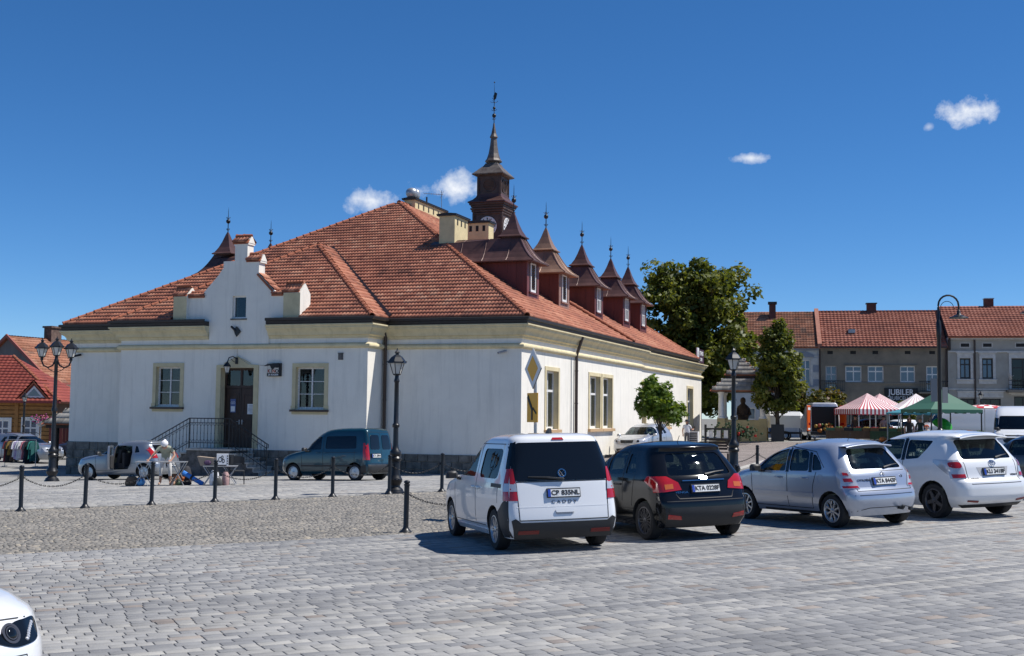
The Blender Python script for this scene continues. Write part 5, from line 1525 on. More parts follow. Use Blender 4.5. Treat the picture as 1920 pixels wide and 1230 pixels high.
c_.seams([[(-.80,.585),(.80,.585)],[(-.62,.66),(-.66,.99),(.66,.99),(.62,.66),(-.62,.66)],[(-.72,.30),(-.4,.36),(.4,.36),(.72,.30)]], 'B', .011)
c_.drape('plate_recess', [rnd([(-.30,.74),(.30,.74),(.30,.89),(-.30,.89)], .03)], 'B', C3P, off=.014)
c_.plate('KTA 8443F', .81)
T = c_.on('B', .44, .84); lettering('CITROËN', .05, T @ Matrix.Translation((0, 0, .003)), DARKALLOY, c_.root, squeeze=1.3, name='maker_lettering')
T = c_.on('B', -.46, .88); lettering('C3', .06, T @ Matrix.Translation((0, 0, .003)), DARKALLOY, c_.root, name='model_lettering')
e_ = MB(c_.on('B', 0, .955))
for dy in (0, -.03): e_.tube([(-.045, dy - .02, .012), (0, dy + .02, .012), (.045, dy - .02, .012)], .007, 4)
e_.build('chevron_badge', CHROME, c_.root)
sp = MB()
n = 9
sp.rings([[(x - .60, .54 * (2 * i / (n - 1) - 1) , z - .04 * abs(2 * i / (n - 1) - 1) ** 2) for i in range(n)] for x, z in ((.66, 1.475), (.46, 1.475), (.445, 1.46), (.46, 1.44), (.66, 1.45))], closed=False)
sp.build('roof_spoiler', C3P, c_.root, smooth=50)
e_ = MB(); e_.tube([(-.58, -.48, .31), (-.64, -.48, .31)], .035, 8); e_.tube([(-.5, -.25, .34), (-.66, -.25, .33)], .03, 6); e_.ball((-.67, -.25, .36), .035, 6); e_.build('exhaust', PLASTIC, c_.root)
c_.wiper(1.05, -.1, -.5); c_.mirror(2.52, .99, PLASTIC)
e_ = MB(); e_.tube([(.3, .1, 1.51), (.2, .1, 1.66)], .006, 4); e_.ball((1.3, 0, 1.57), .03, 6); e_.build('roof_aerial', PLASTIC, c_.root)

# white estate-type car, fourth in row
S = dict(L=4.44, W=1.79, H=1.62, ro=.80, wb=2.78, rw=.33, xcowl=3.3, rr=.28, bow=.10, barrel=.08,
         lev=[(.22,.20,4.3,.80),(.33,.05,4.38,.87),(.45,.0,4.42,.892),(.58,0,4.44,.895),(.70,.03,4.42,.895),(.76,.10,4.4,.895),(.85,.13,4.3,.89),(.95,.15,4.0,.882),(1.02,.17,3.7,.872),(1.08,.21,3.3,.86),(1.15,.27,3.1,.835),(1.35,.42,2.7,.765),(1.48,.53,2.4,.705),(1.54,.46,2.2,.67),(1.59,.55,2.0,.59),(1.62,.95,1.7,.45)],
         side=[rnd([(.98,1.30),(1.18,1.09),(1.55,1.08),(1.55,1.49),(.86,1.47)], .05), rnd([(1.62,1.08),(2.30,1.07),(2.30,1.49),(1.62,1.50)], .05), rnd([(2.38,1.07),(3.15,1.07),(2.65,1.42),(2.38,1.49)], .05)],
         rear=rnd([(-.66,1.10),(.66,1.10),(.58,1.48),(-.58,1.48)], .07), rdepth=.9, front=rnd([(-.68,1.12),(.68,1.12),(.56,1.48),(-.56,1.48)], .08), fcut=2.4,
         seats=((1.1,.36),(1.1,-.36),(2.05,.37),(2.05,-.37)), rimstyle=(5, 'star'), rimf=.68, rimm=DARKALLOY)
c_ = Car('estate_car', 'white tall five-door car with clear tail lights at the right end of the row', 'car', 8.82, 23.54, 90 + math.degrees(.438), S, WHITECAR)
for md, s in (('L', 1), ('R', -1)):
    c_.drape('tail_light', [[(.12,.76),(.26,.76),(.78,1.05),(.80,1.10),(.25,1.10)]], md, CLEARLIGHT, off=.010)
    c_.drape('tail_light', [[(s*.66,.76),(s*.88,.76),(s*.87,1.08),(s*.72,1.10)]], 'B', CLEARLIGHT, off=.014)
    [c_.drape('tail_light_red', [q], 'B', REDLIGHT, off=.020) for q in ([(s*.68,.77),(s*.86,.77),(s*.86,.84),(s*.68,.84)], rnd([(s*.71,.95),(s*.86,.95),(s*.86,1.06),(s*.71,1.06)], .05))]
    c_.seams([[(1.58,1.52),(1.58,1.0),(1.46,.75),(1.36,.45),(1.30,.30),(2.34,.30),(2.34,1.05)],[(2.34,.30),(3.2,.30),(3.3,1.03)]], md)
    c_.handle(1.72, .96, md); c_.handle(2.5, .96, md)
    for q in ([(1.54,1.08),(1.63,1.08),(1.63,1.50),(1.54,1.49)], [(2.29,1.07),(2.39,1.07),(2.39,1.49),(2.29,1.49)]): c_.drape('window_pillar', [q], md, BLACKGLASS, off=.004)
    e_ = MB(c_.on(md, .93, .86)); ringm(e_, .09, .004, z=.0); e_.build('fuel_flap', WHITECAR, c_.root)
    c_.drape('reflector', [[(s*.48,.32),(s*.72,.34),(s*.72,.37),(s*.48,.35)]], 'B', mat('dull_red_reflector', (.16, .01, .01), .3), off=.012)
c_.seams([[(-.64,1.08),(-.62,.66),(.62,.66),(.64,1.08)]], 'B', .012)
c_.drape('bumper_lower', [[(-.7,.22),(.7,.22),(.8,.28),(-.8,.28)]], 'B', PLASTIC, off=.01)
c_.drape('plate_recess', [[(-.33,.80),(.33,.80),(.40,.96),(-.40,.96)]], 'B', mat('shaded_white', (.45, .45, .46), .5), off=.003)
c_.plate('KLI 3418F', .87)
e_ = MB(c_.on('B', 0, 1.03)); ringm(e_, .055, .004, 1.4, z=.012); ringm(e_, .045, .004, .5, z=.012); ringm(e_, .022, .004, 2.2, z=.012, c=(0, .025)); e_.build('oval_badge', CHROME, c_.root)
T = c_.on('B', -.52, .80); lettering('VERSO', .05, T @ Matrix.Translation((0, 0, .003)), DARKALLOY, c_.root, squeeze=1.3, name='model_lettering')
T = c_.on('B', .48, .76); lettering('valmatic', .045, T @ Matrix.Translation((0, 0, .003)), DARKALLOY, c_.root, squeeze=1.3, name='trim_lettering')
sp = MB()
sp.rings([[(x - .80, .60 * (2 * i / (n - 1) - 1), z - .05 * abs(2 * i / (n - 1) - 1) ** 2) for i in range(n)] for x, z in ((.75, 1.59), (.34, 1.565), (.33, 1.545), (.36, 1.525), (.75, 1.53))], closed=False)
sp.build('roof_spoiler', WHITECAR, c_.root, smooth=50)
c_.wiper(1.13, -.15, -.5); c_.mirror(3.0, 1.08)
# ------------------------------------------------------------------ further vehicles
def scaled(S, L, W, H, **k):
    q = dict(S); a, b, c = L / S['L'], W / S['W'], H / S['H']
    q.update(L=L, W=W, H=H, ro=S['ro'] * a, wb=S['wb'] * a, xcowl=S['xcowl'] * a)
    q['lev'] = [(z * c, xr * a, xf * a, hw * b) for z, xr, xf, hw in S['lev']]
    q['side'] = [[(x * a, z * c) for x, z in p] for p in S['side']]
    for n_ in ('rear', 'front'):
        if S.get(n_): q[n_] = [(y * b, z * c) for y, z in S[n_]]
    q['fcut'] = S.get('fcut', 2.2) * a; q['rdepth'] = S.get('rdepth', .95)
    q['seats'] = tuple((x * a, y * b) for x, y in S.get('seats', ()))
    q.update(k)
    return q
HB = dict(L=4.068, W=1.765, H=1.60, ro=.66, wb=2.615, rw=.325, xcowl=2.95, rr=.26, bow=.10,
         lev=[(.22,.14,3.95,.80),(.35,.04,4.04,.865),(.5,0,4.068,.882),(.65,.01,4.05,.884),(.74,.06,4.0,.882),(.85,.09,3.95,.878),(.95,.12,3.7,.868),(1.02,.15,3.3,.858),(1.07,.19,3.0,.845),(1.3,.37,2.6,.76),(1.46,.50,2.25,.69),(1.52,.47,2.1,.655),(1.57,.55,1.95,.59),(1.60,.9,1.7,.45)],
         side=[rnd([(1.42,1.06),(2.02,1.04),(2.02,1.47),(1.40,1.47)], .06), rnd([(2.10,1.04),(2.86,1.04),(2.50,1.34),(2.20,1.47),(2.10,1.47)], .06), rnd([(.92,1.10),(1.34,1.06),(1.33,1.45),(1.12,1.42)], .05)],
         rear=rnd([(-.64,1.06),(.64,1.06),(.54,1.44),(-.54,1.44)], .08), rdepth=.9, front=rnd([(-.66,1.08),(.66,1.08),(.56,1.46),(-.56,1.46)], .08), fcut=2.2, seats=SEATS4, rimstyle=(7, 'cover'), rimf=.66)
def front_end(c, zl, zh, grille, plate=None, wl=.30, bump=.45, badge=True):
    """headlights, grille, badge and lower intake on the nose"""
    W = c.S['W'] / 2; L = c.S['L']
    for s, md in ((1, 'L'), (-1, 'R')):
        c.drape('headlight', [[(s*(W-.52), zl+.03), (s*(W-.16), zl), (s*(W-.10), zh), (s*(W-.40), zh-.02)]], 'F', CLEARLIGHT, off=.01)
        e_ = MB(c.on('F', s * (W - .30), (zl + zh) / 2)); e_.lathe([(.001, .015), (.06, .013), (.07, .005)], 12); e_.build('headlamp_lens', BLACKGLASS, c.root)
        c.drape('headlight_side', [[(L-.62, zl+.06), (L-.40, zl+.02), (L-.42, zh), (L-.75, zh)]], md, CLEARLIGHT, off=.01)
    if grille: c.drape('grille', [rnd([(-grille, zl+.03), (grille, zl+.03), (grille+.03, zh-.05), (-grille-.03, zh-.05)], .02)], 'F', PLASTIC, off=.008)
    c.drape('lower_intake', [rnd([(-.5, bump-.14), (.5, bump-.14), (.58, bump), (-.58, bump)], .03)], 'F', PLASTIC, off=.006)
    if badge: e_ = MB(c.on('F', 0, (zl + zh) / 2)); ringm(e_, .055, .006, z=.02); e_.build('round_badge', CHROME, c.root)
    if plate: c.plate(plate, bump + .1, 'F')
def door_lines(c, xs, z0, z1, mds='LR', handles=()):
    for md in mds:
        c.seams([[(x, z0), (x, z1)] for x in xs] + [[(xs[0], z0), (xs[-1], z0)]], md, .014)
        for x, z in handles: c.handle(x, z, md)
# small silver hatchback with an open rear door, by the left end of the hall
hole = [(1.18, .62), (1.30, .40), (1.92, .38), (1.96, 1.28), (1.22, 1.26), (1.14, 1.0)]
S = scaled(HB, 3.817, 1.646, 1.44, rw=.29, hole=hole, floor=.36)
S['side'] = [S['side'][1], rnd([(.80, 1.0), (1.06, .97), (1.08, 1.28), (.95, 1.26)], .04)]
c_ = Car('hatchback', 'small silver hatchback with its rear side door open beside the entrance steps', 'car', -13.2, 45.6, 160, S, SILVER)
c_.mirror(2.58, .95, PLASTIC)
for md, s in (('L', 1), ('R', -1)):
    c_.seams([[(1.98,.35),(1.98,1.33)],[(1.98,.35),(2.72,.35),(2.78,.95)],[(.9,.62),(1.15,.62)]], md); c_.handle(2.1, .86, md)
    c_.drape('tail_light', [[(s*.60,.80),(s*.80,.80),(s*.70,1.22),(s*.64,1.22)]], 'B', REDLIGHT, off=.012)
    c_.drape('tail_light', [[(.17,.95),(.25,.95),(.40,1.22),(.36,1.22)]], md, REDLIGHT, off=.012)
c_.plate('KTA 53', .56); c_.seams([[(-.6,1.0),(-.56,.62),(.56,.62),(.6,1.0)]], 'B'); c_.wiper(1.0, .1, -.4)
e_ = MB(c_.on('B', 0, .80)); ringm(e_, .05, .006, z=.01); e_.build('round_badge', CHROME, c_.root)
lp = [(x - 1.96, z) for x, z in rnd(hole, .05)]
DM = Matrix.Translation((1.96 - S['ro'], .80, 0)) @ Matrix.Rotation(R(-62), 4, 'Z')
e_ = MB(DM); e_.prism(lp, .0, .07, [rnd([(-.68,.92),(-.06,.92),(-.06,1.20),(-.64,1.20)], .04)]); dl = e_.build('open_door', SILVER, c_.root)
e_ = MB(DM); e_.box(-.68, -.06, .03, .036, .92, 1.2); e_.build('door_window', TINT, dl)
e_ = MB(DM); e_.prism([(x * .92 - .02, z) for x, z in [(-.76,.5),(-.64,.44),(-.06,.43),(-.06,.88),(-.74,.88)]], -.03, .0); e_.build('door_lining', CABIN, dl)
e_ = MB(); e_.box(1.1, 1.7, -.1, .55, .42, .62); e_.box(1.0, 1.1, -.4, .6, .42, 1.0); e_.build('rear_bench', SEATM, c_.root)
# teal small van
TEAL = paint('teal_van_paint', (.004, .042, .062), .3, .3)
S = dict(L=4.0, W=1.663, H=1.82, ro=.62, wb=2.65, rw=.295, xcowl=2.95, rr=.14, bow=.04, barrel=.03, rf=.36,
         lev=[(.24,.10,3.85,.76),(.36,.0,3.97,.82),(.5,-.02,4.0,.835),(.60,.02,3.99,.838),(.75,.03,3.95,.836),(.90,.045,3.75,.83),(1.0,.055,3.35,.82),(1.06,.06,3.0,.81),(1.3,.09,2.72,.775),(1.62,.14,2.32,.715),(1.72,.17,2.12,.69),(1.78,.22,1.95,.64),(1.82,.36,1.7,.54)],
         side=[rnd([(.52,1.10),(1.90,1.10),(1.88,1.56),(.56,1.56)], .08), rnd([(2.02,1.07),(2.86,1.07),(2.36,1.55),(2.02,1.56)], .06)],
         rear=None, front=rnd([(-.66,1.09),(.66,1.09),(.58,1.60),(-.58,1.60)], .08), fcut=2.2, glass=PRIVACY, seats=((1.75,.35),(1.75,-.35)), rimstyle=(7, 'cover'))
c_ = Car('small_van', 'dark teal high-roofed van with rear barn doors parked before the plastered front', 'van', -5.0, 42.85, 152, S, TEAL)
for md, s in (('L', 1), ('R', -1)):
    c_.drape('rear_window', [rnd([(s*.08,1.08),(s*.62,1.08),(s*.56,1.58),(s*.08,1.58)], .09)], 'B', BLACKGLASS, off=.01)
    c_.drape('tail_light', [[(s*.70,.72),(s*.825,.72),(s*.79,1.30),(s*.71,1.30)]], 'B', REDLIGHT, off=.012)
    c_.drape('tail_light', [[(.12,.72),(.24,.72),(.27,1.30),(.2,1.30)]], md, REDLIGHT, off=.012)
    c_.drape('bumper_side', [[(.14,.28),(.36,.28),(.34,.52),(.13,.56)]], md, PLASTIC, off=.008)
    c_.seams([[(1.96,.36),(1.96,1.62)],[(.62,.42),(.62,1.05)],[(1.96,.36),(2.86,.38),(2.9,1.04)],[(.5,.98),(1.96,.98)]], md); c_.handle(1.82, .98, md); c_.handle(2.15, .98, md)
    c_.drape('side_rub_strip', [[(.7,.50),(2.9,.50),(2.9,.55),(.7,.55)]], md, PLASTIC, off=.01)
c_.drape('bumper', [[(-.78,.28),(.78,.28),(.80,.56),(-.80,.56)]], 'B', PLASTIC, off=.016)
c_.seams([[(0,.58),(0,1.68)],[(-.66,.60),(.66,.60)],[(-.68,.6),(-.66,1.68),(.66,1.68),(.68,.6)]], 'B', .012)
c_.plate('KTA 28NA', .86, y=.34); c_.mirror(2.68, 1.06, PLASTIC)
e_ = MB(); e_.box(3.2, 3.36, -.25, .25, .3, .4); e_.build('underbody', PLASTIC, c_.root)
# silver minivan by the sunlit wall, facing us
S = scaled(HB, 4.25, 1.77, 1.62, rw=.31)
h_ = math.degrees(math.atan2(-.87, -.50))
c_ = Car('minivan', 'pale silver minivan facing us beside the sunlit side wall and behind the young maple', 'car', 7.5, 63.5, h_, S, SILVER2)
front_end(c_, .70, .92, .32, None, bump=.46); door_lines(c_, (1.15, 2.05, 3.05), .36, 1.45, handles=((1.4, .92), (2.3, .92))); c_.mirror(2.85, 1.05, SILVER2)
e_ = MB(); e_.tube([(2.78, -.6, 1.12), (2.70, 0, 1.13)], .012, 4); e_.build('windscreen_wiper', PLASTIC, c_.root)
# silver estate by the timber house
S = scaled(HB, 4.40, 1.79, 1.66, rw=.32)
c_ = Car('estate_car', 'silver family car facing right in front of the orange timber house', 'car', -29.2, 70.7, -22, S, SILVER)
front_end(c_, .66, .88, .40, 'KTA 7341', bump=.40); door_lines(c_, (1.2, 2.15, 3.15), .36, 1.5, handles=((1.45, .95), (2.4, .95))); c_.mirror(2.95, 1.1)
e_ = MB()
for s in (-1, 1): e_.tube([(.4, s * .58, 1.64), (.6, s * .6, 1.70), (1.6, s * .6, 1.70), (1.75, s * .58, 1.63)], .018, 5)
e_.build('roof_rail', PLASTIC, c_.root)
# dark car behind the shingled shelter
S = scaled(HB, 4.2, 1.75, 1.5)
c_ = Car('dark_car', 'dark blue car half hidden between the shingled shelter and the hall', 'car', -25.6, 76.5, -150, S, paint('navy_paint', (.01, .014, .03), .2, .3))
front_end(c_, .66, .86, .36, None)
# white front corner at the lower left
S = scaled(HB, 4.3, 1.80, 1.48, bowf=.22)
c_ = Car('white_car', 'white car nose with a dark swept headlight at the lower left corner', 'car', -3.40 - math.cos(R(-35)) * 3.55, 7.5 - math.sin(R(-35)) * 3.55, -35, S, WHITECAR)
for s, md in ((1, 'L'), (-1, 'R')):
    pl = rnd([(s*.30,.655),(s*.48,.60),(s*.68,.62),(s*.735,.70),(s*.70,.765),(s*.50,.755)], .05)
    c_.drape('headlight', [pl], 'F', BLACKGLASS, off=.008, seg=.04)
    e_ = MB(c_.on('F', s*.46, .685)); ringm(e_, .062, .009, z=.014); ringm(e_, .042, .005, z=.018); e_.build('lens_ring', DARKALLOY, c_.root)
    e_ = MB(c_.on('F', s*.46, .685)); e_.lathe([(.001, .032), (.025, .03), (.04, .022), (.052, .010)], 14); e_.build('projector_lens', BLACKGLASS, c_.root, smooth=50)
    for k in range(8):
        T = c_.on('F', s * (.575 + .012 * k), .64 + k * .0125); e_ = MB(T); e_.lathe([(.001, .018), (.010, .015), (.014, .008)], 8); e_.build('indicator_bead', CLEARLIGHT, c_.root)
c_.seams([[(-.62,.77),(0,.79),(.62,.77)]], 'F', .008)
c_.drape('grille', [rnd([(-.32,.62),(.32,.62),(.34,.76),(-.34,.76)], .03)], 'F', PLASTIC, off=.008)
c_.seams([[(.46,.48),(.56,.48),(.56,.55),(.46,.55),(.46,.48)]], 'F', .006, 'washer_cap_gap')
c_.drape('lower_intake', [rnd([(-.6,.26),(.6,.26),(.66,.40),(-.66,.40)], .03)], 'F', PLASTIC, off=.006)
# dark car beyond the white estate at the right edge
S = scaled(HB, 4.3, 1.78, 1.46)
c_ = Car('dark_car', 'dark plum car cut by the right edge of the frame beyond the white estate car', 'car', 13.0, 27.6, 90 + 24, S, paint('plum_paint', (.035, .028, .034), .3, .35))
for md, s in (('L', 1), ('R', -1)):
    c_.drape('tail_light', [[(s*.50,.74),(s*.84,.74),(s*.82,.92),(s*.58,.92)]], 'B', REDLIGHT, off=.012)
door_lines(c_, (1.15, 2.05, 3.0), .34, 1.3)
# white panel van facing us at the right, and its neighbours
VAN = dict(L=4.97, W=1.98, H=2.32, ro=.95, wb=2.93, rw=.34, xcowl=4.2, rr=.12, bow=.03, barrel=.02, rf=.4, bowf=.2,
         lev=[(.26,.05,4.8,.90),(.4,0,4.95,.96),(.6,0,4.97,.985),(.9,.01,4.9,.99),(1.05,.01,4.75,.985),(1.16,.015,4.4,.975),(1.24,.02,4.15,.965),(1.6,.03,3.82,.93),(1.92,.05,3.5,.885),(2.1,.07,3.2,.85),(2.24,.10,2.9,.80),(2.32,.2,2.6,.70)],
         side=[rnd([(3.0,1.26),(3.95,1.26),(3.5,1.82),(3.0,1.84)], .06)], front=rnd([(-.82,1.27),(.82,1.27),(.74,1.90),(-.74,1.90)], .08), fcut=3.0, seats=((2.9,.5),(2.9,-.5)), seatz=.8, floor=.8, rimstyle=(7, 'cover'))
hv = math.degrees(math.atan2(-.93, -.36))
c_ = Car('panel_van', 'white high-roofed van facing us at the right edge behind the white estate car', 'van', 23.75, 57.3, hv, VAN, WHITECAR)
front_end(c_, .82, 1.10, None, None, bump=.52, badge=False)
c_.drape('grille', [rnd([(-.55,.70),(.55,.70),(.66,.92),(-.66,.92)], .04)], 'F', PLASTIC, off=.01)
c_.drape('upper_grille', [[(-.5,.99),(.5,.99),(.52,1.04),(-.52,1.04)]], 'F', PLASTIC, off=.01)
c_.plate('KLI 55C', .74, 'F'); c_.mirror(4.0, 1.28, PLASTIC); door_lines(c_, (2.9, 3.95), .4, 1.85)
e_ = MB(c_.on('F', 0, 1.015)); ringm(e_, .04, .006, 2.0, z=.012); e_.build('oval_badge', mat('badge_blue', (.02, .06, .2), .3), c_.root)
S = scaled(VAN, 5.2, 2.0, 2.45, side=[])
c_ = Car('panel_van', 'white van standing side-on behind the green tent', 'van', 30.3, 79.0, 182, S, paint('grey_white_paint', (.55, .56, .58), 0, .4))
S = dict(VAN); S = scaled(VAN, 5.6, 2.05, 2.55, rear=None)
S['lev'] = [(z, xr * .3, xf, hw) for z, xr, xf, hw in S['lev']]
S['rearhole'] = 1
c_ = Car('market_van', 'white van with open orange rear doors and produce inside, left of the striped tent', 'van', 21.3, 83.2, 84, S, WHITECAR)
e_ = MB(); e_.box(-S['ro'] - .05, -S['ro'] + .06, -.88, .88, .62, 2.28); e_.build('load_opening', DARKIN, c_.root)
e_ = MB(); e_.box(-S['ro'] - .1, -S['ro'] + .1, -.95, .95, .38, .6); e_.build('bumper', PLASTIC, c_.root)
ORANGE = mat('orange_door_paint', (.62, .10, .015), .4)
for s in (-1, 1):
    DM = Matrix.Translation((-S['ro'], s * .98, 0)) @ Matrix.Rotation(R(180 - s * 22), 4, 'Z')
    e_ = MB(DM); e_.bbox(0, .82, -.04, .04, .62, 2.36, .03); dl = e_.build('open_door', ORANGE, c_.root)
    e_ = MB(DM); e_.box(.1, .72, -.05, .05, 2.05, 2.22); e_.box(.1, .72, -.05, .05, .72, .84); e_.build('reflective_strip', WHITE, dl)
    e_ = MB(DM); e_.box(.15, .6, -.052, .052, 1.05, 1.2); e_.build('red_strip', REDLIGHT, dl)
for k in range(14):
    e_ = MB(Matrix.Translation((-S['ro'] - .06 - random.random() * .12, random.uniform(-.75, .75), .66 + random.random() * .5)))
    e_.ball((0, 0, 0), random.uniform(.08, .16), 6); e_.build('produce', mat('produce_%d' % (k % 4), [(.35, .12, .02), (.30, .2, .03), (.06, .13, .02), (.28, .04, .02)][k % 4], .6), c_.root)
S = scaled(HB, 4.6, 1.8, 1.50)
c_ = Car('estate_car', 'dark blue estate car parked under the striped tent', 'car', 26.3, 86.0, 172, S, paint('navy_paint', (.01, .014, .03), .2, .3)); door_lines(c_, (1.2, 2.2, 3.2), .36, 1.4)
for s in (1, -1): c_.drape('tail_light', [[(s*.56,.80),(s*.84,.80),(s*.78,1.0),(s*.62,1.0)]], 'B', REDLIGHT, off=.012)
c_ = Car('hatchback', 'white small car behind the dark estate under the tents', 'car', 29.0, 88.5, 200, scaled(HB, 3.9, 1.7, 1.48), WHITECAR)
for s in (1, -1): c_.drape('tail_light', [[(s*.56,.80),(s*.80,.80),(s*.74,1.0),(s*.62,1.0)]], 'B', REDLIGHT, off=.012)
tr = thing('market_trailer', (18.9, 84.2, gz(18.9, 84.2)), R(-8), 'rounded white box trailer behind the small tree', 'trailer')
e_ = MB(); e_.bbox(-1.3, 1.3, -.8, .8, .55, 1.95, .28); e_.build('trailer_box', WHITECAR, tr, smooth=30)
e_ = MB(); e_.box(-1.1, 1.1, -.7, .7, .42, .55); e_.tube([(-1.2, 0, .48), (-2.1, 0, .45)], .05, 5); e_.tube([(1.1, 0, .48), (1.1, 0, .0)], .03, 5); e_.build('chassis', PLASTIC, tr)
for s in (-1, 1):
    o = link('wheel', wheel_mesh(.3, .20, (7, 'cover'), .2)[0], tr); o.location = (.1, s * .8, .3)

# ------------------------------------------------------------------ houses
GREYPL = mat('stained_brown_grey_plaster', (.27, .235, .18), .95, var=.35, vscale=.8, bump=.2, bscale=20, col2=(.17, .15, .12))
GREYPL2 = mat('grey_house_plaster', (.40, .385, .345), .95, var=.3, vscale=.7, bump=.15, bscale=20, col2=(.30, .285, .25))
BLUEPL = mat('pale_blue_grey_plaster', (.50, .53, .56), .95, var=.15, vscale=1)
TRIMG = mat('pale_grey_trim', (.56, .55, .52), .9, var=.2, vscale=3)
SLATEB = mat('blue_grey_trim', (.25, .28, .33), .9)
NEWTILE = mat('new_red_tile', (1, .98, .96), .7, var=.15, vscale=1, spec=.3, attr=[(0, (.24, .075, .05)), (.5, (.33, .105, .065)), (1, (.40, .15, .10))])
OLDTILE = mat('old_mixed_tile', (1, .98, .96), .8, var=.35, vscale=1.2, spec=.2, attr=[(0, (.20, .12, .09)), (.5, (.36, .15, .09)), (1, (.46, .24, .16))])
REDSHEET = mat('bright_red_sheet_tile', (1, .98, .96), .55, var=.12, vscale=1, spec=.4, attr=[(0, (.22, .048, .034)), (.5, (.28, .060, .04)), (1, (.33, .08, .052))])
FARDARK = mat('dark_window_frame', (.03, .028, .028), .5)
def house_front(root, x0, x1, z0, z1, holes, material, depth=9.0):
    w = MB(); w.prism(rect(x0, x1, z0, z1), 0, .35, [rect(*h) for h in holes]); w.build('front_wall', material, root)
    w = MB(); w.box(x0, x1, .36, depth, z0, z1); w.build('house_body', material, root)
def far_window(root, x0, x1, z0, z1, frame_m, cols=2, transom=.62, glass=FARGLASS, fw=.09):
    T = Matrix.Translation((x0, 0, z0)) @ Matrix.Diagonal((1, -1, 1, 1))
    window(root, T, x1 - x0, z1 - z0, cols, ((transom, .1),) if transom else (), depth=.14, fw=fw, paint=frame_m, glass=glass)
def ybox(root, name, material, *b, m=None):
    c = MB(m); c.box(*b); return c.build(name, material, root)
HY = R(-11)
hm = thing('jewellers_house', (25.4, 100, .4), HY, 'brown grey two-storey house with JUBILER shop sign, red tiled roof', 'house')
HM = Matrix.Translation((0, 0, -.4))
holes = [(.46, 1.36, 4.45, 6.5), (2.03, 3.33, 5.18, 6.5), (3.80, 5.06, 5.18, 6.5), (6.34, 7.52, 5.18, 6.5), (8.38, 9.32, 4.5, 6.5), (2.3, 4.6, .5, 3.3), (5.4, 7.4, .5, 3.3), (8.0, 9.4, .5, 3.3), (.6, 1.6, .5, 3.2)]
hz = lambda L: [(a, b, c - .4, d - .4) for a, b, c, d in L]
house_front(hm, 0.02, 9.95, -.3, 7.6, hz(holes), GREYPL)
for i, h in enumerate(hz(holes)):
    if h[3] > 4: far_window(hm, *h, WHITEPAINT if i else mat('grey_frame', (.5, .5, .5), .6), 2, .66)
    else: far_window(hm, *h, FARDARK, 2, .8, glass=BLACKGLASS)
for x in (.83, 2.66, 4.42, 6.95, 8.85): ybox(hm, 'attic_vent', DARKIN, x - .22, x + .22, -.012, .1, 7.07, 7.33)
for b in ((0, 9.95, -.12, 0, 7.35, 7.5), (0, 9.95, -.22, 0, 7.5, 7.62), (1.95, 7.75, -.10, 0, 6.13, 6.2), (0, 9.95, -.06, 0, 4.62, 4.74)): ybox(hm, 'moulding', GREYPL, *b)
for a, b in ((-.02, 1.95), (7.7, 9.95)):
    bl = ybox(hm, 'balcony', mat('balcony_slab', (.2, .18, .15), .9), a, b, -.85, 0, 3.86, 3.98)
    c = MB(); c.tube([(a, -.82, 4.85), (b, -.82, 4.85)], .025, 4); c.tube([(a, -.82, 4.05), (b, -.82, 4.05)], .02, 4)
    for i in range(14): x = a + (b - a) * (i + .5) / 14; c.tube([(x, -.82, 4.0), (x, -.82, 4.85)], .014, 4)
    c.build('balcony_railing', IRON, bl)
sb = ybox(hm, 'shop_sign', BLACK, 5.08, 7.68, -.14, -.02, 3.2, 4.3)
F2 = lambda x, z: Matrix.Translation((x, -.145, z)) @ Matrix.Rotation(math.pi / 2, 4, 'X')
lettering('JUBILER', .66, F2(6.38, 3.95), WHITE, sb, squeeze=.88, bold=.012)
lettering('RUBICELLO', .42, F2(6.38, 3.47), WHITE, sb, squeeze=.84)
sb = ybox(hm, 'shop_sign', BLACK, 7.75, 9.5, -.12, -.02, 2.95, 3.8)
lettering('PRODUCENT', .32, Matrix.Translation((0, .02, 0)) @ F2(8.62, 3.4), WHITE, sb, squeeze=.86)
tile_plane('roof_tiles', [(-.02, -.45, 7.62), (9.98, -.45, 7.62), (9.98, 4.5, 10.95), (-.02, 4.5, 10.95)], hm, cw=.30, ch=.36, material=NEWTILE, amp=.04)
tile_plane('roof_tiles', [(9.98, 9.5, 7.62), (-.02, 9.5, 7.62), (-.02, 4.5, 10.95), (9.98, 4.5, 10.95)], hm, cw=.30, ch=.36, material=NEWTILE)
ybox(hm, 'gutter', DARKMETAL, 0, 9.95, -.52, -.40, 7.55, 7.66)
c = MB(); c.prism([(-.5, 7.5), (4.5, 10.9), (9.5, 7.5), (9.5, 7.9), (4.5, 11.25), (-.5, 7.9)], -.18, .16, axis='x'); c.build('fire_wall', mat('brick_coping', (.36, .15, .10), .8, var=.3, vscale=3), hm)
ch = ybox(hm, 'chimney', mat('dark_red_brick', (.13, .05, .04), .9, var=.3), 4.2, 4.95, 4.2, 4.9, 10.6, 11.6); ybox(hm, 'chimney_cap', DARKMETAL, 4.12, 5.03, 4.12, 4.98, 11.6, 11.68).parent = ch
ybox(hm, 'roof_hatch', STEEL, 2.4, 2.95, 1.2, 1.75, 8.9, 9.2)
c = MB(); c.tube([(9.9, -.1, 7.5), (9.9, -.1, 0)], .06, 5); c.build('downpipe', PIPE, hm)
c = MB(); c.tube([(0, -.1, 7.5), (0, -.1, 0)], .06, 5); c.build('downpipe', PIPE, hm)
c = MB()
for i in range(16): c.prism([(-.08, 0), (.08, 0), (0, .1)], .0, .05) if 0 else c.box(.2 + i * .61, .4 + i * .61, .02, .1, 8.02, 8.1)
c.build('snow_guard', DARKMETAL, hm, kind='stuff')
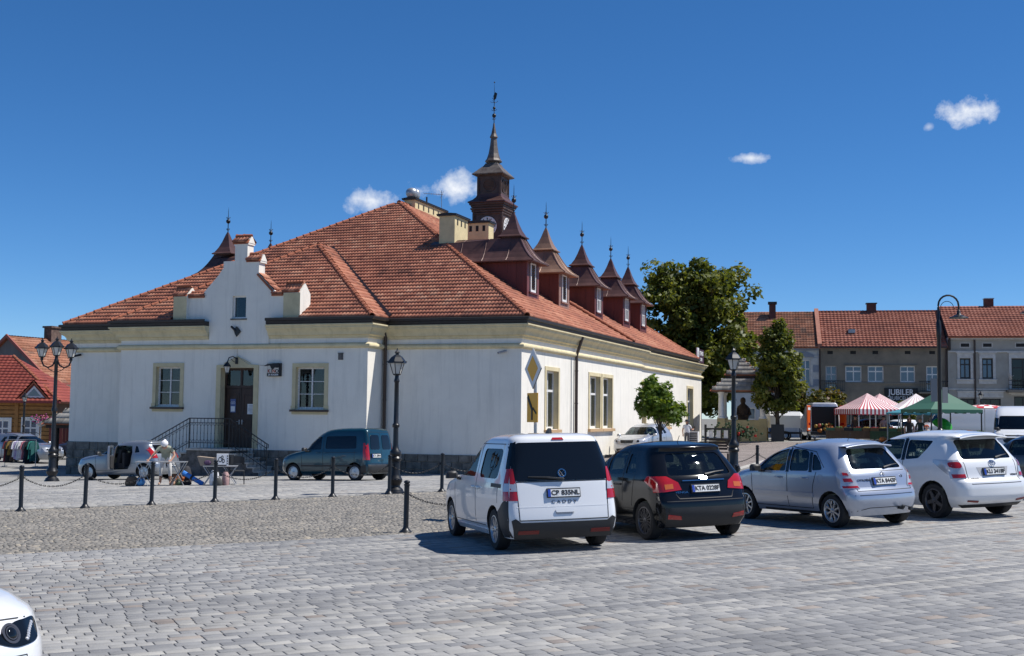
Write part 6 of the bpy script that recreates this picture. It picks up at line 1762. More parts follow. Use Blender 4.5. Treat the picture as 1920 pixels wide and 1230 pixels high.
hl = thing('quoined_house', (25.4 - 7.2 * math.cos(HY), 100 - 7.2 * math.sin(HY), .4), HY, 'pale blue-grey house with quoins and old tiled roof behind the trees', 'house')
holes = hz([(.8, 1.8, 5.0, 7.0), (3.0, 4.0, 5.0, 7.0), (5.65, 6.45, 5.0, 7.0), (.8, 2, .5, 3), (3, 4.4, .5, 3), (5.4, 6.5, .5, 3)])
house_front(hl, 0, 7.15, -.3, 7.6, holes, BLUEPL)
for h in holes:
    far_window(hl, *h, WHITEPAINT)
    if h[3] > 4:
        for b in ((h[0]-.2, h[0], -.06, 0, h[2]-.15, h[3]+.2), (h[1], h[1]+.2, -.06, 0, h[2]-.15, h[3]+.2), (h[0]-.3, h[1]+.3, -.14, 0, h[3]+.2, h[3]+.38), (h[0]-.3, h[1]+.3, -.12, 0, h[2]-.3, h[2]-.15)): ybox(hl, 'window_surround', SLATEB if b[5] - b[4] < .3 else TRIMG, *b)
        c = MB(); c.prism([(h[0]-.3, h[3]+.38), (h[1]+.3, h[3]+.38), ((h[0]+h[1])/2, h[3]+.72)], -.12, 0); c.build('window_pediment', SLATEB, hl)
for i in range(11): ybox(hl, 'quoin', SLATEB if i % 2 else TRIMG, 6.55, 7.12, -.05, 0, .4 + i * .58, .92 + i * .58)
for b in ((0, 7.15, -.2, 0, 7.4, 7.6), (0, 7.15, -.08, 0, 6.85, 6.95), (5.9, 7.0, -.04, 0, 7.0, 7.35)): ybox(hl, 'moulding', TRIMG if b[4] < 7.3 else SLATEB, *b)
tile_plane('roof_tiles', [(-.02, -.4, 7.62), (7.1, -.4, 7.62), (7.1, 4.5, 11.0), (-.02, 4.5, 11.0)], hl, cw=.24, ch=.28, material=OLDTILE, amp=.02)
tile_plane('roof_tiles', [(7.1, 9.4, 7.62), (-.02, 9.4, 7.62), (-.02, 4.5, 11.0), (7.1, 4.5, 11.0)], hl, cw=.24, ch=.28, material=OLDTILE, amp=.02)
ch = ybox(hl, 'chimney', mat('dark_red_brick', (.13, .05, .04), .9, var=.3), 3.2, 3.75, 3.4, 4.0, 10.3, 11.7); ybox(hl, 'chimney_cap', DARKMETAL, 3.1, 3.85, 3.3, 4.1, 11.55, 11.75).parent = ch
hr = thing('grey_corner_house', (25.4 + 10.05 * math.cos(HY), 100 + 10.05 * math.sin(HY), .4), HY, 'light grey two-storey house with framed dark windows and red tiled roof at the right edge', 'house')
holes = hz([(.92, 1.74, 5.5, 7.13), (2.62, 3.45, 5.5, 7.13), (4.85, 6.6, 4.7, 7.13), (7.9, 8.7, 5.5, 7.13), (.9, 2.1, .5, 3.9), (2.5, 4.0, .5, 3.9), (5.0, 6.4, .5, 4.1), (7.6, 8.8, .5, 3.9)])
house_front(hr, 0.0, 10, -.3, 8.4, holes, GREYPL2)
for h in holes:
    far_window(hr, *h, FARDARK, 2, .7, glass=FARGLASS if h[3] < 6.9 and h[3] > 4 and h[1] - h[0] < 1 else BLACKGLASS, fw=.1)
    if h[3] > 4:
        for b in ((h[0]-.2, h[0], -.05, 0, h[2]-.02, h[3]+.42), (h[1], h[1]+.2, -.05, 0, h[2]-.02, h[3]+.42), (h[0], h[1], -.05, 0, h[3]+.03, h[3]+.42), (h[0]-.3, h[1]+.3, -.14, 0, h[3]+.42, h[3]+.52), (h[0]-.25, h[1]+.25, -.05, 0, h[2]-.42, h[2]-.12), (h[0]-.3, h[1]+.3, -.14, 0, h[2]-.12, h[2]-.04)): ybox(hr, 'window_surround', TRIMG, *b)
    else:
        ybox(hr, 'lintel_panel', TRIMG, h[0] - .2, h[1] + .2, -.06, 0, h[3] + .1, h[3] + .55); ybox(hr, 'lintel_shelf', TRIMG, h[0] - .28, h[1] + .28, -.14, 0, h[3] + .55, h[3] + .63)
for x in (1.34, 3.05, 5.55, 8.3): ybox(hr, 'attic_vent', DARKIN, x - .33, x + .33, -.012, .1, 7.66, 7.94); ybox(hr, 'vent_frame', TRIMG, x - .4, x + .4, -.006, .05, 7.6, 8.0)
for b in ((0, 10, -.12, 0, 7.22, 7.34), (0, 10, -.25, 0, 8.25, 8.42), (0, 10, -.06, 0, 4.2, 4.3)): ybox(hr, 'moulding', TRIMG, *b)
c = MB(); c.tube([(2.06, -.1, 8.3), (2.06, -.1, 0)], .075, 5); c.build('downpipe', PIPE, hr)
bl = ybox(hr, 'balcony', mat('balcony_slab', (.2, .18, .15), .9), 4.4, 7.0, -1.0, 0, 4.0, 4.2)
c = MB()
for z in (4.95, 4.25, 4.6): c.tube([(4.4, -.97, z), (7.0, -.97, z)], .022, 4)
for i in range(12): x = 4.45 + 2.5 * i / 11; c.tube([(x, -.97, 4.2), (x, -.97, 5.1)], .016, 4)
c.build('balcony_railing', IRON, bl)
c = MB(Matrix.Translation((4.5, -.7, 5.2)) @ Matrix.Rotation(R(70), 4, 'Y')); c.lathe([(.001, 0), (.2, .04), (.36, .12), (.37, .13), (.2, .07), (.001, .03)], 14); c.tube([(0, 0, .05), (.0, .0, .4)], .015, 4); c.build('satellite_dish', TRIMG, hr)
tile_plane('roof_tiles', [(.0, -.5, 8.45), (10.2, -.5, 8.45), (10.2, 4.6, 11.4), (.0, 4.6, 11.4)], hr, cw=.30, ch=.36, material=NEWTILE, amp=.04)
tile_plane('roof_tiles', [(10.2, 9.7, 8.45), (.0, 9.7, 8.45), (.0, 4.6, 11.4), (10.2, 4.6, 11.4)], hr, cw=.30, ch=.36, material=NEWTILE, amp=.04)
c = MB(); c.prism([(-.3, 7.4), (9.5, 7.4), (9.5, 8.3), (4.6, 11.25), (-.3, 8.4)], .02, .2, axis='x'); c.build('gable_wall', mat('shaded_gable_wall', (.05, .035, .03), .9), hr)  # near-black colour paints in the shading of the gap between the houses
ch = ybox(hr, 'chimney', mat('dark_red_brick', (.13, .05, .04), .9, var=.3), 3.7, 4.4, 4.3, 5.0, 11.1, 11.95); ybox(hr, 'chimney_cap', STEEL, 3.65, 4.45, 4.25, 5.05, 11.95, 12.02).parent = ch
# left: tall grey gable house
ga = thing('grey_gable_house', (-39.4, 95, -.7), R(-25), 'tall house with dark grey gable wall and two brick chimneys at the left', 'house')
GAB = mat('dark_grey_gable', (.17, .155, .15), .95, var=.3, vscale=1, streak=True)
c = MB(); c.prism([(-4.3, 0), (4.3, 0), (4.3, 5.2), (0, 8.45), (-4.3, 5.2)], 0, .3); c.build('gable_wall', GAB, ga)
c = MB(); c.box(-4.25, 4.28, .31, 14, 0, 5.2); c.build('house_body', PLASTER, ga)
tile_plane('roof_tiles', [(4.75, -.25, 4.95), (4.75, 14, 4.95), (0, 14, 8.6), (0, -.25, 8.6)], ga, cw=.30, ch=.34, material=OLDTILE, amp=.03)
tile_plane('roof_tiles', [(-4.75, 14, 4.95), (-4.75, -.25, 4.95), (0, -.25, 8.6), (0, 14, 8.6)], ga, cw=.30, ch=.34, material=OLDTILE, amp=.03)
c = MB(); c.prism([(-4.8, 4.85), (0, 8.5), (4.8, 4.85), (4.8, 5.1), (0, 8.78), (-4.8, 5.1)], -.32, -.18); c.build('verge_board', mat('red_verge', (.28, .08, .06), .7), ga)
BRK = mat('brown_chimney_brick', (.15, .10, .08), .95, var=.5, vscale=4, bump=.3, bscale=14)
for y in (3.9, 8.2):
    ch = ybox(ga, 'chimney', BRK, -.4, .4, y, y + 1.1, 8.0, 9.7); ybox(ga, 'chimney_cap', BRK, -.5, .5, y - .1, y + 1.2, 9.55, 9.7).parent = ch
ybox(ga, 'moulding', TRIMG, 4.28, 4.4, .3, 14, 2.9, 3.05); ybox(ga, 'gutter', mat('red_verge', (.28, .08, .06), .7), 4.72, 4.85, -.2, 14, 4.85, 5.0)
for y in (2.0, 5.0):
    ybox(ga, 'window', FARDARK, 4.25, 4.30, y, y + .9, 3.6, 4.2)
c = MB(); c.tube([(4.42, .3, 5), (4.42, .3, 0)], .06, 5); c.build('downpipe', PIPE, ga)
# left: orange timber house
tb = thing('timber_house', (-34.0, 80, -1.05), R(4), 'orange log-clad house with white windows and a bright red tiled roof at the left edge', 'house')
PLK = mat('orange_stained_plank', (.40, .185, .045), .6, var=.3, vscale=3, bump=.15, bscale=10)
c = MB(); c.box(-6, 3.9, .06, 8, -.2, 3.8); c.build('house_body', mat('dark_plank_joint', (.10, .045, .015), .8), tb)
wins = [(.15, 1.05, 1.05, 2.55), (1.95, 2.85, 1.1, 2.6), (-2.2, -1.3, 1.05, 2.55)]
z = -.1
while z < 3.72:
    segs = [(-6, 3.9)]
    for a, b, c0, d0 in wins:
        if c0 - .15 < z + .13 < d0 + .15: segs = [s2 for s in segs for s2 in ((s[0], min(s[1], a - .12)), (max(s[0], b + .12), s[1])) if s2[1] - s2[0] > .1]
    for a, b in segs:
        c = MB(); c.bbox(a, b, 0, .1, z, z + .262, .02); c.build('plank', PLK, tb)
    z += .275
for a, b, c0, d0 in wins:
    ybox(tb, 'window_backing', DARKIN, a - .1, b + .1, .02, .055, c0 - .1, d0 + .1)
    T = Matrix.Translation((a, -.05, c0)) @ Matrix.Diagonal((1, -1, 1, 1))
    window(tb, T, b - a, d0 - c0, 2, ((.62, .1),), depth=.03, fw=.1, glass=FARGLASS)
    for q in ((a-.14, a, -.09, -.0, c0-.1, d0+.14), (b, b+.14, -.09, 0, c0-.1, d0+.14), (a, b, -.09, 0, d0, d0+.14), (a-.2, b+.2, -.14, 0, c0-.16, c0-.1)): ybox(tb, 'window_surround', WHITEPAINT, *q)
for x in (1.35, 3.82): ybox(tb, 'corner_board', PLK, x, x + .24, -.08, .0, -.1, 3.8)
tile_plane('roof_tiles', [(-6.4, -.7, 3.75), (4.4, -.7, 3.75), (-.2, 4.0, 6.9), (-6.4, 4.0, 6.9)], tb, cw=.30, ch=.36, material=REDSHEET, amp=.03)
tile_plane('roof_tiles', [(4.4, -.7, 3.75), (4.4, 8.7, 3.75), (-.2, 4.0, 6.9)], tb, cw=.30, ch=.36, material=REDSHEET, amp=.03)
ridge_tiles((4.4, -.7, 3.82), (-.2, 4.0, 6.97), tb, material=RIDGE)
ybox(tb, 'gutter', mat('red_gutter', (.22, .03, .025), .5), -6.4, 4.45, -.82, -.7, 3.66, 3.8)
c = MB(); c.prism([(1.75, 3.95), (3.55, 3.95), (2.65, 4.95)], -.35, .1); dm = c.build('dormer', mat('red_gutter', (.22, .03, .025), .5), tb)
for s in (-1, 1):
    tile_plane('dormer_tiles', [(2.65 + s * 1.1, -.5, 3.85), (2.65 + s * 1.1, 2.2, 3.85), (2.65, 2.2, 5.12), (2.65, -.5, 5.12)], tb, cw=.3, ch=.36, material=REDSHEET)
c = MB(); c.prism([(1.95, 4.02), (3.35, 4.02), (2.65, 4.80)], -.40, -.36, [[(2.2, 4.12), (3.1, 4.12), (2.65, 4.63)]]); c.build('dormer_window', WHITEPAINT, dm)
c = MB(); c.prism([(2.2, 4.12), (3.1, 4.12), (2.65, 4.63)], -.375, -.365); c.build('pane', FARGLASS, dm)
gt = thing('red_gate', (-29.3, 79, gz(-29.3, 79)), R(10), 'dark red wooden gate right of the orange timber house', 'gate')
for i in range(6): ybox(gt, 'gate_board', mat('dark_red_board', (.12, .02, .018), .7, var=.3), -.6 + i * .21, -.41 + i * .21, -.03, .03, .1, 2.4)
ybox(gt, 'gate_post', TRIMG, .68, .86, -.1, .1, 0, 2.5)
# shingled shelter at the left end of the hall
pv = thing('shingled_shelter', (-21.7, 65.0, gz(-21.7, 65)), R(-10), 'open shelter with grey shingle roof on dark posts beside the left end of the hall', 'shelter')
SH = mat('grey_wood_shingle', (1, .98, .95), .9, var=.3, vscale=3, attr=[(0, (.20, .185, .165)), (.5, (.32, .305, .275)), (1, (.42, .40, .37))])
for a, b in ((0, 1), (1, 2), (2, 3), (3, 0)):
    P4 = [(-2.3, -2.3, 2.35), (2.3, -2.3, 2.35), (2.3, 2.3, 2.35), (-2.3, 2.3, 2.35)]
    tile_plane('shingles', [P4[a], P4[b], (0, 0, 4.2)], pv, cw=.2, ch=.42, material=SH, amp=.006, lift=.03)
DW = mat('dark_stained_post', (.03, .02, .015), .7)
for sx in (-1, 1):
    for sy in (-1, 1): ybox(pv, 'post', DW, sx * 1.75 - .12, sx * 1.75 + .12, sy * 1.75 - .12, sy * 1.75 + .12, -.1, 2.45)
for s in (-1, 1): ybox(pv, 'eaves_beam', DW, -2.2, 2.2, s * 1.9 - .1, s * 1.9 + .1, 2.1, 2.36); ybox(pv, 'eaves_beam', DW, s * 2.0 - .1, s * 2.0 + .1, -1.79, 1.79, 2.12, 2.34)
# columned well house in the square
kz = gz(15.9, 83.4)
ks = thing('columned_well_house', (15.9, 83.4, kz), R(-14), 'cream well house with round white columns and shingled roof behind the lantern post', 'well house')
CREAM = mat('cream_parapet', (.50, .40, .20), .9, var=.2, vscale=2)
for b in ((-1.5, 1.5, -1.5, -1.25, -.2, 1.42), (-1.5, 1.5, 1.25, 1.5, -.2, 1.42), (-1.5, -1.25, -1.25, 1.25, -.2, 1.42), (1.25, 1.5, -1.25, 1.25, -.2, 1.42)): ybox(ks, 'parapet', CREAM, *b)
for sx in (-1, 1):
    for sy in (-1, 1):
        ybox(ks, 'pedestal', CREAM, sx*1.38-.26, sx*1.38+.26, sy*1.38-.26, sy*1.38+.26, -.2, 1.52)
        c = MB(Matrix.Translation((sx * 1.38, sy * 1.38, 0))); c.lathe([(.27, 1.52), (.27, 1.6), (.2, 1.66), (.19, 2.5), (.17, 3.1), (.24, 3.2), (.25, 3.3)], 14); c.build('column', WHITEPAINT, ks, smooth=40)
ybox(ks, 'eaves_board', DW, -2.0, 2.0, -2.0, 2.0, 3.3, 3.42)
P4 = [(-2.1, -2.1, 3.4), (2.1, -2.1, 3.4), (2.1, 2.1, 3.4), (-2.1, 2.1, 3.4)]; Q4 = [(-1.2, -1.2, 4.25), (1.2, -1.2, 4.25), (1.2, 1.2, 4.25), (-1.2, 1.2, 4.25)]
for a in range(4):
    b = (a + 1) % 4
    tile_plane('shingles', [P4[a], P4[b], Q4[b], Q4[a]], ks, cw=.2, ch=.4, material=SH, amp=.006, lift=.03)
    q0, q1 = Vector(Q4[a]) + Vector((0, 0, .25)), Vector(Q4[b]) + Vector((0, 0, .25))
    tile_plane('shingles', [q0, q1, (0, 0, 5.7)], ks, cw=.2, ch=.4, material=SH, amp=.006, lift=.03)
ybox(ks, 'roof_drum', DW, -1.1, 1.1, -1.1, 1.1, 4.2, 4.55)
stt = thing('wooden_statue', (15.9, 83.4, kz + .02), 0, 'dark carved wooden figure standing inside the columned well house', 'statue')
c = MB(); c.lathe([(.5, -.05), (.5, .4), (.32, .5), (.34, 1.2), (.42, 1.9), (.40, 2.3), (.16, 2.5), (.15, 2.55), (.19, 2.68), (.17, 2.85), (.05, 2.95)], 12); c.tube([(-.36, -.1, 2.2), (-.45, -.25, 1.8), (-.1, -.4, 1.7)], .09, 6); c.tube([(.36, -.1, 2.2), (.45, -.25, 1.8), (.1, -.4, 1.7)], .09, 6); c.build('figure', mat('dark_carved_oak', (.05, .03, .02), .8), stt, smooth=50)
# ------------------------------------------------------------------ trees
BARK = mat('grey_brown_bark', (.075, .058, .042), .95, var=.4, vscale=8, bump=.5, bscale=20)
def leafmat(name, stops):
    m = mat(name, (1, 1, 1), .5, attr=stops, spec=.35)
    t = m.node_tree; b = t.nodes['Principled BSDF']
    o = [n for n in t.nodes if n.type == 'OUTPUT_MATERIAL'][0]
    tr = t.nodes.new('ShaderNodeBsdfTranslucent')
    src = b.inputs['Base Color'].links[0].from_socket
    mul = t.nodes.new('ShaderNodeMix'); mul.data_type = 'RGBA'; mul.blend_type = 'MULTIPLY'; mul.inputs['Factor'].default_value = 1
    mul.inputs['B'].default_value = (1.3, 1.25, .5, 1)
    t.links.new(src, mul.inputs['A']); t.links.new(mul.outputs['Result'], tr.inputs[0])
    ms = t.nodes.new('ShaderNodeMixShader'); ms.inputs[0].default_value = .45
    t.links.new(b.outputs[0], ms.inputs[1]); t.links.new(tr.outputs[0], ms.inputs[2]); t.links.new(ms.outputs[0], o.inputs[0])
    return m
LEAF = leafmat('linden_leaf', [(0, (.065, .09, .018)), (.5, (.135, .16, .03)), (.85, (.22, .22, .045)), (1, (.27, .24, .06))])
MAPLE = leafmat('maple_leaf', [(0, (.07, .12, .018)), (.5, (.13, .20, .028)), (1, (.21, .26, .045))])
BUSH = leafmat('autumn_bush_leaf', [(0, (.05, .06, .012)), (.5, (.10, .10, .02)), (.8, (.15, .085, .02)), (1, (.16, .035, .02))])
def tree(name, label, x, y, ells, nclump, per, size, material, trunk=(.3, 2.5), clr=.9, cat='tree', group=None, seed=3, star=False, droop=.0, limb=True, top=None):
    g = np.random.default_rng(seed)
    z0 = gz(x, y)
    o = thing(name, (x, y, z0 - .03), 0, label, cat, group)
    r, th = trunk
    c = MB()
    tz = top or max(e[2] for e in ells) * .95
    c.tube([(0, 0, -.1), (.0, 0, .15), (.02, 0, th * .5), (0, .02, th), (0.03, 0, (th + tz) / 2), (0, 0, tz)], [r * 1.35, r * 1.05, r * .95, r * .85, r * .5, r * .12], 10)
    c.build('trunk', BARK, o, smooth=50)
    C = []
    vol = np.array([e[3] * e[4] * e[5] for e in ells]) ** .67
    for e, k in zip(ells, (nclump * vol / vol.sum()).astype(int) + 1):
        d = g.normal(size=(k, 3)); d /= np.linalg.norm(d, axis=1, keepdims=True)
        rad = g.uniform(.25, 1.0, (k, 1)) ** .5 * (1 + .10 * np.sin(7 * d[:, :1] + 5 * d[:, 2:]) )
        C.append(np.array(e[:3]) + d * rad * np.array(e[3:6]))
    C = np.concatenate(C)
    if limb:
        c = MB()
        for p in C[g.choice(len(C), min(len(C), 26), replace=False)]:
            b = Vector((0, 0, min(max(th * .8, p[2] * .55), tz * .9)))
            q = Vector(p); m = b.lerp(q, .5) + Vector((0, 0, .08 * (q - b).length))
            c.tube([b, m, q], [r * .32, r * .2, r * .05], 5)
        c.build('limb', BARK, o, kind='stuff')
    k = len(C)
    cr = clr * g.uniform(.6, 1.25, k)
    d = g.normal(size=(k, per, 3)); d /= np.linalg.norm(d, axis=2, keepdims=True)
    P = C[:, None] + d * (g.uniform(.35, 1, (k, per, 1)) ** .6) * cr[:, None, None] * np.array([1, 1, .75])
    P[:, :, 2] -= droop * g.random((k, per)) * cr[:, None]
    P = P.reshape(-1, 3); D = d.reshape(-1, 3)
    n = len(P)
    nr = D * .55 + g.normal(size=(n, 3)) * .55 + np.array([0, 0, .55]); nr /= np.linalg.norm(nr, axis=1, keepdims=True)
    a = np.cross(nr, g.normal(size=(n, 3))); a /= np.linalg.norm(a, axis=1, keepdims=True); b = np.cross(nr, a)
    s = (size * g.uniform(.6, 1.3, n))[:, None]
    tone = np.clip(np.repeat(g.normal(.42, .16, k), per) + g.normal(0, .16, n), 0, 1)
    if star:
        pts = [(0, -.5), (.22, -.1), (.62, -.12), (.34, .16), (.46, .5), (.12, .36), (0, .72), (-.12, .36), (-.46, .5), (-.34, .16), (-.62, -.12), (-.22, -.1)]
        V = np.stack([P + a * s * u + b * s * v - nr * s * .25 * abs(u) for u, v in pts], 1)
        V = np.concatenate([V, P[:, None]], 1)
        q = [[12, 0, 1, 2], [12, 2, 3, 4], [12, 4, 5, 6], [12, 6, 7, 8], [12, 8, 9, 10], [12, 10, 11, 0]]
        F = (np.arange(n)[:, None, None] * 13 + np.array(q)[None]).reshape(-1, 4); tone = np.repeat(tone, 6)
    else:
        V = np.stack([P - a * s * .5, P + b * s * .32 - nr * s * .12, P + a * s * .55, P - b * s * .32 - nr * s * .12], 1)
        F = np.arange(n * 4).reshape(-1, 4)
    numesh('crown', V.reshape(-1, 3), F, material, o, tone=tone, kind='stuff')
    return o
tree('linden_tree', 'tall dense linden tree behind the far right corner of the hall', 13.6, 92.0,
     [(-2.0, 0, 8.8, 3.0, 3.2, 5.0), (1.7, 0, 9.0, 3.1, 3.2, 4.9), (0, 0, 5.6, 4.0, 3.4, 2.8), (2.6, -.5, 6.2, 2.4, 2.4, 3.0), (-2.8, 0, 6.0, 2.0, 2.2, 3.2), (-.2, 0, 11.3, 2.6, 2.2, 2.0)], 620, 72, .40, LEAF, trunk=(.42, 3.2), clr=.85, seed=4, droop=.5)
tree('linden_tree', 'smaller pointed linden tree growing out of the black planter box', 17.75, 81.1,
     [(0, 0, 3.6, 1.75, 1.6, 1.5), (.1, 0, 5.0, 1.5, 1.4, 1.4), (0, 0, 6.4, .95, .9, 1.2), (0, 0, 7.4, .5, .5, .7)], 165, 72, .30, LEAF, trunk=(.15, 1.7), clr=.48, seed=9, droop=.4)
tree('maple_tree', 'young round-headed maple on a thin stem in front of the sunlit side wall', 5.42, 44.2,
     [(0, 0, 2.75, .95, .9, .62), (-.25, 0, 3.0, .6, .6, .5), (.2, 0, 2.35, .7, .7, .42)], 75, 26, .175, MAPLE, trunk=(.055, 1.9), clr=.30, seed=5, star=True, droop=.35)
tree('flowering_bush', 'reddish green bush showing above the market van beside the planted tree', 20.9, 86.5, [(0, 0, 2.5, 1.5, 1.0, 1.0), (1.6, 0, 2.2, 1.4, 1, .8)], 60, 50, .30, BUSH, trunk=(.1, 1.0), clr=.45, cat='bush', seed=11)
tree('flowering_bush', 'bush with some red leaves in front of the jewellers house', 24.3, 93.5, [(0, 0, 2.8, 1.3, 1.0, .9)], 40, 50, .30, BUSH, trunk=(.1, 1.0), clr=.45, cat='bush', seed=12)
tree('street_tree', 'small green tree below the JUBILER sign', 31.4, 96.5, [(0, 0, 2.3, .8, .8, .7)], 20, 44, .26, LEAF, trunk=(.07, 1.3), clr=.35, seed=13)
tree('background_trees', 'low green trees seen past the far corner of the hall', 14.4, 108.0, [(-2, 0, 3.2, 2.2, 2, 2.0), (2, 0, 3.6, 2.4, 2, 2.2)], 70, 44, .5, LEAF, trunk=(.2, 1.5), clr=.8, seed=14, cat='tree')
pl = thing('planter_box', (17.75, 81.1, gz(17.75, 81.1)), R(-12), 'tall black cube planter around the stem of the pointed linden', 'planter')
for i in range(4):
    m = Matrix.Rotation(i * math.pi / 2, 4, 'Z')
    c = MB(m); c.box(-.42, .38, -.42, -.38, 0, 1.12); c.build('planter_side', IRON, pl)
c = MB(); c.box(-.38, .38, -.38, .38, .9, 1.0); c.build('soil', BARK, pl)

# ------------------------------------------------------------------ tall arc lamps with boards
def arc_lamp(x, y, H, rz_, label, boards=False):
    o = thing('arc_street_lamp', (x, y, gz(x, y)), rz_, label, 'street lamp', 'tall black lamps with a curved arm')
    c = MB(); c.lathe([(.17, 0), (.17, .1), (.13, .2), (.12, 1.3), (.14, 1.34), (.085, 1.4), (.08, H * .74), (.10, H * .75), (.10, H * .84), (.055, H * .85), (.05, H - .5)], 12); c.build('post', IRON, o, smooth=40)
    c = MB()
    pts = [(0, 0, H - .6)] + [(.42 - .42 * math.cos(a), 0, H - .42 + .42 * math.sin(a)) for a in [R(t) for t in range(0, 181, 20)]] + [(.84, 0, H - .62)]
    c.tube(pts, .04, 7); c.tube([(.08, 0, H - .75)] + [(.36 - .28 * math.cos(R(t)), 0, H - .55 + .3 * math.sin(R(t))) for t in range(20, 200, 20)] + [(.84, 0, H - .5)], .014, 5); c.build('curved_arm', IRON, o, smooth=40)
    c = MB(Matrix.Translation((.84, 0, H - .62))); c.lathe([(.03, .02), (.07, -.02), (.08, -.14), (.14, -.2), (.36, -.28), (.38, -.32), (.16, -.34), (.001, -.34)], 16); c.build('lamp_shade', IRON, o, smooth=40)
    if boards:
        for s, z0, z1, r_ in ((-1, 2.5, 3.45, -.05), (1, 2.45, 3.1, .25)):
            c = MB(Matrix.Rotation(r_, 4, 'Z')); c.box(min(s * .10, s * .36), max(s * .10, s * .36), -.05, -.02, z0, z1); c.build('sign_back', mat('grey_sign_back', (.2, .21, .22), .5), o)
    return o
arc_lamp(17.62, 50.0, 6.9, 0, 'tall arc lamp with two grey boards on its post, in front of the green tent', True)
arc_lamp(22.5, 50.6, 7.1, math.pi, 'tall arc lamp outside the right edge with only its shade in view')
lamp_post(27.2, 86.0, 3.9, 'small dark lantern post before the grey corner house') if 0 else None
for x, y, lb in ((-30.6, 76.5, 'thin lantern post before the right window of the timber house'), (-33.2, 76.5, 'thin lantern post at the left window of the timber house'), (34.2, 88.5, 'thin lantern post in front of the grey corner house')):
    lamp_post(x, y, 4.1 if x < 0 else 3.6, lb, s=.85)
fb = thing('flower_basket', (-28.55, 74.0, gz(-28.55, 74)), 0, 'pole-mounted basket of magenta flowers near the red gate', 'flower basket')
c = MB(); c.tube([(0, 0, 0), (0, 0, 2.1)], .03, 5); c.build('pole', STEEL, fb)
c = MB(); c.lathe([(.05, 2.0), (.22, 2.1), (.25, 2.35), (.2, 2.36)], 10); c.build('basket', STEEL, fb)
MAG = [mat('magenta_petal', (.30, .02, .16), .6), mat('dark_leaf', (.03, .06, .02), .6), mat('pink_petal', (.5, .12, .2), .6)]
c = MB()
for i in range(90):
    p = Vector((random.gauss(0, .3), random.gauss(0, .25), 2.45 + random.gauss(0, .13)))
    c.ball(p, random.uniform(.04, .07), 4, k=random.choice((0, 0, 1, 1, 2)))
c.build('flowers', MAG, fb, kind='stuff')

# ------------------------------------------------------------------ market
STRIPE_R = mat('red_awning_cloth', (.42, .05, .07), .8); STRIPE_W = mat('white_awning_cloth', (.76, .74, .72), .8); GREENC = mat('green_tent_cloth', (.035, .13, .085), .7); TEALC = mat('teal_tent_cloth', (.05, .25, .32), .7)
def tent(name, label, x, y, rz_, w_, h0, h1, mats, n=14, val=.38, group='market tents', ridge=0.0, leg=STEEL):
    o = thing(name, (x, y, gz(x, y)), rz_, label, 'market tent', group)
    q = w_ / 2
    for sd in range(4):
        m = Matrix.Rotation(sd * math.pi / 2, 4, 'Z')
        for i in range(n):
            a, b = -q + w_ * i / n, -q + w_ * (i + 1) / n
            c = MB(m)
            rows = []
            for f in (0, .35, .7, 1.0):
                zz = h0 + (h1 - h0) * (f ** 1.25 * .7 + f * .3)
                rows.append([(a * (1 - f) * 1 + 0, -q * (1 - f), zz), (b * (1 - f), -q * (1 - f), zz)])
            c.rings([r_ + [(p[0], p[1] + .012, p[2] - .012) for p in r_[::-1]] for r_ in rows], k=0)
            c.rings([[(a, -q, z), (b, -q, z), (b, -q + .012, z), (a, -q + .012, z)] for z in (h0 - val + (.05 if i % 2 else 0), h0)], k=0, cap0=True)
            c.build('cloth_panel', mats[i % len(mats)], o)
    for sx in (-1, 1):
        for sy in (-1, 1):
            c = MB(); c.box(sx * (q - .06) - .03, sx * (q - .06) + .03, sy * (q - .06) - .03, sy * (q - .06) + .03, 0, h0); c.build('leg', leg, o)
    return o
tent('striped_tent', 'red and white striped market tent nearest the open white van', 23.6, 80.6, R(14), 3.15, 2.15, 3.22, [STRIPE_R, STRIPE_W], 22)
tent('striped_tent', 'second red and white striped tent half hidden behind the first', 25.6, 84.5, R(10), 3.0, 2.2, 3.25, [STRIPE_R, STRIPE_W], 20)
tent('striped_tent', 'white tent with thin reddish stripes between the teal and green tents', 27.3, 82.0, R(-4), 3.2, 2.2, 3.25, [STRIPE_W, STRIPE_W, STRIPE_W, mat('pale_stripe', (.55, .3, .32), .8)], 28)
tent('teal_tent', 'low teal market tent left of the green tent', 24.9, 75.5, R(5), 2.4, 2.0, 2.45, [TEALC], 6, val=.14)
tent('green_tent', 'dark green market tent behind the arc lamp post', 25.2, 71.3, R(12), 3.3, 2.22, 3.42, [GREENC], 8, val=.22, leg=IRON)
um = thing('checked_umbrella', (29.0, 74.5, gz(29, 74.5)), 0, 'flat red and white checked parasol between the green tent and the white van', 'parasol')
c = MB(); n = 16
for i in range(n):
    a0, a1 = 2*math.pi*i/n, 2*math.pi*(i+1)/n
    for j, (r0, r1) in enumerate(((.05, .5), (.5, 1.0), (1.0, 1.5))):
        z = lambda r: 2.55 - .22 * r * r / 2.2
        pp = [(r0*math.cos(a0), r0*math.sin(a0), z(r0)), (r1*math.cos(a0), r1*math.sin(a0), z(r1)), (r1*math.cos(a1), r1*math.sin(a1), z(r1)), (r0*math.cos(a1), r0*math.sin(a1), z(r0))]
        c.poly(pp, (i + j) % 2); c.poly([(p[0], p[1], p[2] - .015) for p in pp[::-1]], (i + j) % 2)
c.build('canopy', [mat('bright_red_cloth', (.5, .02, .03), .7), STRIPE_W], um)
c = MB(); c.tube([(0, 0, 0), (0, 0, 2.6)], .025, 6); c.build('pole', STEEL, um)
gu = thing('green_umbrella', (25.8, 72.6, gz(25.8, 72.6)), .4, 'bright green umbrella under the green tent', 'parasol')
